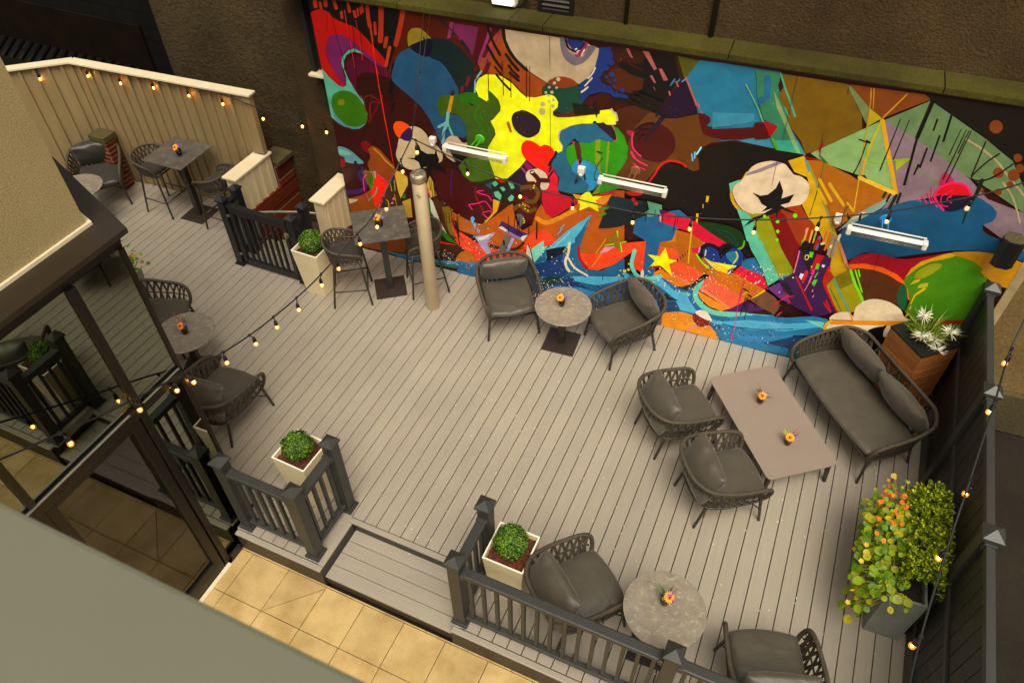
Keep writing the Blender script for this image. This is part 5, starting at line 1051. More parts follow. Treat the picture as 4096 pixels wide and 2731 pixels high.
313 1478,342 2,4 3,0 2,-2 2,-5 0,-7 0,-8 -1,-10 -1,-10 -2,-6 -2,0 -2,4 -2,6 0,11 0,13
314 1532,377 -2,-3 0,-18 -1,-17 2,-18 8,-17 11,-16 11,-15 11,-17 12,-16 12,-17 3,-1 3,3 -1,5 -12,16 -12,17 -11,16 -11,15 -10,15 -6,14 -2,15 0,17 1,17 -2,4
315 1538,364 17,-20 -10,-36 -8,12
316 1556,258 0,-3 24,-36 2,-1 2,2 -1,3 -24,36 -2,1
316 1553,248 0,-3 25,-27 2,0 1,2 -1,2 -25,27 -1,0
317 1472,410 10,2 1,-20 -8,0
317 1499,376 9,1 1,-20 -8,0
317 1508,321 9,1 -3,-26 -9,10
317 1511,349 -1,-1 -4,-19 0,-2 2,-1 1,1 3,20 0,1
318 1464,394 1,0 2,1 3,1 1,0 1,-2 1,-6 -1,-4 -1,-1 -2,0 -2,1 0,2 -1,5 -1,4 -1,1 -1,0 0,-1 1,-5 1,-4 1,-4 3,-2 3,0 2,3 1,5 -1,6 -1,4 -3,1 -4,-1 -2,-2 -1,0
319 1514,377 8,0 -1,-10 -6,2
319 1468,332 9,-1 -1,-23 -9,10
320 1495,356 7,-1 0,-23 -8,6
321 1498,332 -1,-2 -1,-23 1,-3 2,0 1,2 0,23 0,2
321 1498,307 -1,-1 -4,-32 1,-2 1,0 0,1 4,33
321 1514,286 -1,-2 0,-8 1,-2 1,0 1,1 0,9 -1,2
321 1521,266 -1,-1 0,-7 0,-1 2,-1 1,2 0,6 0,2
321 1444,407 0,-2 1,-11 1,-12 1,-12 0,-13 1,-14 0,-14 1,-2 2,0 1,2 -1,14 0,13 -1,14 -1,12 -1,12 -1,11 -1,2
322 1487,364 5,1 -1,-9
323 1424,189 2,1 7,14 8,13 7,11 8,7 8,5 8,5 1,1 -1,2 -1,0 -8,-4 -9,-5 -8,-7 -8,-12 -7,-14 -8,-14 0,-2
323 1444,252 0,-2 23,-34 1,-1 1,1 0,2 -23,34 -1,1
323 1443,156 2,1 10,17 1,2 -2,2 -2,0 -10,-18 0,-2
324 1446,482 -1,-2 1,-38 1,-2 3,0 1,2 -1,38 -1,2
324 1460,478 -2,-2 2,-39 2,-3 2,0 1,2 -1,40 -2,2
324 1470,474 -1,-3 2,-35 1,-3 2,0 1,2 -2,36 -1,2
325 1481,465 -2,-3 -1,-44 2,-5 4,0 2,3 0,44 -2,4
317 1445,441 -2,-3 1,-15 1,-3 3,-1 1,3 0,16 -1,2
317 1471,466 -2,-2 0,-11 1,-3 2,0 2,2 0,11 -1,3
321 1443,478 -1,-1 3,-15 1,-1 1,0 1,1 -2,15 -1,2
285 1449,438 -3,-4 -2,-16 2,-4 4,-2 3,4 2,16 -2,5
285 1456,442 -2,-4 2,-23 3,-5 4,0 2,4 -2,23 -2,5
285 1470,440 -3,-4 0,-19 2,-5 5,-2 2,5 1,19 -2,6
326 1484,464 -1,-2 2,-44 1,-2 3,0 1,2 -2,44 -2,2
327 1514,483 -1,-3 2,-66 2,-4 3,0 2,3 -3,66 -2,3
327 1526,480 -2,-3 3,-64 2,-3 3,0 2,3 -4,63 -1,4
328 1494,484 -1,-2 1,-40 1,-2 3,-1 1,3 -1,39 -1,3
328 1505,482 -1,-3 1,-57 1,-2 2,-1 2,3 -1,56 -1,3
246 1529,486 -2,-2 0,-17 2,-3 3,0 1,2 0,17 -1,3
246 1500,446 -3,0 -4,-3 -2,-3 2,-4 3,0 5,3 1,3
246 1518,448 -2,-2 -1,-6 1,-4 3,-1 2,2 1,6 -1,4
329 1491,446 0,-5 -2,-4 -4,-1 -4,2 -3,5 0,5 2,4 4,1 4,-2
330 1531,462 17,-17 36,-65 -21,23
331 1556,344 28,35 69,-96 -15,-45 -39,-13 -54,83
332 1556,344 28,35 26,-38 -29,-34
333 1554,304 0,-2 51,-70 2,-1 1,2 -1,2 -50,70 -2,0
334 1554,337 1,-3 71,-100 2,-1 1,2 0,3 -71,100 -2,0
335 1576,395 0,8 7,14 8,11 8,8 9,7 9,5 9,2 9,0 13,0 16,-1 19,-1 23,4 33,16 37,21 21,10 -6,-9 -21,-20 -19,-20 -11,-20 -8,-21 -6,-16 0,-9 3,-4 -3,0 -12,6 -18,9 -19,8 -19,4 -19,2 -19,-1 -18,-4 -16,-7
336 1577,397 38,14 45,0 42,-13 31,-23 21,-31 3,-23 -23,39 -25,18 -42,14 -46,0 -37,-12
337 1592,384 10,7 16,3 17,2 13,0 14,-2 12,-2 13,-4 12,-5 10,-5 7,-2 6,-2 3,-4 0,-8 -2,-10 0,-12 5,-15 8,-15 1,-11 -10,-1 -15,4 -16,2 -15,-8 -15,-11 -14,-1 -13,15 -12,24 -11,21 -11,16 -10,14
338 1722,373 4,1 6,-5 6,-8 5,-11 6,-14 5,-14 3,-14 2,-14 -1,-8 -5,0 -8,6 -8,8 -5,10 -5,12 -4,12 -2,15 0,15
339 1586,380 0,-4 9,-15 8,-15 10,-16 11,-15 11,-16 12,-17 3,-1 3,3 -1,5 -12,16 -11,16 -11,15 -9,15 -9,15 -8,15 -4,2
339 1597,384 1,-3 38,-67 2,-1 2,1 -1,3 -38,67 -2,1
339 1605,387 0,-2 10,-20 1,-1 2,1 0,2 -10,20 -1,1
340 1791,494 11,9 25,9 25,7 22,3 21,0 18,0 14,-2 11,-3 11,-3 6,-1 0,-85 -25,4 -28,13 -29,18 -25,15 -25,8 -23,3
341 1722,383 14,45 23,38 34,24 24,3 36,-5 28,-16 -1,-16 21,-8 17,-78 -7,-64 5,-41 -119,-7 -35,22 -2,39 -17,38
342 1723,393 3,33 15,29 38,33 14,10 17,-3 -14,-13 -35,-22 -20,-25
109 1743,402 -1,6 0,8 3,9 5,9 7,10 7,8 8,5 8,3 6,1 3,-1 2,-4 -1,-6 -3,-9 -5,-11 -6,-10 -6,-8 -6,-8 -6,-4 -6,-2 -6,1
343 1762,371 0,4 1,6 3,5 5,3 5,3 5,1 1,-4 1,-7 -2,-5 -6,-3 -8,-3
344 1741,374 5,18 13,8 0,-9
344 1764,309 -2,37 15,30 6,-4 -16,-29 0,-30
344 1770,292 1,1 0,10 -1,3 -2,0 -1,-1 0,-11 1,-2
344 1770,263 1,1 2,14 -1,2 -3,2 -1,-2 -1,-13 1,-3
345 1645,218 -3,11 -2,14 -1,14 3,11 5,10 7,9 7,7 9,6 10,3 11,1 13,0 12,-2 11,-4 11,-5 10,-6 7,-8 5,-8 6,-7 6,-3 7,-1 6,0 10,0 11,1 -8,-4 -43,-16 -60,-20 -45,-15 -12,-1 3,5
345 1589,191 -5,5 2,9 5,9 5,6 7,6 8,4 6,3 7,2 6,-2 9,-6 8,-9 -1,-9 -16,-8 -24,-7
223 1627,236 1,-3 16,-26 2,-1 2,2 -1,3 -16,26 -2,1
346 1583,152 8,32 214,72 -32,-66 -70,-34 -57,-2
223 1591,192 208,66 4,-17 -211,-67
347 1587,144 2,5 -2,7 -1,7 0,6 3,5 3,7 4,7 0,4 -3,4 -3,-2 -4,-6 -4,-7 -3,-8 0,-9 1,-8 1,-8 3,-4
348 1592,192 1,-1 52,15 0,1 0,1 -1,1 -52,-15 -1,-1
114 1662,156 9,3 15,0 11,3 2,7 -3,10 -1,8 5,7 6,6 6,5 6,4 7,3 5,0 2,-4 0,-6 2,-8 2,-7 2,-8 5,-5 7,0 8,4 6,-2 1,-12 -1,-17 -1,-16 -3,-13 -3,-11 -3,-5 -6,7 -6,12 -5,7 -2,-7 -1,-14 -5,-7 -12,5 -16,12 -14,11 -12,10 -10,10
114 1713,202 22,20 -1,-30
349 1725,86 5,26 8,18 23,-25 2,20 33,-51 -52,-20
350 1397,1 -3,0 115,9 11,90 57,-5 33,-53 -79,-41
351 1432,36 88,64 48,-2 -47,-56
352 1797,258 112,44 3,-16 -101,-35
353 1438,293 -1,-1 -1,-14 0,-14 0,-20 3,-30 5,-37 5,-37 0,-1 1,0 0,1 -4,38 -5,36 -3,30 -1,20 1,14 1,14
353 1488,313 0,-1 -3,-20 -4,-20 -2,-22 1,-28 1,-30 2,-31 0,-1 1,0 1,1 -2,31 -2,30 0,27 2,23 3,20 3,20
354 1327,264 -1,-1 1,-32 0,-33 1,-38 3,-46 4,-52 3,-54 1,0 1,0 1,1 -4,53 -4,52 -3,46 -1,38 0,33 -1,32 0,1
354 1322,262 0,-1 6,-101 1,0 1,0 -7,102
355 697,888 2,-51 3,-53 1,-40 1,-10 -1,4 1,-11 1,-49 3,-70 2,-57 1,-27 1,-13 1,-13 1,0 -1,13 -1,13 -1,27 -2,57 -3,70 -2,49 0,11 0,-4 0,10 -2,40 -2,53 -2,51
355 1315,888 3,-69 3,-73 3,-56 0,-23 -1,-2 0,-8 1,-24 2,-29 2,-31 0,-1 0,1 -1,30 -2,30 -1,24 0,7 1,3 -1,23 -2,56 -3,73 -3,69
355 1431,882 3,-20 1,0 1,0 -4,20
355 1410,754 9,-63 1,-1 0,1 -9,63
355 1639,452 0,-1 10,-162 0,-1 1,0 -10,163 0,1'''
shapes = []
for ln in MURAL.split('\n'):
    c, rest = ln.split(' ', 1); x = y = 0; P = []
    for t in rest.split():
        a, b = t.split(','); x += int(a); y += int(b); P.append((x/250, y/250))
    shapes.append((int(c), P))
rnd = random.Random(12)
def splat(u, v, ru, rv, n, h, r0=.006):
    if h not in MURAL_COLS: MURAL_COLS.append(h)
    ci = MURAL_COLS.index(h)
    for _ in range(n):
        x, y = u+rnd.gauss(0, ru), v+rnd.gauss(0, rv); r_ = r0*rnd.choice((.5, .6, .8, 1, 1.5))
        if y < .02 or y > 3.5: continue
        shapes.append((ci, [(x+r_*math.cos(i*1.047), y+r_*1.1*math.sin(i*1.047)) for i in range(6)]))
for a_ in ((1.95, .55, .16, .16, 90, 'c8c3b4'), (1.85, .75, .13, .1, 50, '5a96c8'), (2.75, .18, .22, .08, 110, 'd2cdbe'), (1.35, .22, .12, .08, 70, 'c8c3b4'), (1.85, .2, .12, .07, 70, 'c87d0a'), (1.75, .12, .15, .06, 60, '0f1419'),
           (3.6, .35, .3, .10, 60, '0a1423'), (3.2, .35, .18, .1, 50, 'c8c3b4'), (4.35, .75, .25, .12, 90, 'e1dcc8'), (4.75, .85, .2, .15, 60, 'e6c832'), (5.3, 1.05, .22, .10, 60, 'dcc850'), (5.55, 1.25, .15, .05, 50, 'e1dcc8'),
           (5.2, .22, .35, .08, 120, '0f1e28'), (5.1, .2, .35, .08, 80, 'd2cdbe'), (4.9, .95, .1, .2, 50, 'c8dcdc'), (5.75, .45, .12, .1, 60, '7d96c8'), (.5, .45, .1, .1, 20, 'c8c3b4'), (2.9, .7, .25, .1, 40, 'd2cdbe')): splat(*a_)
def drips(u, v, n, su, h, L0):
    if h not in MURAL_COLS: MURAL_COLS.append(h)
    for _ in range(n):
        x = u+rnd.uniform(-su, su); L = L0*rnd.uniform(.4, 1.2); w_ = .0035
        shapes.append((MURAL_COLS.index(h), [(x-w_, v), (x+w_, v), (x+w_*1.6, v-L), (x, v-L-.01), (x-w_*1.6, v-L)]))
for a_ in ((1.15, 1.45, 9, .18, '0a0605', .25), (1.45, 1.0, 8, .15, '141005', .3), (2.6, 1.2, 8, .3, '1a0503', .25), (4.1, 1.75, 7, .4, '0a0503', .2), (6.7, 3.3, 6, .5, '14120c', .5), (5.4, .8, 6, .25, '140a19', .3), (3.9, .6, 7, .3, '0f3264', .2), (2.3, 3.2, 8, .4, '2d0503', .35)): drips(*a_)
from mathutils.geometry import delaunay_2d_cdt
boxes = []; PAINT = 1.2; pv = []; pf = []; pc = []
for ci, P in shapes:
    bb = (min(p[0] for p in P), max(p[0] for p in P), min(p[1] for p in P), max(p[1] for p in P))
    lev = 0
    for (q, l2) in boxes:
        if l2 >= lev and q[0] < bb[1] and q[1] > bb[0] and q[2] < bb[3] and q[3] > bb[2]: lev = l2+1
    boxes.append((bb, lev))
    c = lin(MURAL_COLS[ci]); c = tuple(min(.82, x*PAINT+.002) for x in c)
    vv, _, ff = delaunay_2d_cdt([Vector(p) for p in P], [(i, (i+1) % len(P)) for i in range(len(P))], [], 0, 1e-5, False)[:3]
    def wind(x, y):
        w_ = 0
        for i in range(len(P)):
            (x0, y0), (x1, y1) = P[i-1], P[i]
            if (y0 <= y) != (y1 <= y):
                if x0+(y-y0)/(y1-y0)*(x1-x0) > x: w_ += 1 if y1 > y0 else -1
        return w_
    ff = [f for f in ff if wind(sum(vv[i].x for i in f)/3, sum(vv[i].y for i in f)/3)]
    o_ = len(pv); pv += [mw(q.x, q.y, .0006+lev*.00035)[:] for q in vv]
    for f in ff:
        a, b, d = (vv[i] for i in f[:3])
        if (b.x-a.x)*(d.y-a.y)-(b.y-a.y)*(d.x-a.x) < 0: f = f[::-1]
        pf.append([o_+i for i in f]); pc.append(c)
me = bpy.data.meshes.new('painted_panel'); me.from_pydata(pv, [], pf)
at_ = me.color_attributes.new('paint', 'FLOAT_COLOR', 'CORNER'); at_.data.foreach_set('color', [x for f, c in zip(pf, pc) for _ in f for x in (*c, 1.)])
o = bpy.data.objects.new('painted_panel', me); col.objects.link(o); me.materials.append(M_['paint']); o.parent = mural
mb = MB(); us = [-.6, 1.05, 2.35, 2.72, 4.6, 6.5, 7.82]
for a, b in zip(us[:-1], us[1:]): mb.box(a+.004, b-.004, -.045, .30, 3.60, 3.665, .008, MM)
mb.build('coping', M_['moss_stone'], mural)
mb = MB(); mb.box(-.6, 7.82, -.02, .012, 3.585, 3.60, 0, MM); mb.build('trim_strip', M_['fascia'], mural)

# rough wall rising behind the mural and to its left
rw = empty('rendered_wall', (0, 0, 0), 0, 'tall brown rough cast wall rising behind the mossy coping and mural', 'wall')
mb = MB(); mb.box(-.75, 11, .31, .7, -.3, 9.5, 0, MM); mb.build('wall_face', M_['rough_wall'], rw)
mb = MB(); mb.box(-.10, .03, .012, .30, -.1, 3.58, 0, MM); mb.build('wall_end', M_['old_render'], rw)
lw = empty('stained_wall', (0, 0, 0), 0, 'stained brown rendered wall behind the white fence and the stair well', 'wall')
mb = MB(); mb.box(-5.75, -2.30, 7.62, 8.0, -1.5, 9.5)
mb.build('wall_face', M_['old_render'], lw)
mb = MB(); mb.tube([(-3.35, 7.60, 1.0), (-3.2, 7.60, 1.0), (-3.05, 7.60, .95), (-3.02, 7.60, .62)], .012, 6); mb.box(-3.2, -3.08, 7.6, 7.62, .62, .95); mb.build('cable_entry', M_['black'], lw)
rnd = random.Random(3)
bw = empty('block_wall', (0, 0, 0), 0, 'dark painted concrete block wall in the shadowy far corner', 'wall')
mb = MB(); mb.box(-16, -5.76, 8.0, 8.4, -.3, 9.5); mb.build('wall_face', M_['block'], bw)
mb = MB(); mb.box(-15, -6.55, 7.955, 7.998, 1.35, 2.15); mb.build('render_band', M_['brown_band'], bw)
tr = empty('tiled_roof', (0, 0, 0), 0, 'low black tiled roof with raised rolls behind the white fence', 'roof')
mb = MB(); mb.add([(-13, 7.35, 1.15), (-6.1, 7.35, 1.15), (-6.1, 7.95, 1.45), (-13, 7.95, 1.45), (-13, 7.35, .9), (-6.1, 7.35, .9), (-6.1, 7.95, .9), (-13, 7.95, .9)], [(0, 1, 2, 3), (0, 4, 5, 1), (1, 5, 6, 2), (3, 7, 4, 0)])
mb.build('slope', M_['black_tile'], tr)
mb = MB()
for i in range(32): x = -12.6+i*.2; mb.tube([(x, 7.33, 1.17), (x, 7.93, 1.47)], .035, 8)
mb.build('tile_roll', M_['black_tile'], tr)
mb = MB(); mb.box(-13, -8.2, 6.5, 7.2, .9, 1.6); tag(mb.build('felt_roof_block', M_['green_roof']), 'dark green felted block at the far left behind the fence corner', 'outbuilding')

# items fixed on and above the mural wall
o = empty('wall_lamp', (0, 0, 0), 0, 'white square bulkhead lamp glowing on the wall above the coping', 'lamp')
mb = MB(); mb.box(2.05, 2.33, .20, .309, 3.69, 4.02, .03, MM); mb.build('housing', M_['white'], o)
mb = MB(); mb.box(2.075, 2.305, .17, .199, 3.715, 3.995, .03, MM); mb.build('diffuser', M_['lamp'], o)
mb = MB(); mb.tube(crom([mw(2.05, 3.68, -.29), mw(2.2, 3.67, -.28), mw(2.36, 3.70, -.28), mw(2.42, 3.85, -.28), mw(2.43, 4.3, -.28)], 5), .012, 6); mb.build('lead', M_['cable'], o)
o = empty('vent_grille', (0, 0, 0), 0, 'black louvred vent grille on the wall beside the lamp', 'vent')
mb = MB()
for a in ((2.56, 2.60, 3.67, 4.0), (2.90, 2.94, 3.67, 4.0), (2.60, 2.90, 3.97, 4.0), (2.60, 2.90, 3.67, 3.70)): mb.box(a[0], a[1], .262, .309, a[2], a[3], 0, MM)
mb.build('frame', M_['black'], o)
mb = MB()
for i in range(5): z = 3.72+i*.05; mb.add([mw(2.6, z, -.30)[:], mw(2.9, z, -.30)[:], mw(2.9, z-.03, -.265)[:], mw(2.6, z-.03, -.265)[:], mw(2.6, z-.008, -.305)[:], mw(2.9, z-.008, -.305)[:], mw(2.9, z-.038, -.268)[:], mw(2.6, z-.038, -.268)[:]], [(0, 1, 2, 3), (7, 6, 5, 4), (3, 2, 6, 7), (0, 4, 5, 1)])
mb.build('slat', M_['leg'], o)
mb = MB(); mb.box(.72, 1.78, .295, .309, 3.67, 4.4, 0, MM); tag(mb.build('dark_window', M_['hole']), 'black unlit window just above the coping at upper left', 'window')
for u, r_, lab in ((2.44, .012, 'thin pale pipe running up between the lamp and the vent'), (3.50, .022, 'dark pipe on the brown wall right of the vent grille'), (4.365, .028, 'thicker dark pipe on the wall above the mural, rightmost pipe')):
    mb = MB(); mb.tube([mw(u, 3.667, -.28), mw(u, 6.5, -.28)], r_, 8); tag(mb.build('wall_pipe', M_['galv'] if r_ < .015 else M_['leg']), lab, 'pipe', 'pipes on the brown wall')
o = empty('dark_window_frame', (0, 0, 0), 0, 'black window recess with a pale stone sill at the mural left edge', 'window')
mb = MB(); mb.box(-.42, -.36, .20, .30, 2.55, 3.6, 0, MM); mb.box(-.17, -.12, .15, .30, 2.55, 3.6, 0, MM); mb.box(-.36, -.17, .285, .30, 2.0, 3.6, 0, MM); mb.build('frame', M_['hole'], o)
mb = MB(); mb.box(-.44, -.115, .14, .30, 2.50, 2.535, .006, MM); mb.build('sill', M_['cap_wood'], o)
# right end of the wall beyond the deck fence
M_['strip_cream'] = mottled('stained_cream_strip', '93805a', .6, .25, 6, .2, 60)
o = empty('corner_wall', (0, 0, 0), 0, 'pale beige end wall with a cream corner strip right of the mural', 'wall')
mb = MB(); mb.box(7.92, 9.2, .02, .30, .30, 3.3, 0, MM); mb.build('wall_face', M_['beige_wall'], o)
mb = MB(); mb.box(7.825, 7.918, -.03, .30, -.3, 3.3, .006, MM); mb.build('corner_strip', M_['strip_cream'], o)
mb = MB(); mb.box(7.92, 9.2, -.05, .29, -.3, .295, .01, MM); mb.build('plinth', M_['old_stone'], o)

def heater(u0, u1, v, lab, brk):
    o = empty('patio_heater', (0, 0, 0), 0, lab, 'heater', 'heaters fixed along the mural')
    L = u1-u0
    def P(u, y, z): return mw(u, v+z, y)
    mb = MB()
    n = 10; prof = [(.245+.042*math.cos(a), .034*math.sin(a)+.004) for a in [math.pi*(.12+.9*i/n) for i in range(n+1)]]
    vs_ = []; fs = []
    for uu in (u0+.05, u1-.05):
        for y, z in prof: vs_.append(P(uu, y, z)[:])
    m = n+1
    for i in range(n): fs.append((i, i+1, m+i+1, m+i))
    mb.add(vs_, fs, True)
    mb.tube([P(u0+.03, .20, .048), P(u1-.03, .20, .048)], .008, 8); mb.build('reflector', M_['white'], o)
    for a in (u0, u1-.06):
        mb = MB(); mb.box(a, a+.05, -.292, -.205, v-.040, v+.042, .014, MM); mb.build('end_cap', M_['white'], o)
    mb = MB()
    for a in (-.036, -.022, -.008): mb.tube([P(u0+.05, .275, a), P(u1-.05, .275, a)], .0035, 6)
    k = 12
    for i in range(k): uu = u0+.08+i*(L-.16)/(k-1); mb.tube([P(uu, .235, -.040), P(uu+.025, .285, -.006)], .003, 5)
    mb.build('guard', M_['galv'], o)
    mb = MB(); mb.tube([P(u0+.08, .245, -.005), P(u1-.08, .245, -.005)], .009, 8); mb.build('element', M_['pot_rim'], o)
    b = MB(); um = (u0+u1)/2-.04
    b.lathe([(.062, 0), (.062, .012), (.05, .02)], 20, (0, 0, 0), Matrix.Translation(mw(um, v+.05, .002)) @ MM.to_3x3().to_4x4() @ Matrix.Rotation(R(90), 4, 'X'))
    for s_ in (-.028, .028): b.bar(mw(um+s_, v+.05, .02), mw(um+s_, v+.06, .20), .012, .02)
    b.build('bracket', M_[brk], o)
    mb = MB(); mb.tube(crom([P(u0, .25, 0), P(u0-.05, .24, .0), P(u0-.06, .1, .08), P(u0-.03, .01, .13)], 5), .006, 6); mb.build('lead', M_['cable'], o)
M_['brk_green'] = mottled('green_painted_bracket', '3f9a10', .4, .1, 9, 0); M_['brk_brown'] = mottled('brown_painted_bracket', '7a4a2c', .4, .1, 9, 0); M_['brk_blue'] = mottled('blue_painted_bracket', '1f78b4', .4, .1, 9, 0)
heater(1.58, 2.40, 2.145, 'white bar heater over the yellow guitar, leftmost of the three heaters', 'brk_green')
heater(3.49, 4.28, 2.14, 'bar heater on a brown bracket below the brown guitar', 'brk_brown')
heater(6.13, 6.91, 2.16, 'bar heater on a blue bracket over the blue paint at the right', 'brk_blue')
for u, v, lab in ((1.33, 2.05, 'small white sensor box left of the leftmost heater'), (3.23, 2.06, 'small white sensor box on the light blue paint by the middle heater'), (6.045, 2.12, 'small white sensor box beside the rightmost heater')):
    o = empty('motion_sensor', (0, 0, 0), 0, lab, 'sensor', 'white sensors on the mural')
    mb = MB(); mb.box(u-.042, u+.042, -.075, -.001, v-.02, v+.06, .014, MM); mb.build('housing', M_['white'], o)
    mb = MB(); mb.lathe([(.0, -.045), (.022, -.042), (.032, -.02), (.032, 0)], 16, mw(u, v-.015, .045)); mb.build('lens', M_['pot_rim'], o)
o = empty('wall_speaker', (0, 0, 0), 0, 'black outdoor loudspeaker, dusty on top, high at the mural right end', 'speaker')
mb = MB(); sp = [(-.10, -.10), (-.05, -.15), (.05, -.15), (.10, -.10), (.06, .04), (-.06, .04)]
c0 = mw(7.58, 0, .17); mb.prism([(c0.x+a, c0.y+b) for a, b in sp], 2.12, 2.42); mb.build('cabinet', M_['black'], o)
mb = MB(); mb.prism([(c0.x+a*.96, c0.y+b*.96) for a, b in sp], 2.4205, 2.43); mb.build('top_dirt', M_['old_stone'], o)
mb = MB(); mb.box(7.55, 7.61, -.14, -.001, 2.22, 2.30, 0, MM); mb.build('bracket', M_['black'], o)

# ================================================================== white fence, low walls, stair well and gate
fd = Vector((3.06, .22, 0)).normalized(); F0 = Vector((-6.94, 6.915, 0)); FN = Vector((fd.y, -fd.x, 0))
FM = Matrix((fd, -FN, Vector((0, 0, 1)))).transposed().to_4x4(); FM.translation = F0
gd = Vector((-.75, -.66, 0)).normalized(); GM = Matrix((gd, Vector((-gd.y, gd.x, 0)), Vector((0, 0, 1)))).transposed().to_4x4(); GM.translation = F0
fen = empty('boarded_fence', (0, 0, 0), 0, 'tall cream board and batten fence turning the far corner, hung with bulbs', 'fence')
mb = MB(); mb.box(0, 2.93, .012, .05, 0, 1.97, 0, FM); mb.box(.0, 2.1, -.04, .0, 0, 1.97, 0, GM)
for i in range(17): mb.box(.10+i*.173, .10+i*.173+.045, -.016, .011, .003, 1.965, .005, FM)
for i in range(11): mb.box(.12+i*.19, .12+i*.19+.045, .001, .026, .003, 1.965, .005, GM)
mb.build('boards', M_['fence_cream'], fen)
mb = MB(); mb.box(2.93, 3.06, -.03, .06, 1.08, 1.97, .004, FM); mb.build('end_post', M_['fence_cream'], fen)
mb = MB(); mb.box(-.02, 3.09, -.06, .10, 1.972, 2.0, .004, FM); mb.build('cap', M_['cap_wood'], fen)
mb = MB(); mb.box(-.02, 2.3, -.10, .06, 1.974, 2.003, .004, GM); mb.build('cap', M_['cap_wood'], fen)
o = empty('brick_pier', (0, 0, 0), 0, 'short brick pier with a stone cap in the fence corner behind the armchair', 'pier')
mb = MB(); mb.obox((-6.74, 6.76), .26, .2, 0, .86, TH); mb.build('shaft', M_['brickf'], o)
mb = MB(); mb.obox((-6.74, 6.76), .31, .25, .862, .95, TH, .006); mb.build('cap', M_['old_stone'], o)

wl = empty('boarded_low_wall', (0, 0, 0), 0, 'low cream boarded wall with a broad cap at the end of the tall fence', 'low wall')
mb = MB(); mb.box(-4.075, -3.905, 6.45, 7.22, .45, 1.018)
for y in (6.47, 6.62, 6.78, 6.94, 7.10): mb.box(-3.904, -3.886, y, y+.045, .43, 1.015, .004)
mb.build('boards', M_['cream_wood'], wl)
mb = MB(); mb.box(-4.11, -3.87, 6.42, 7.24, 1.02, 1.052, .004); mb.build('cap', M_['cap_wood'], wl)
mb = MB(); mb.box(-4.07, -3.875, 6.46, 7.62, .22, .448); mb.build('soldier_course', M_['soldier'], wl)
mb = MB(); mb.box(-4.07, -3.885, 6.45, 7.62, -1.4, .219); mb.build('brickwork', M_['brick'], wl)
o = empty('brick_return', (0, 0, 0), 0, 'red brick wall topped by a mossy stone slab behind the boarded low wall', 'brick wall')
mb = MB(); mb.box(-4.12, -3.86, 7.245, 7.60, .45, .80); mb.build('brickwork', M_['brick'], o)
mb = MB(); mb.box(-4.16, -3.81, 7.245, 7.61, .802, .875, .008); mb.build('stone_slab', M_['old_stone'], o)
wr = empty('boarded_low_wall', (0, 0, 0), 0, 'low cream boarded wall with a cap butting against the mural left edge', 'low wall')
mb = MB(); mb.box(-2.635, -2.465, 6.49, 7.06, .36, 1.018)
for y in (6.52, 6.66, 6.80, 6.94): mb.box(-2.464, -2.446, y, y+.045, .34, 1.015, .004)
mb.box(-2.62, -2.48, 6.472, 6.489, .0, 1.01, .003); mb.build('boards', M_['cream_wood'], wr)
mb = MB(); mb.box(-2.67, -2.43, 6.45, 6.925, 1.02, 1.052, .004); mb.box(-2.67, -2.42, 6.926, 7.16, 1.02, 1.052, .004); mb.build('cap', M_['cap_wood'], wr)
mb = MB(); mb.box(-2.63, -2.445, 6.50, 7.0, .19, .358); mb.build('soldier_course', M_['soldier'], wr)
mb = MB(); mb.box(-2.63, -2.455, 6.50, 7.6, -1.4, .188); mb.box(-2.56, -2.45, 6.38, 6.50, -.0, .10); mb.build('brickwork', M_['brick'], wr)
mb = MB(); mb.box(-3.884, -2.631, 6.34, 6.72, -.5, -.16, .006)
for i in range(5): mb.box(-3.884, -2.631, 6.722+i*.24, 6.72+(i+1)*.24, -1.4, -.34-i*.17, .006)
struct(mb.build('stone_steps', M_['concrete']))
mb = MB(); mb.tube(crom([(-3.66, 6.36, .18), (-3.66, 6.36, .5), (-3.63, 6.40, .585), (-3.5, 6.47, .60), (-3.08, 6.65, .60), (-2.75, 6.8, .56)], 6), .021, 10)
tag(mb.build('handrail', M_['galv']), 'bent grey tube handrail behind the black gate', 'handrail')

def post(mb_parent, x, y, h, mat, w_=.115, capw=.075):
    p = MB(); p.obox((x, y), w_, w_, 0, h-.05, 0, .004); p.obox((x, y), w_+.05, w_+.05, 0.002, .02, 0, .004); p.obox((x, y), w_+.03, w_+.03, .02, .035, 0, .006)
    po = p.build('post', mat, mb_parent)
    c = MB(); c.frustum((x, y), capw, capw, h-.065, h-.04); c.frustum((x, y), capw, .004, h-.04, h+.01); c.build('cap', mat, po); return po
gb = M_['black_gate']
for pts, lab in (((( -3.715, 5.96), (-3.735, 6.25)), 'short black railing between the two posts on the left of the gate'), (((-2.615, 5.98), (-2.635, 6.26)), 'short black railing between the two posts on the right of the gate')):
    o = empty('gate_railing', (0, 0, 0), 0, lab, 'railing', 'black railings flanking the gate')
    for x, y in pts: post(o, x, y, 1.13, gb, .11, .068)
    a, b = Vector((*pts[0], 0)), Vector((*pts[1], 0))
    for z, nm, h in ((.96, 'top_rail', .07), (.12, 'bottom_rail', .05)):
        mb = MB(); mb.bar(a+Vector((0, .056, z)), b+Vector((0, -.056, z)), .07, h, .008); mb.build(nm, gb, o)
    mb = MB(); c = (a+b)/2; mb.obox(c, .03, .03, .146, .924, 0); mb.build('baluster', gb, o)
g = empty('garden_gate', (0, 0, 0), 0, 'black barred gate closed between its black posts', 'gate')
gy = 5.95
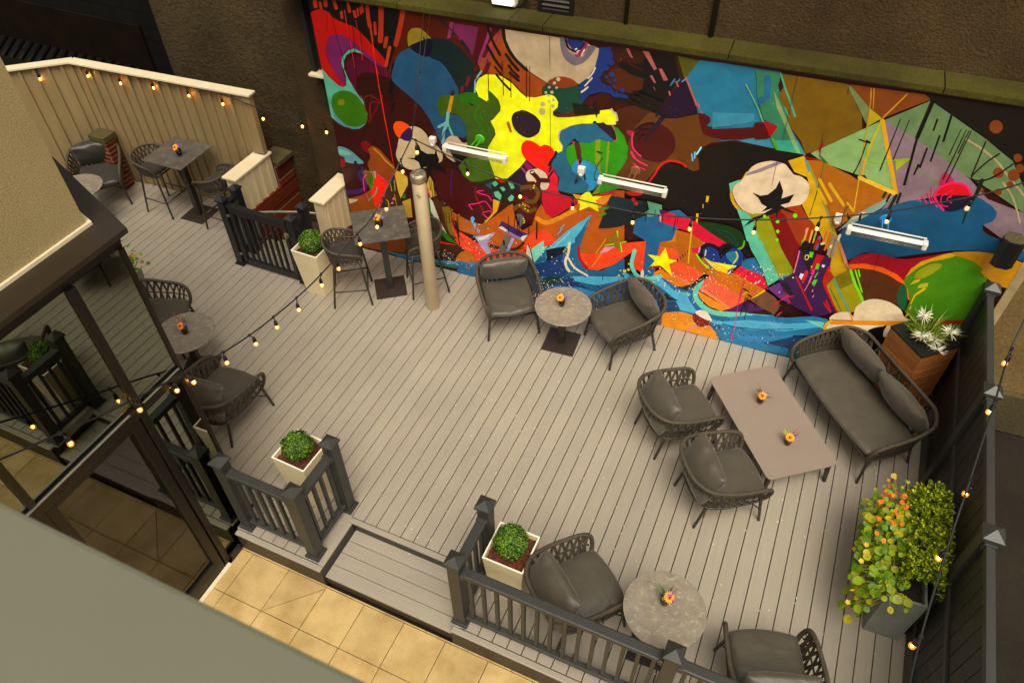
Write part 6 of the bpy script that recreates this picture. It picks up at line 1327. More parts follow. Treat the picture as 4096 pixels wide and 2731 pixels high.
mb = MB(); mb.box(-3.63, -3.57, gy-.025, gy+.025, .04, 1.0, .004); mb.box(-2.75, -2.69, gy-.025, gy+.025, .04, 1.0, .004); mb.box(-3.569, -2.751, gy-.024, gy+.024, .04, .13, .004); mb.build('frame', gb, g)
mb = MB(); mb.box(-3.64, -2.68, gy-.04, gy+.04, 1.001, 1.035, .008); mb.box(-3.569, -2.751, gy-.022, gy+.022, .90, 1.0, .003); mb.build('top_rail', gb, g)
for i in range(7):
    x = -3.46+i*.1; mb = MB(); mb.box(x-.016, x+.016, gy-.015, gy+.015, .131, .899, .003); mb.build('bar', gb, g)
mb = MB(); mb.box(-2.72, -2.66, gy-.06, gy-.026, .80, .86, .006); mb.box(-2.70, -2.68, gy-.075, gy-.061, .78, .83); mb.build('latch', M_['galv'], g)
for z in (.2, .85): mb = MB(); mb.box(-3.66, -3.62, gy-.05, gy-.026, z, z+.03, .004); mb.build('hinge', M_['galv'], g)

# cream flue standing in the deck
o = empty('flue_pipe', (-.757, 6.235, 0), 0, 'tall cream round pipe standing in the deck with a foil covered top', 'pipe')
mb = MB(); mb.lathe([(.085, 0), (.085, 2.02), (.088, 2.03), (.088, 2.05)], 32); mb.build('tube', M_['cream_paint'], o)
mb = MB(); mb.lathe([(.092, 1.985), (.095, 2.0), (.094, 2.05), (.090, 2.085), (.07, 2.097), (.05, 2.088), (.03, 2.10), (.012, 2.09)], 26)
for i, v in enumerate(mb.v): mb.v[i] = (v[0]*(1+.05*noise.noise(Vector(v)*40)), v[1]*(1+.05*noise.noise(Vector(v)*40+Vector((5, 0, 0)))), v[2]+.008*noise.noise(Vector(v)*30))
N = Nodes('crumpled_foil'); N.bump(N.noise(N.coord(), 30, 5), .9, .02); mb.build('foil_cap', N.base(lin('a89c84'), .3, .75), o)
mb = MB(); mb.tube(crom([(.02, -.086, 1.87), (.03, -.115, 1.885), (.045, -.11, 1.84), (.05, -.083, 1.83)], 5), .008, 8); mb.build('hook', M_['steel'], o)

# ================================================================== balustrades
rm = M_['rail']
def rail_run(o, a, b, nb, z=.96):
    a, b = Vector((*a, 0)), Vector((*b, 0)); d = (b-a).normalized(); L = (b-a).length; a2 = a+d*.058; b2 = b-d*.058
    mb = MB(); mb.bar(a2+Vector((0, 0, z)), b2+Vector((0, 0, z)), .095, .05, .014); mb.bar(a2+Vector((0, 0, z-.045)), b2+Vector((0, 0, z-.045)), .055, .038); mb.build('top_rail', rm, o)
    mb = MB(); mb.bar(a2+Vector((0, 0, .115)), b2+Vector((0, 0, .115)), .06, .05, .006); mb.build('bottom_rail', rm, o)
    for p, s_ in ((a2, 1), (b2, -1)):
        for zz, w2, h2, l2 in ((z-.004, .108, .066, .04), (.113, .072, .062, .03)): mb = MB(); mb.bar(p+Vector((0, 0, zz)), p+d*s_*l2+Vector((0, 0, zz)), w2, h2, .006); mb.build('bracket', rm, o)
    for i in range(nb):
        c = a+d*(L*(i+1)/(nb+1)); mb = MB(); mb.obox(c, .034, .034, .141, z-.065, math.atan2(d.y, d.x), .003); mb.build('baluster', rm, o)
bl = empty('deck_railing', (0, 0, 0), 0, 'charcoal corner railing with three posts left of the deck step', 'railing', 'charcoal railings along the deck edge')
LP = [(-.92, 2.55), (-.10, 2.55), (-.10, 3.14)]
for p in LP: post(bl, *p, 1.17, rm)
rail_run(bl, LP[0], LP[1], 6); rail_run(bl, LP[1], LP[2], 4)
br = empty('deck_railing', (0, 0, 0), 0, 'long charcoal railing right of the deck step, in front of the armchairs', 'railing', 'charcoal railings along the deck edge')
RP = [(1.55, 3.13), (1.55, 2.545), (3.43, 2.545), (5.3, 2.545)]
for p in RP: post(br, *p, 1.17, rm)
rail_run(br, RP[0], RP[1], 4); rail_run(br, RP[1], RP[2], 14); rail_run(br, RP[2], RP[3], 14)

# ================================================================== charcoal boarded fence on the right
fr = empty('deck_fence', (0, 0, 0), 0, 'charcoal composite fence with capped posts along the right deck edge', 'fence')
fx = 5.385; FY = [7.21, 5.70, 4.13, 2.56]; fm = M_['rail']
for y in FY:
    p = MB(); p.obox((fx, y), .115, .115, -.3, 1.72, 0, .004); po = p.build('post', fm, fr)
    c = MB(); c.frustum((fx, y), .078, .078, 1.70, 1.735); c.frustum((fx, y), .078, .004, 1.735, 1.79); c.build('cap', fm, po)
for a, b in zip(FY[1:], FY[:-1]):
    y0, y1 = a+.058, b-.058
    mb = MB(); mb.box(fx-.032, fx+.032, y0, y1, 1.62, 1.68, .006); mb.build('top_rail', fm, fr)
    for y in (y0, y1-.035): mb = MB(); mb.box(fx-.045, fx+.045, y, y+.035, 1.605, 1.694, .004); mb.build('bracket', fm, fr)
    mb = MB(); mb.box(fx-.034, fx+.034, y0, y1, .93, .985, .004); mb.build('middle_rail', fm, fr)
    mb = MB(); mb.box(fx-.034, fx+.034, y0, y1, .04, .24, .004); mb.build('bottom_rail', fm, fr)
    n = 9; wd = (y1-y0)/n; mb = MB()
    for i in range(n):
        mb.box(fx-.012, fx+.012, y0+i*wd+.004, y0+(i+1)*wd-.004, .241, .929, .003); mb.box(fx-.012, fx+.012, y0+i*wd+.004, y0+(i+1)*wd-.004, .986, 1.619, .003)
    mb.box(fx-.005, fx+.005, y0, y1, .245, .925); mb.box(fx-.005, fx+.005, y0, y1, .99, 1.615); mb.build('boards', M_['fence_board'], fr)

# ================================================================== glazed building on the left
gx = -1.05; bz = M_['bronze']
gbld = empty('glazed_building', (0, 0, 0), 0, 'cream rendered building with a bronze canopy over dark reflecting glass', 'building')
mb = MB(); mb.prism([(-1.262, -5), (-1.262, 2.655), (-2.9, 3.20), (-5.5, 1.2), (-5.5, -5)], 3.66, 7.6); mb.build('rendered_wall', M_['cream_render'], gbld)
mb = MB(); mb.prism([(-1.24, -5), (-1.24, 2.685), (-2.9, 3.235), (-2.9, 3.20), (-1.262, 2.655), (-1.262, -5)], 3.645, 3.672); mb.build('drip_edge', M_['cap_wood'], gbld)
mb = MB(); mb.prism([(-.995, -5), (-.995, 2.755), (-2.62, 3.38), (-4, 3.0), (-5.4, 1.1), (-5.4, -5)], 3.60, 3.643); mb.build('canopy', M_['bronze_top'], gbld)
mb = MB(); mb.box(gx-.07, gx-.0, -4.5, 2.70, 3.50, 3.599); mb.box(gx+.001, gx+.03, -4.5, 2.69, 3.56, 3.598); mb.build('head_frame', bz, gbld)
def mull(y0, y1, z0, z1, d=.06, nm='mullion'):
    mb = MB(); mb.box(gx-.05, gx+d-.03, y0, y1, z0, z1, .005); return mb.build(nm, bz, gbld)
mull(2.17, 2.24, -.3, 3.5); mull(2.66, 2.695, -.3, 3.5, .05); mull(1.16, 1.215, 2.262, 3.5); mull(-.4, -.32, -.3, 3.5); mull(1.16, 1.22, -.3, 2.165)
mb = MB(); mb.box(gx-.05, gx+.045, 1.0, 2.169, 2.17, 2.26, .006); mb.box(gx-.05, gx+.04, 2.241, 2.659, 2.16, 2.25, .006); mb.box(gx-.05, gx+.045, -4.5, .999, 2.17, 2.26, .006); mb.build('transom', bz, gbld)
mb = MB(); mb.box(gx+.025, gx+.046, 1.0, 2.1, 2.2605, 2.264); mb.box(gx+.025, gx+.042, 2.245, 2.655, 2.2505, 2.254); mb.build('transom_flashing', M_['steel'], gbld)
for y0, y1, z0, z1 in ((2.241, 2.659, 2.26, 3.499), (1.216, 2.169, 2.27, 3.499), (-.319, 1.159, 2.27, 3.499), (-4.4, -.401, 2.27, 3.499), (2.241, 2.659, -.28, 2.159), (-.319, .95, -.28, 2.169)):
    mb = MB(); mb.box(gx-.012, gx+.002, y0, y1, z0, z1); mb.build('glass_pane', M_['glazing'], gbld)
dr = MB()
for a in ((1.221, 1.30, -.27, 2.165), (2.06, 2.15, -.27, 2.165)): dr.box(gx-.04, gx+.03, a[0], a[1], a[2], a[3], .005)
dr.box(gx-.04, gx+.03, 1.301, 2.059, -.27, -.08, .005); dr.box(gx-.04, gx+.03, 1.301, 2.059, 2.09, 2.165, .005); dr = dr.build('door', bz, gbld)
mb = MB(); mb.box(gx-.012, gx+.002, 1.302, 2.058, -.079, 2.089); mb.build('door_glass', M_['door_glazing'], dr)
mb = MB(); mb.box(gx+.031, gx+.075, .95, 2.2, -.3, -.28, .004); mb.build('threshold', M_['cap_wood'], gbld)
mb = MB(); mb.box(gx+.031, gx+.06, 2.24, 2.39, -.3, -.2, .004); mb.build('corner_block', M_['black'], gbld)
mb = MB(); mb.box(-5.2, -5.1, -5, 1.3, -.3, 3.59); mb.prism([(-1.12, 2.66), (-1.12, 2.70), (-2.7, 3.30), (-2.75, 3.26)], -.3, 3.59); mb.prism([(-2.7, 3.30), (-5.1, 1.3), (-5.1, 1.2), (-2.75, 3.25)], -.3, 3.59); mb.build('inner_wall', M_['interior'], gbld)
mb = MB(); mb.box(-5.1, -1.10, -5, 3.0, -.34, -.30); mb.build('inner_floor', M_['interior'], gbld)
mb = MB(); mb.box(-2.62, -1.09, -2, 2.63, -.299, -.292); mb.build('inner_floor', M_['mat'], gbld)
# cube patterned tiles
s_ = .135; tiles = {'tile_a': MB(), 'tile_b': MB(), 'tile_c': MB()}
for i in range(14):
    for j in range(13):
        cx_ = -2.75-i*s_*math.sqrt(3)/1-(j % 2)*s_*math.sqrt(3)/2; cy_ = .5+j*s_*1.5
        if cx_ < -4.6: continue
        if cy_ > 2.62+(-1.2-cx_)*.30: continue
        hx = [(cx_+s_*math.cos(R(30+60*k)), cy_+s_*math.sin(R(30+60*k))) for k in range(6)]
        for nm, ks in (('tile_a', (0, 1, 2)), ('tile_b', (2, 3, 4)), ('tile_c', (4, 5, 0))):
            q = [(cx_, cy_)]+[hx[k] for k in ks]; q = [((x-cx_)*.985+cx_, (y-cy_)*.985+cy_) for x, y in q]
            tiles[nm].prism(q, -.2995, -.29)
for nm in tiles: tiles[nm].build('floor_tile', M_[nm], gbld)

# foreground window ledge below the camera
mb = MB(); mb.box(.2, 6.5, -.45, .178, 5.98, 6.1, .006); tag(mb.build('window_ledge', M_['sill']), 'pale green painted ledge cutting across the lower left foreground', 'ledge')

# ================================================================== furniture
def frame_paths(e, stool=False):
    if stool:
        rimh = [(.215, .20, .745), (.235, .205, .80), (.255, .17, .855), (.27, .06, .895), (.268, -.06, .925), (.235, -.17, .955), (.13, -.245, .975), (0, -.265, .98)]
        frh = [(.21, .19, .71), (.212, .185, .71), (.215, .15, .71), (.22, .05, .71), (.22, -.05, .71), (.19, -.15, .71), (.11, -.205, .71), (0, -.22, .71)]
    else:
        rimh = [(.30, .335, .37), (.325, .355, .46), (.352, .335, .575), (.368, .24, .635), (.378, .06, .665), (.372, -.13, .70), (.325, -.315, .735), (.19, -.42, .755), (0, -.445, .76)]
        frh = [(.30, .325, .355), (.302, .322, .355), (.306, .29, .355), (.312, .19, .355), (.315, .03, .355), (.305, -.13, .355), (.265, -.265, .355), (.15, -.335, .355), (0, -.35, .355)]
    out = []
    for h in (rimh, frh):
        full = [(x+e, y, z) for x, y, z in h[:-1]]
        if e > 0: full += [(h[-2][0]*.6+e*.9, h[-1][1], h[-1][2]), (0, h[-1][1], h[-1][2])]
        else: full += [h[-1]]
        full = full+[(-x, y, z) for x, y, z in full[-2::-1]]
        out.append(crom(full, 7))
    return out
def weave(parent, rim, fr, n, lo=.14, hi=.86, wdt=.027):
    mid = [a.lerp(b, .5) for a, b in zip(rim, fr)]
    mb = MB(); mb.tube([at(mid, lo-.02+i*(hi-lo+.04)/60) for i in range(61)], .009, 7); mb.build('middle_rail', M_['leg'], parent)
    mb = MB(); ts = [lo+(hi-lo)*i/n for i in range(n+1)]
    cen = Vector((0, 0, .5))
    for i in range(n):
        t0, t1 = ts[i], ts[i+1]; tm = (t0+t1)/2; nrm = (at(mid, tm)-cen); nrm.z = 0; nrm.normalize()
        m_ = at(mid, tm)
        ribbon(mb, at(rim, t0), m_+nrm*.008, wdt, .006, nrm); ribbon(mb, at(rim, t1), m_-nrm*.004, wdt, .006, nrm)
        ribbon(mb, m_+nrm*.008, at(fr, t0), wdt, .006, nrm); ribbon(mb, m_-nrm*.004, at(fr, t1), wdt, .006, nrm)
    mb.build('rope_weave', M_['rope'], parent)
def rim_tube(parent, rim, r_=.021):
    mb = MB(); n = len(rim)*3; P = [at(rim, i/(n-1)) for i in range(n)]
    mb.tube(P, [r_*(1+.05*math.sin(i*1.9)) for i in range(n)], 10); mb.build('arm_rim', M_['rope'], parent)
def lounge(name, label, loc, rz, e=0., group=None, cat='armchair', seed=1, cmat='cushion', ncush=1, sag=0):
    o = empty(name, loc, rz, label, cat, group)
    rim, fr = frame_paths(e)
    rim_tube(o, rim); weave(o, rim, fr, 25 if e == 0 else 40)
    mb = MB(); mb.tube(fr, .014, 8); mb.tube([fr[0], fr[-1]], .014, 8)
    for y in (-.2, .05): mb.tube([(-.30-e, y, .353), (.30+e, y, .353)], .010, 6)
    mb.build('seat_frame', M_['leg'], o)
    for sx in (-1, 1):
        for a, b in (((.295+e, .30, .36), (.335+e, .345, 0)), ((.25+e, -.255, .36), (.262+e, -.345, 0))):
            mb = MB(); p, q = Vector((a[0]*sx, a[1], a[2])), Vector((b[0]*sx, b[1], b[2])); mb.tube([p.lerp(q, t/4) for t in range(5)], [.018, .0172, .0164, .0155, .0145], 10); mb.build('leg', M_['leg'], o)
        mb = MB(); mb.tube([(sx*(.315+e), .322, .19), (sx*(.27+e), .20, .30), (sx*(.26+e), .1, .352)], .007, 6); mb.build('stretcher', M_['leg'], o)
    mb = puff(.60+2*e, .63, .115, seed, ex=9, crown=.25, wrinkle=.006 if not sag else .011, taper=.0, nx=30 if e == 0 else 50)
    for i, v in enumerate(mb.v):                                   # a rounded nose at the front edge
        x, y, z = v; y += .03*(1-min(1, (x/(.3+e))**2))*max(0, y/.31); mb.v[i] = (x, y+.035, z+.425)
    mb.build('seat_cushion', M_[cmat], o)
    wc = .61 if ncush == 1 else .72
    for i in range(ncush):
        cx = 0 if ncush == 1 else (i-.5)*(wc-.01)
        m = Matrix.Translation(Vector((cx, -.262, .655))) @ Matrix.Rotation(R(random.Random(seed*7+i).uniform(-4, 4)), 4, 'Z') @ Matrix.Rotation(R(90-28), 4, 'X')
        mb = puff(wc, .435 if ncush == 1 else .45, .225, seed*5+i+2, ex=5.5, crown=.45, wrinkle=.012, mat=m); mb.build('back_cushion', M_[cmat], o)
    return o
def ang(fx_, fy_): return math.atan2(-fx_, fy_)
G1 = 'woven rope armchairs around the deck'
def chair(label, c, f, **kw): return lounge('rope_armchair', label, (c[0], c[1], 0), ang(*f), 0., G1, **kw)
chair('rope armchair against the mural, facing the camera, left of the round table', (.273, 6.424), (.59, -.807), seed=1, sag=1)
chair('rope armchair by the mural, turned left towards the round table', (1.779, 6.571), (-.675, -.738), seed=2, sag=1)
chair('upper of the two rope armchairs at the low coffee table, farther from the camera', (2.765, 5.453), (.75, .661), seed=3, sag=1)
chair('lower of the two rope armchairs at the low coffee table, nearer the camera', (3.411, 4.785), (.8, .6), seed=4)
chair('rope armchair behind the long railing, beside the box ball planter', (2.49, 3.04), (.63, .777), seed=5)
chair('rope armchair cut by the bottom edge of the photo, right of the front round table', (4.215, 3.0), (-.326, .945), seed=6)
chair('rope armchair by the glass wall, seat towards the mural, below the left round table', (-2.0, 3.6), (-.025, 1.0), seed=8)
chair('rope armchair half hidden behind the glass wall, above the left round table', (-3.62, 4.29), (.91, .41), seed=9)
chair('dark rope armchair in the far fence corner by the brick pier', (-6.72, 6.438), (.678, -.735), seed=10, cmat='cushion_dark')
lounge('rope_sofa', 'two seat rope sofa with two back cushions beside the wooden planter', (4.528, 6.414, 0), ang(-.763, -.646), .43, None, 'sofa', 11, 'cushion', 2)

def stool(label, c, f, seed=1):
    o = empty('bar_stool', (c[0], c[1], 0), ang(*f), label, 'bar stool', 'rope bar stools at the tall tables')
    rim, fr = frame_paths(0, True); rim_tube(o, rim, .017); weave(o, rim, fr, 20, .13, .87, .022)
    mb = MB(); mb.tube(fr, .013, 8); mb.tube([fr[0], fr[-1]], .013, 8); mb.build('seat_frame', M_['leg'], o)
    for sx in (-1, 1):
        for a, b in (((.205, .17, .71), (.245, .235, 0)), ((.17, -.16, .71), (.235, -.27, 0))):
            mb = MB(); p, q = Vector((a[0]*sx, a[1], a[2])), Vector((b[0]*sx, b[1], b[2])); mb.tube([p.lerp(q, t/4) for t in range(5)], [.015, .0145, .014, .0135, .013], 10); mb.build('leg', M_['leg'], o)
        mb = MB(); mb.tube([(sx*.232, .21, .26), (sx*.212, -.23, .26)], .009, 7); mb.build('stretcher', M_['leg'], o)
    mb = MB(); mb.tube([(-.232, .21, .27), (.232, .21, .27)], .010, 7); mb.build('footrest', M_['leg'], o)
    mb = puff(.41, .40, .06, seed, ex=6, crown=.2, wrinkle=.003)
    for i, v in enumerate(mb.v): mb.v[i] = (v[0]*(1-.08*max(0, -v[1]/.2)), v[1]-.005, v[2]+.748)
    mb.build('seat_cushion', M_['cushion_dark'], o)
    return o
stool('rope bar stool beside the box ball planter, left of the tall table near the pipe', (-1.85, 6.01), (.84, .54), 1)
stool('rope bar stool half hidden behind the cream round pipe', (-1.04, 6.58), (-.77, -.64), 2)
stool('rope bar stool left of the far tall table by the cream fence', (-5.60, 6.60), (1, .02), 3)
stool('rope bar stool between the far tall table and the low wall end', (-4.46, 6.61), (-1, .05), 4)

def square_table(label, c, a, h=1.08, top=.70):
    o = empty('bar_table', (c[0], c[1], 0), a, label, 'bar table', 'tall square tables')
    mb = MB(); mb.box(-top/2, top/2, -top/2, top/2, h-.012, h, .002); mb.build('table_top', M_['laminate_dark'], o)
    mb = MB(); mb.box(-.042, .042, -.042, .042, .012, h-.013, .004); mb.build('column', M_['dark_metal'], o)
    mb = MB(); mb.box(-.21, .21, -.21, .21, 0, .011, .003); mb.build('base_plate', M_['base_metal'], o)
square_table('tall square table beside the cream round pipe at the mural', (-1.478, 6.335), R(37))
square_table('tall square table against the cream fence in the far corner', (-5.075, 6.637), R(1.5))
def round_table(label, c, h, a, ped=True):
    o = empty('round_table', (c[0], c[1], 0), a, label, 'table', 'round pedestal tables')
    mb = MB(); mb.lathe([(.348, h-.012), (.35, h-.010), (.35, h-.002), (.348, h)], 64); mb.build('table_top', M_['laminate'], o)
    mb = MB(); mb.box(-.04, .04, -.04, .04, .012, h-.013, .004); mb.build('column', M_['dark_metal'], o)
    mb = MB(); mb.box(-.21, .21, -.21, .21, 0, .011, .003); mb.build('base_plate', M_['base_metal'], o)
round_table('round table between the two armchairs at the mural', (1.07, 6.305), .63, R(5))
round_table('round table at the left by the glass wall', (-2.87, 4.07), .64, R(24))
round_table('round table behind the long railing at the front', (3.265, 3.03), .75, R(4))
round_table('dark round table in the far corner, mostly hidden by the building', (-6.42, 5.82), .64, R(20))
ct = empty('coffee_table', (3.726, 5.802, 0), math.atan2(-.786, .618), 'long low mushroom coloured coffee table with rounded corners', 'coffee table')
mb = MB(); L, W, r_ = .725, .404, .055; poly = []
for cx, cy, a0 in ((L-r_, W-r_, 0), (-L+r_, W-r_, 90), (-L+r_, -W+r_, 180), (L-r_, -W+r_, 270)):
    for k in range(7): a = R(a0+k*15); poly.append((cx+r_*math.cos(a), cy+r_*math.sin(a)))
mb.prism(poly, .343, .355); mb.build('table_top', M_['table_brown'], ct)
for sx in (-1, 1):
    for sy in (-1, 1):
        mb = MB(); p, q = Vector((sx*(L-.07), sy*(W-.06), .342)), Vector((sx*(L-.045), sy*(W-.035), 0)); mb.tube([p, p.lerp(q, .5), q], [.030, .026, .022], 8); mb.build('leg', M_['leg'], ct)
mb = MB()
for sy in (-1, 1): mb.box(-L+.08, L-.08, sy*(W-.07)-.012, sy*(W-.07)+.012, .315, .342)
mb.build('apron', M_['leg'], ct)

# ---- little vases of flowers
def vase(loc, seed, label, twig=True, lean=(0, -1), green='frond', twigs=2):
    rnd = random.Random(seed); o = empty('flower_vase', loc, 0, label, 'vase', 'gerbera vases on the tables'); o.scale = (1.2, 1.2, 1.15)
    mb = MB(); mb.lathe([(.026, 0), (.029, .004), (.031, .05), (.034, .085), (.0315, .085), (.029, .05), (.026, .008)], 20); mb.build('glass', M_['glass_vase'], o)
    mb = MB(); mb.lathe([(.025, .006), (.0285, .045), (.0295, .055)], 16); mb.build('water', M_['vase_water'], o)
    lx, ly = lean; hc = Vector((lx*.025, ly*.025, .125)); nz = Vector((lx*.35, ly*.55-.15, .8)).normalized()
    m = nz.to_track_quat('Z', 'Y').to_matrix().to_4x4(); m.translation = hc
    mb = MB()
    for ring, (n, r0, r1, z) in enumerate(((16, .012, .043, 0.), (14, .010, .034, .004))):
        for k in range(n):
            a = 2*math.pi*k/n+ring*.2; b = .0078
            P_ = [(r0*math.cos(a), r0*math.sin(a), z), ((r0+r1)/2*math.cos(a)-b*math.sin(a), (r0+r1)/2*math.sin(a)+b*math.cos(a), z+.003), (r1*math.cos(a), r1*math.sin(a), z-.002), ((r0+r1)/2*math.cos(a)+b*math.sin(a), (r0+r1)/2*math.sin(a)-b*math.cos(a), z+.003)]
            mb.add(P_, [(0, 1, 2, 3)], False, m)
    mb.build('gerbera', M_['petal_o'], o)
    mb = MB(); mb.lathe([(.015, .004), (.0145, .0085), (.008, .010)], 18, (0, 0, 0), m); mb.build('inner_ring', M_['petal_r'], o)
    mb = MB(); mb.lathe([(.009, .010), (.008, .0125), (.002, .013)], 14, (0, 0, 0), m); mb.build('flower_heart', M_['heart'], o)
    mb = MB()
    for k in range(16):
        c = Vector((-lx*.01+.028+rnd.gauss(0, .014), -ly*.012+rnd.gauss(0, .014), .125+rnd.gauss(0, .012))); mb.lathe([(.001, -.007), (.0065, -.003), (.007, .002), (.003, .007)], 7, c)
    mb.build('purple_sprig', M_['petal_p'], o)
    mb = MB()
    for k in range(11):
        a = rnd.uniform(0, 6.28) if k > 6 else rnd.gauss(2.3, .5); d = Vector((math.cos(a), math.sin(a), rnd.uniform(.3, .9))).normalized(); p = Vector((0, 0, .08)); L_ = rnd.uniform(.06, .12); q = p+d*L_
        s2 = d.cross(Vector((0, 0, 1))).normalized()*.006; mid_ = p.lerp(q, .5)+Vector((0, 0, .008)); mb.add([p[:], (mid_+s2)[:], q[:], (mid_-s2)[:]], [(0, 1, 2, 3)])
    mb.build('leaves', M_[green], o)
    if twig:
        mb = MB()
        for k in range(twigs):
            a = rnd.uniform(0, 6.28); b_ = [Vector((0, 0, .06))]
            for j in range(6): b_.append(b_[-1]+Vector((math.cos(a)*.010+rnd.gauss(0, .007), math.sin(a)*.010+rnd.gauss(0, .007), .032)))
            mb.tube(b_, [.0034-.0003*j for j in range(7)], 5); mb.tube([b_[3], b_[3]+Vector((rnd.gauss(0, .03), rnd.gauss(0, .03), .04))], .0014, 4)
        mb.build('twig', M_['twig'], o)
vase((-4.996, 6.601, 1.08), 1, 'gerbera in a glass on the far tall table by the cream fence', False)
vase((-1.462, 6.31, 1.08), 2, 'gerbera in a glass on the tall table beside the cream pipe', True, (-.3, -1), 'grass', 1)
vase((-2.847, 4.07, .64), 3, 'gerbera in a glass with red twigs on the left round table', True, (.2, -1))
vase((1.047, 6.31, .63), 4, 'gerbera in a glass on the round table at the mural', True, (-.4, -.9), 'frond', 1)
vase((3.245, 3.08, .75), 5, 'gerbera in a glass on the front round table behind the railing', True, (.9, -.3), 'frond', 1)
vase((3.573, 5.995, .355), 6, 'gerbera in a glass on the upper end of the coffee table', True, (.1, -1))
vase((3.951, 5.535, .355), 7, 'gerbera in a glass on the lower end of the coffee table', True, (0, -1), 'grass')

# ---- box balls in tapered cream planters
ball = MB()
def ball_pt(rnd):
    v = Vector((rnd.gauss(0, 1), rnd.gauss(0, 1), rnd.gauss(0, 1))).normalized(); r_ = .150*(1+.09*noise.noise(v*3.2))*(1-.12*rnd.random()**2)*(1.09 if rnd.random() < .02 else 1); return v*r_, v
leaves(ball, ball_pt, 3600, .024, 5)
core = MB(); core.lathe([(.02, -.13), (.09, -.095), (.125, -.04), (.13, .02), (.10, .085), (.05, .118), (.01, .128)], 20)
ball.add(core.v, core.f, True)
ball_src = None
for i, (c, a, lab_p, lab_b) in enumerate((((-2.35, 5.965), 0, 'tapered cream planter with bark standing beside the black gate', 'clipped box ball in the planter beside the black gate'),
        ((-.55, 3.16), R(-2), 'tapered cream planter with bark inside the corner railing', 'clipped box ball in the planter inside the corner railing'),
        ((1.84, 3.04), R(0), 'tapered cream planter with bark next to the armchair behind the long railing', 'clipped box ball in the planter next to the front armchair'))):
    o = empty('box_planter', (c[0], c[1], 0), a, lab_p, 'planter', 'tapered cream planters')
    mb = MB(); mb.frustum((0, 0), .15, .198, 0, .72, 0, .014); mb.build('pot', M_['pot'], o)
    mb = MB()
    for q in ((-.20, .20, -.20, -.185), (-.20, .20, .185, .20), (-.20, -.185, -.1849, .1849), (.185, .20, -.1849, .1849)): mb.box(*q, .7201, .735, .003)
    mb.build('rim', M_['pot_rim'], o)
    mb = MB(); rnd = random.Random(i); mb.box(-.18, .18, -.18, .18, .60, .665)
    for k in range(260):
        p = Vector((rnd.uniform(-.17, .17), rnd.uniform(-.17, .17), .668+rnd.random()*.02)); m = Matrix.Translation(p) @ Matrix.Rotation(rnd.random()*6.28, 4, 'Z') @ Matrix.Rotation(rnd.gauss(0, .5), 4, 'X')
        mb.box(-.018*rnd.uniform(.6, 1.4), .018, -.009, .009, -.003, .003, 0, m)
    mb.build('bark_mulch', M_['bark'], o)
    if ball_src is None: ball_src = ball.build('box_ball', M_['box_leaf']); b = ball_src
    else: b = ball_src.copy(); col.objects.link(b)
    b.location = (c[0]+(.0, -.01, -.01)[i], c[1]+(.0, .0, .02)[i], .80); b.rotation_euler = (0, 0, i*1.3)
    tag(b, lab_b, 'box ball', 'clipped box balls')

# ---- wooden planter with grass and spiky white flowers
wp = empty('wooden_planter', (4.985, 6.955, 0), math.atan2(.34, .361), 'tall stained wood planter with a black top between sofa and mural', 'planter')
hw = .245; mb = MB()
for k in range(9):
    z0 = .02+k*.117; z1 = z0+.112
    mb.box(-hw, hw, -hw, -hw+.022, z0, z1, .003); mb.box(-hw, hw, hw-.022, hw, z0, z1, .003); mb.box(-hw, -hw+.021, -hw+.0225, hw-.0225, z0, z1, .003); mb.box(hw-.021, hw, -hw+.0225, hw-.0225, z0, z1, .003)
mb.build('wood_boards', M_['cedar'], wp)
mb = MB(); mb.box(-hw+.024, hw-.024, -hw+.024, hw-.024, .01, 1.0); mb.build('liner', M_['hole'], wp)
mb = MB()
for q in ((-hw-.006, hw+.006, -hw-.006, -.12), (-hw-.006, hw+.006, .12, hw+.006), (-hw-.006, -.12, -.1199, .1199), (.12, hw+.006, -.1199, .1199)): mb.box(*q, 1.078, 1.098, .002)
mb.build('top_frame', M_['black'], wp)
mb = MB()
for k in range(9):
    for s2 in (-1, 1):
        for e_ in (.05, .16):
            z = .07+k*.117; mb.lathe([(.004, 0), (.003, .003)], 6, (0, 0, 0), Matrix.Translation(Vector((s2*(hw-.02), -hw, z))) @ Matrix.Rotation(R(90), 4, 'X')); mb.lathe([(.004, 0), (.003, .003)], 6, (0, 0, 0), Matrix.Translation(Vector((-hw, s2*(hw-.02), z))) @ Matrix.Rotation(R(-90), 4, 'Y'))
mb.build('screw_heads', M_['steel'], wp)
mb = MB(); mb.box(-.119, .119, -.119, .119, 1.0, 1.06); mb.build('soil', M_['soil'], wp)
gr = empty('grass_plant', (4.985, 6.955, 1.06), 0, 'grass with white spiky flowers growing in the wooden planter', 'plant')
mb = MB(); rnd = random.Random(21)
for k in range(420):
    a = rnd.random()*6.28; r0 = rnd.random()**.5*.10; p = Vector((r0*math.cos(a), r0*math.sin(a), 0)); L_ = rnd.uniform(.10, .30) if k < 370 else rnd.uniform(.3, .48)
    d = Vector((math.cos(a)*rnd.uniform(.1, .9), math.sin(a)*rnd.uniform(.1, .9), 1)).normalized(); q = p+d*L_*.55; t_ = q+(d+Vector((math.cos(a)*.6, math.sin(a)*.6, -.25))).normalized()*L_*.45
    s2 = d.cross(Vector((rnd.gauss(0, 1), rnd.gauss(0, 1), 0))).normalized()*.0028
    mb.add([(p-s2)[:], (p+s2)[:], (q+s2)[:], (q-s2)[:], t_[:]], [(0, 1, 2, 3), (3, 2, 4)])
mb.build('grass_blades', M_['grass'], gr)
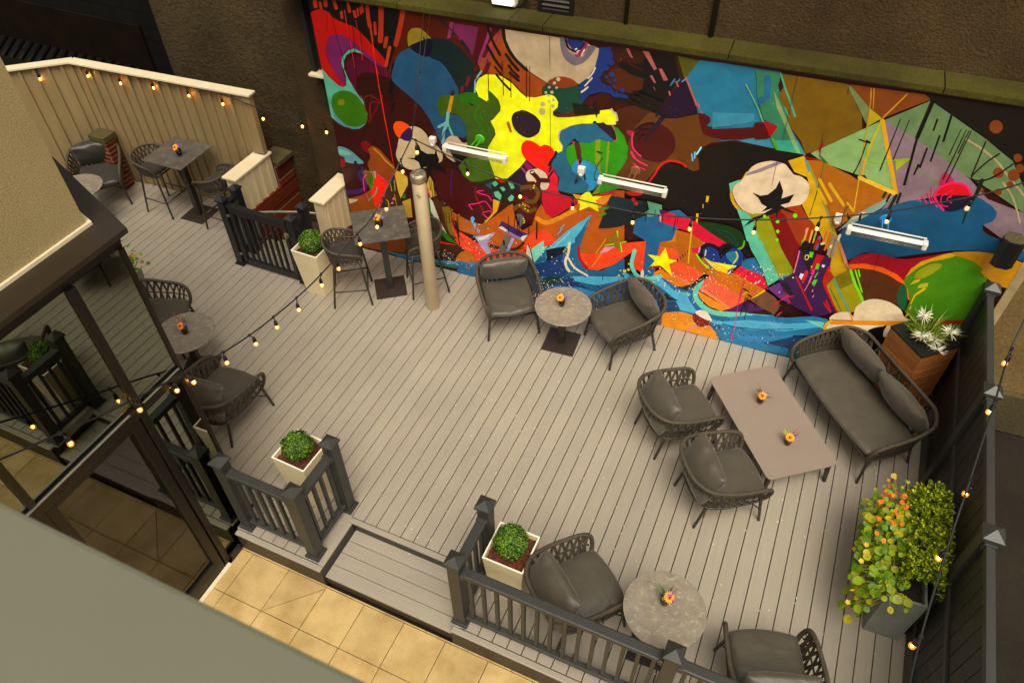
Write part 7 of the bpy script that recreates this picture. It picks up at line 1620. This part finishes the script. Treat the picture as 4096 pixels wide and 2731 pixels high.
for c in ((-.06, -.13, .12), (.06, -.12, .10), (.19, -.04, .20), (.12, -.17, .03), (-.10, .05, .26)):
    mb = MB(); c = Vector(c)
    for k in range(54):
        d = Vector((rnd.gauss(0, 1), rnd.gauss(0, 1), rnd.gauss(.35, .7))).normalized(); L_ = rnd.uniform(.065, .125); s2 = d.orthogonal().normalized()*.0042
        mb.add([(c-s2)[:], (c+s2)[:], (c+d*L_*.6+s2*.8)[:], (c+d*L_)[:], (c+d*L_*.6-s2*.8)[:]], [(0, 1, 2, 3, 4)])
    mb.tube([(c.x*.4, c.y*.4, -.02), c[:]], .004, 5); mb.build('white_flower', M_['petal_w'], gr)

# ---- grey trough with nasturtiums and box
tr_ = empty('grey_trough', (5.115, 4.46, 0), R(3), 'long grey fibre cement trough by the charcoal fence', 'planter')
mb = MB(); mb.frustum((0, 0), .150, .160, 0, .70, 0, .022, .49, .50); mb.build('trough_body', M_['zinc'], tr_)
mb = MB(); mb.box(-.13, .13, -.47, .47, .58, .66); mb.build('soil', M_['soil'], tr_)
sh = MB()
def shrub_pt(rnd):
    while 1:
        t = rnd.uniform(-.50, .50); a = rnd.uniform(-1.9, 1.9); lump = 1+.30*noise.noise(Vector((t*7, a*1.8, 2.)))+.12*noise.noise(Vector((t*16, a*4, 7.)))
        R_ = .188*lump*(1-.25*abs(t/.5)**4); r_ = R_*(1-.35*rnd.random()**2.2)
        v = Vector((math.sin(a), 0, math.cos(a))); return Vector((v.x*r_*.95, t+rnd.gauss(0, .012), v.z*r_*1.25)), (v+Vector((0, t*.6, 0))).normalized()
rnd = random.Random(9)
for _ in range(900):
    p, nr = shrub_pt(rnd); nr = (nr+Vector((0, 0, .7))+Vector((rnd.gauss(0, .3), rnd.gauss(0, .3), 0))).normalized()
    t = nr.orthogonal().normalized()
    for k in range(9):
        d = t.copy(); d.rotate(Matrix.Rotation(k*2.4+rnd.gauss(0, .3), 3, nr)); d = (d*(1.2-.09*k)+nr*(.25+.12*k)).normalized(); q = p+nr*(.004*k); L = rnd.uniform(.024, .036); b = nr.cross(d).normalized()*L*.32
        sh.add([q[:], (q+d*L*.55+b)[:], (q+d*L)[:], (q+d*L*.55-b)[:]], [(0, 1, 2), (0, 2, 3)])
for k in range(40):
    rnd = random.Random(k); t = rnd.uniform(-.42, .42); sh.tube([(0, t*.8, -.12), (rnd.gauss(0, .05), t, .05)], .004, 4)
o = sh.build('box_shrub', M_['shrub_leaf'], None, (5.20, 4.52, .86)); tag(o, 'bright yellow green box shrub in the grey trough, fence side', 'shrub')
na = empty('nasturtium_plant', (5.02, 4.45, .70), 0, 'trailing nasturtium with orange flowers spilling over the grey trough', 'plant')
mb = MB(); st = MB(); fls = []; fys = []; rnd = random.Random(33)
def disc(m_, p, nr, r_):
    t = nr.orthogonal().normalized(); b = nr.cross(t); n = 9; v = [(p-nr*r_*.16)[:]]
    for k in range(n): a = 2*math.pi*k/n; v.append((p+t*math.cos(a)*r_*(1+.06*math.sin(3*a))+b*math.sin(a)*r_)[:])
    m_.add(v, [(0, 1+k, 1+(k+1) % n) for k in range(n)], True)
lp_ = MB()
for k in range(600):
    y = rnd.choice((rnd.uniform(-.60, .52), rnd.gauss(.1, .25), rnd.gauss(-.1, .25))); s2 = rnd.random()
    hang = s2 < .50
    if hang: x = -.12-.20*rnd.random()**1.4; z = .12-.50*rnd.random()*(1.2 if y < -.2 else .55)
    else: x = rnd.uniform(-.20, .10); z = .06+rnd.random()*.20*(1.0 if y > -.3 else .4)
    p = Vector((x, y, z)); nr = Vector((-.5*hang-.1+rnd.gauss(0, .3), -.35+rnd.gauss(0, .3), .8)).normalized()
    disc(lp_ if rnd.random() < (.55 if y > .1 else .22) else mb, p, nr, rnd.uniform(.014, .028) if y > .22 else rnd.uniform(.020, .043))
    root = Vector((rnd.uniform(-.08, .05), max(-.45, min(.45, y+rnd.gauss(0, .08))), -.03)); st.tube([root, root.lerp(p, .5)+Vector((0, 0, .06)), p], .0022, 4, caps=False)
def bloom(m_, p, r_):
    nr = Vector((-.3+rnd.gauss(0, .4), -.4+rnd.gauss(0, .4), .8)).normalized(); t = nr.orthogonal().normalized(); b = nr.cross(t)
    for k in range(5):
        a = 2*math.pi*k/5; d = t*math.cos(a)+b*math.sin(a); s2 = nr.cross(d)*r_*.42
        m_.add([p[:], (p+d*r_*.6+s2+nr*r_*.2)[:], (p+d*r_+nr*r_*.12)[:], (p+d*r_*.6-s2+nr*r_*.2)[:]], [(0, 1, 2, 3)])
for k in range(48):
    top = k < 26; p = Vector((rnd.uniform(-.24, .03), rnd.uniform(.22, .54) if top else rnd.uniform(-.2, .35), .12+rnd.random()*.22)); fls.append(p); st.tube([(p.x*.5, p.y*.9, 0), p], .002, 4, caps=False)
for k in range(13):
    p = Vector((rnd.uniform(-.33, -.15), rnd.uniform(-.58, .1), rnd.uniform(-.5, .12))); fys.append(p)
mb.build('round_leaves', M_['nast_leaf'], na); lp_.build('pale_leaves', M_['nast_leaf_pale'], na); st.build('stems', M_['stem'], na); 
for p in fls: q = MB(); bloom(q, p, rnd.uniform(.015, .026)); q.build('orange_flower', M_['nast_o'], na)
for p in fys: q = MB(); bloom(q, p, .025); q.build('yellow_flower', M_['petal_y'], na)
# flowers just showing past the building
o = empty('potted_flowers', (-4.62, 4.83, 0), 0, 'orange flowers with yellow green leaves peeping past the building edge', 'plant')
mb = MB(); mb.frustum((0, 0), .10, .13, 0, .38, 0, .012); mb.build('pot', M_['zinc'], o)
mb = MB(); rnd = random.Random(4)
for k in range(120): disc(mb, Vector((rnd.gauss(0, .11), rnd.gauss(0, .11), .42+abs(rnd.gauss(0, .12)))), Vector((rnd.gauss(0, .4), -.3, 1)).normalized(), rnd.uniform(.015, .035))
mb.build('round_leaves', M_['nast_leaf'], o)
for k in range(26): mb = MB(); bloom(mb, Vector((rnd.gauss(0, .10), rnd.gauss(0, .10), .52+rnd.random()*.18)), .026); mb.build('orange_flower', M_['nast_o'], o)

# ================================================================== festoon lights
def festoon(label, pts, bulbs, r_=.0075, drop=.055, lit=1):
    o = empty('string_lights', (0, 0, 0), 0, label, 'string lights', 'festoon light strings')
    P = crom(pts, 6); mb = MB(); mb.tube(P, r_, 7); mb.build('cable', M_['cable'], o)
    for k, b in enumerate(bulbs):
        rnd = random.Random(k); b = Vector(b); t = Vector((rnd.gauss(0, .012), rnd.gauss(0, .012), 0))
        mb = MB(); mb.lathe([(.013, .012), (.014, 0), (.010, -.012)], 8, b); mb.tube([b, b+t+Vector((0, 0, -drop))], .0055, 6)
        c = b+t+Vector((0, 0, -drop)); mb.lathe([(.009, .004), (.014, -.006), (.018, -.03), (.0185, -.055), (.016, -.058)], 12, c); ho = mb.build('lamp_holder', M_['black'], o)
        c = c+Vector((0, 0, -.056))
        mb = MB(); mb.lathe([(.012, 0), (.019, -.014), (.0225, -.028), (.021, -.041), (.013, -.051), (.003, -.054)], 14, c); gl = mb.build('bulb', M_['bulb_glass'], ho)
        mb = MB(); mb.lathe([(.002, -.012), (.0085, -.020), (.0095, -.030), (.006, -.040), (.002, -.044)], 8, c); fi = mb.build('filament', M_['filament'], ho)
    return o
HUB = (-.718, 6.126, 2.60)
A_ = [(-8.1, 6.1, 1.9), (-7.52, 6.62, 1.935), (-6.95, 6.86, 1.975), (-6.671, 6.875, 1.965), (-6.076, 6.918, 1.962), (-5.49, 6.96, 1.972), (-4.885, 7.004, 1.962), (-4.299, 7.046, 1.945), (-3.695, 7.089, 1.84), (-3.094, 7.132, 1.82), (-2.614, 7.0, 1.90)]
festoon('string of amber bulbs running under the cap of the tall cream fence', A_, [(-7.3, 6.60, 1.935)]+A_[3:10]+[(-2.62, 7.0, 1.90)])
C_ = [HUB, (-.104, 6.178, 2.413), (.493, 6.254, 2.247), (1.097, 6.33, 2.195), (1.761, 6.414, 2.149), (2.374, 6.492, 2.202), (2.984, 6.569, 2.302), (3.562, 6.642, 2.448), (4.137, 6.715, 2.642), (4.744, 6.792, 2.931), (5.053, 6.831, 3.127), (5.6, 6.9, 3.5)]
festoon('long string of amber bulbs sagging across the mural to the right', C_, [(-.67, 6.13, 2.585)]+C_[1:10])
B_ = [HUB, (-.748, 5.751, 2.363), (-.784, 5.318, 2.10), (-.808, 5.021, 2.05), (-.858, 4.403, 1.965), (-.889, 4.024, 1.95), (-.916, 3.698, 1.965), (-.941, 3.385, 1.999), (-.966, 3.074, 2.06), (-.985, 2.82, 2.13), (-.985, 2.62, 2.22), (-.95, 2.40, 2.33), (-.90, 1.95, 2.55), (-.864, 1.552, 2.768), (-.816, 1.162, 2.993), (-.76, .7, 3.3)]
festoon('string of amber bulbs from the pipe down to the glass corner and along the glazing', B_, [(-.735, 5.90, 2.46), (-.765, 5.5, 2.2), (-.784, 5.318, 2.10), (-.808, 5.021, 2.05), (-.84, 4.65, 1.99), B_[4], B_[5], B_[6], B_[7], B_[8], (-.992, 2.72, 2.16), (-.975, 2.53, 2.25), (-.92, 2.15, 2.45), B_[13]])
E_ = [(5.33, 6.3, 3.6), (5.20, 5.62, 3.1), (5.136, 5.235, 2.70), (5.105, 5.03, 2.61), (5.038, 4.598, 2.573), (4.932, 3.905, 2.442), (4.848, 3.363, 2.324), (4.744, 2.688, 2.258), (4.66, 2.1, 2.3)]
festoon('string of amber bulbs slanting beside the charcoal fence at the right', E_, [(5.125, 5.16, 2.665), (5.045, 4.64, 2.577), (4.935, 3.93, 2.45), (4.852, 3.39, 2.33), (4.752, 2.74, 2.263)])
mb = MB(); a_ = Vector(HUB)
for q in (mw(1.36, 3.68, -.02), mw(1.44, 3.67, -.02)): mb.tube([a_, a_.lerp(q, .5), q], .004, 6)
for t in (.25, .5, .75): mb.lathe([(.009, -.012), (.009, .012)], 8, a_.lerp(mw(1.40, 3.675, -.02), t))
tag(mb.build('support_wire', M_['cable']), 'dark support wires rising from the pipe to the mossy coping', 'wire')

# tiny pale flecks caught along the board gaps
mb = MB(); rnd = random.Random(77)
for k in range(240):
    kx = rnd.randint(2, 35); x = kx*PT+rnd.gauss(0, .012) if rnd.random() < .7 else rnd.uniform(.2, 5.2); y = rnd.uniform(2.6, 6.9); r_ = rnd.uniform(.003, .008); a = rnd.random()*3
    mb.obox((x, y), r_*1.8, r_, .001, .003, a)
tag(mb.build('deck_litter', M_['pot_rim']), kind='stuff')
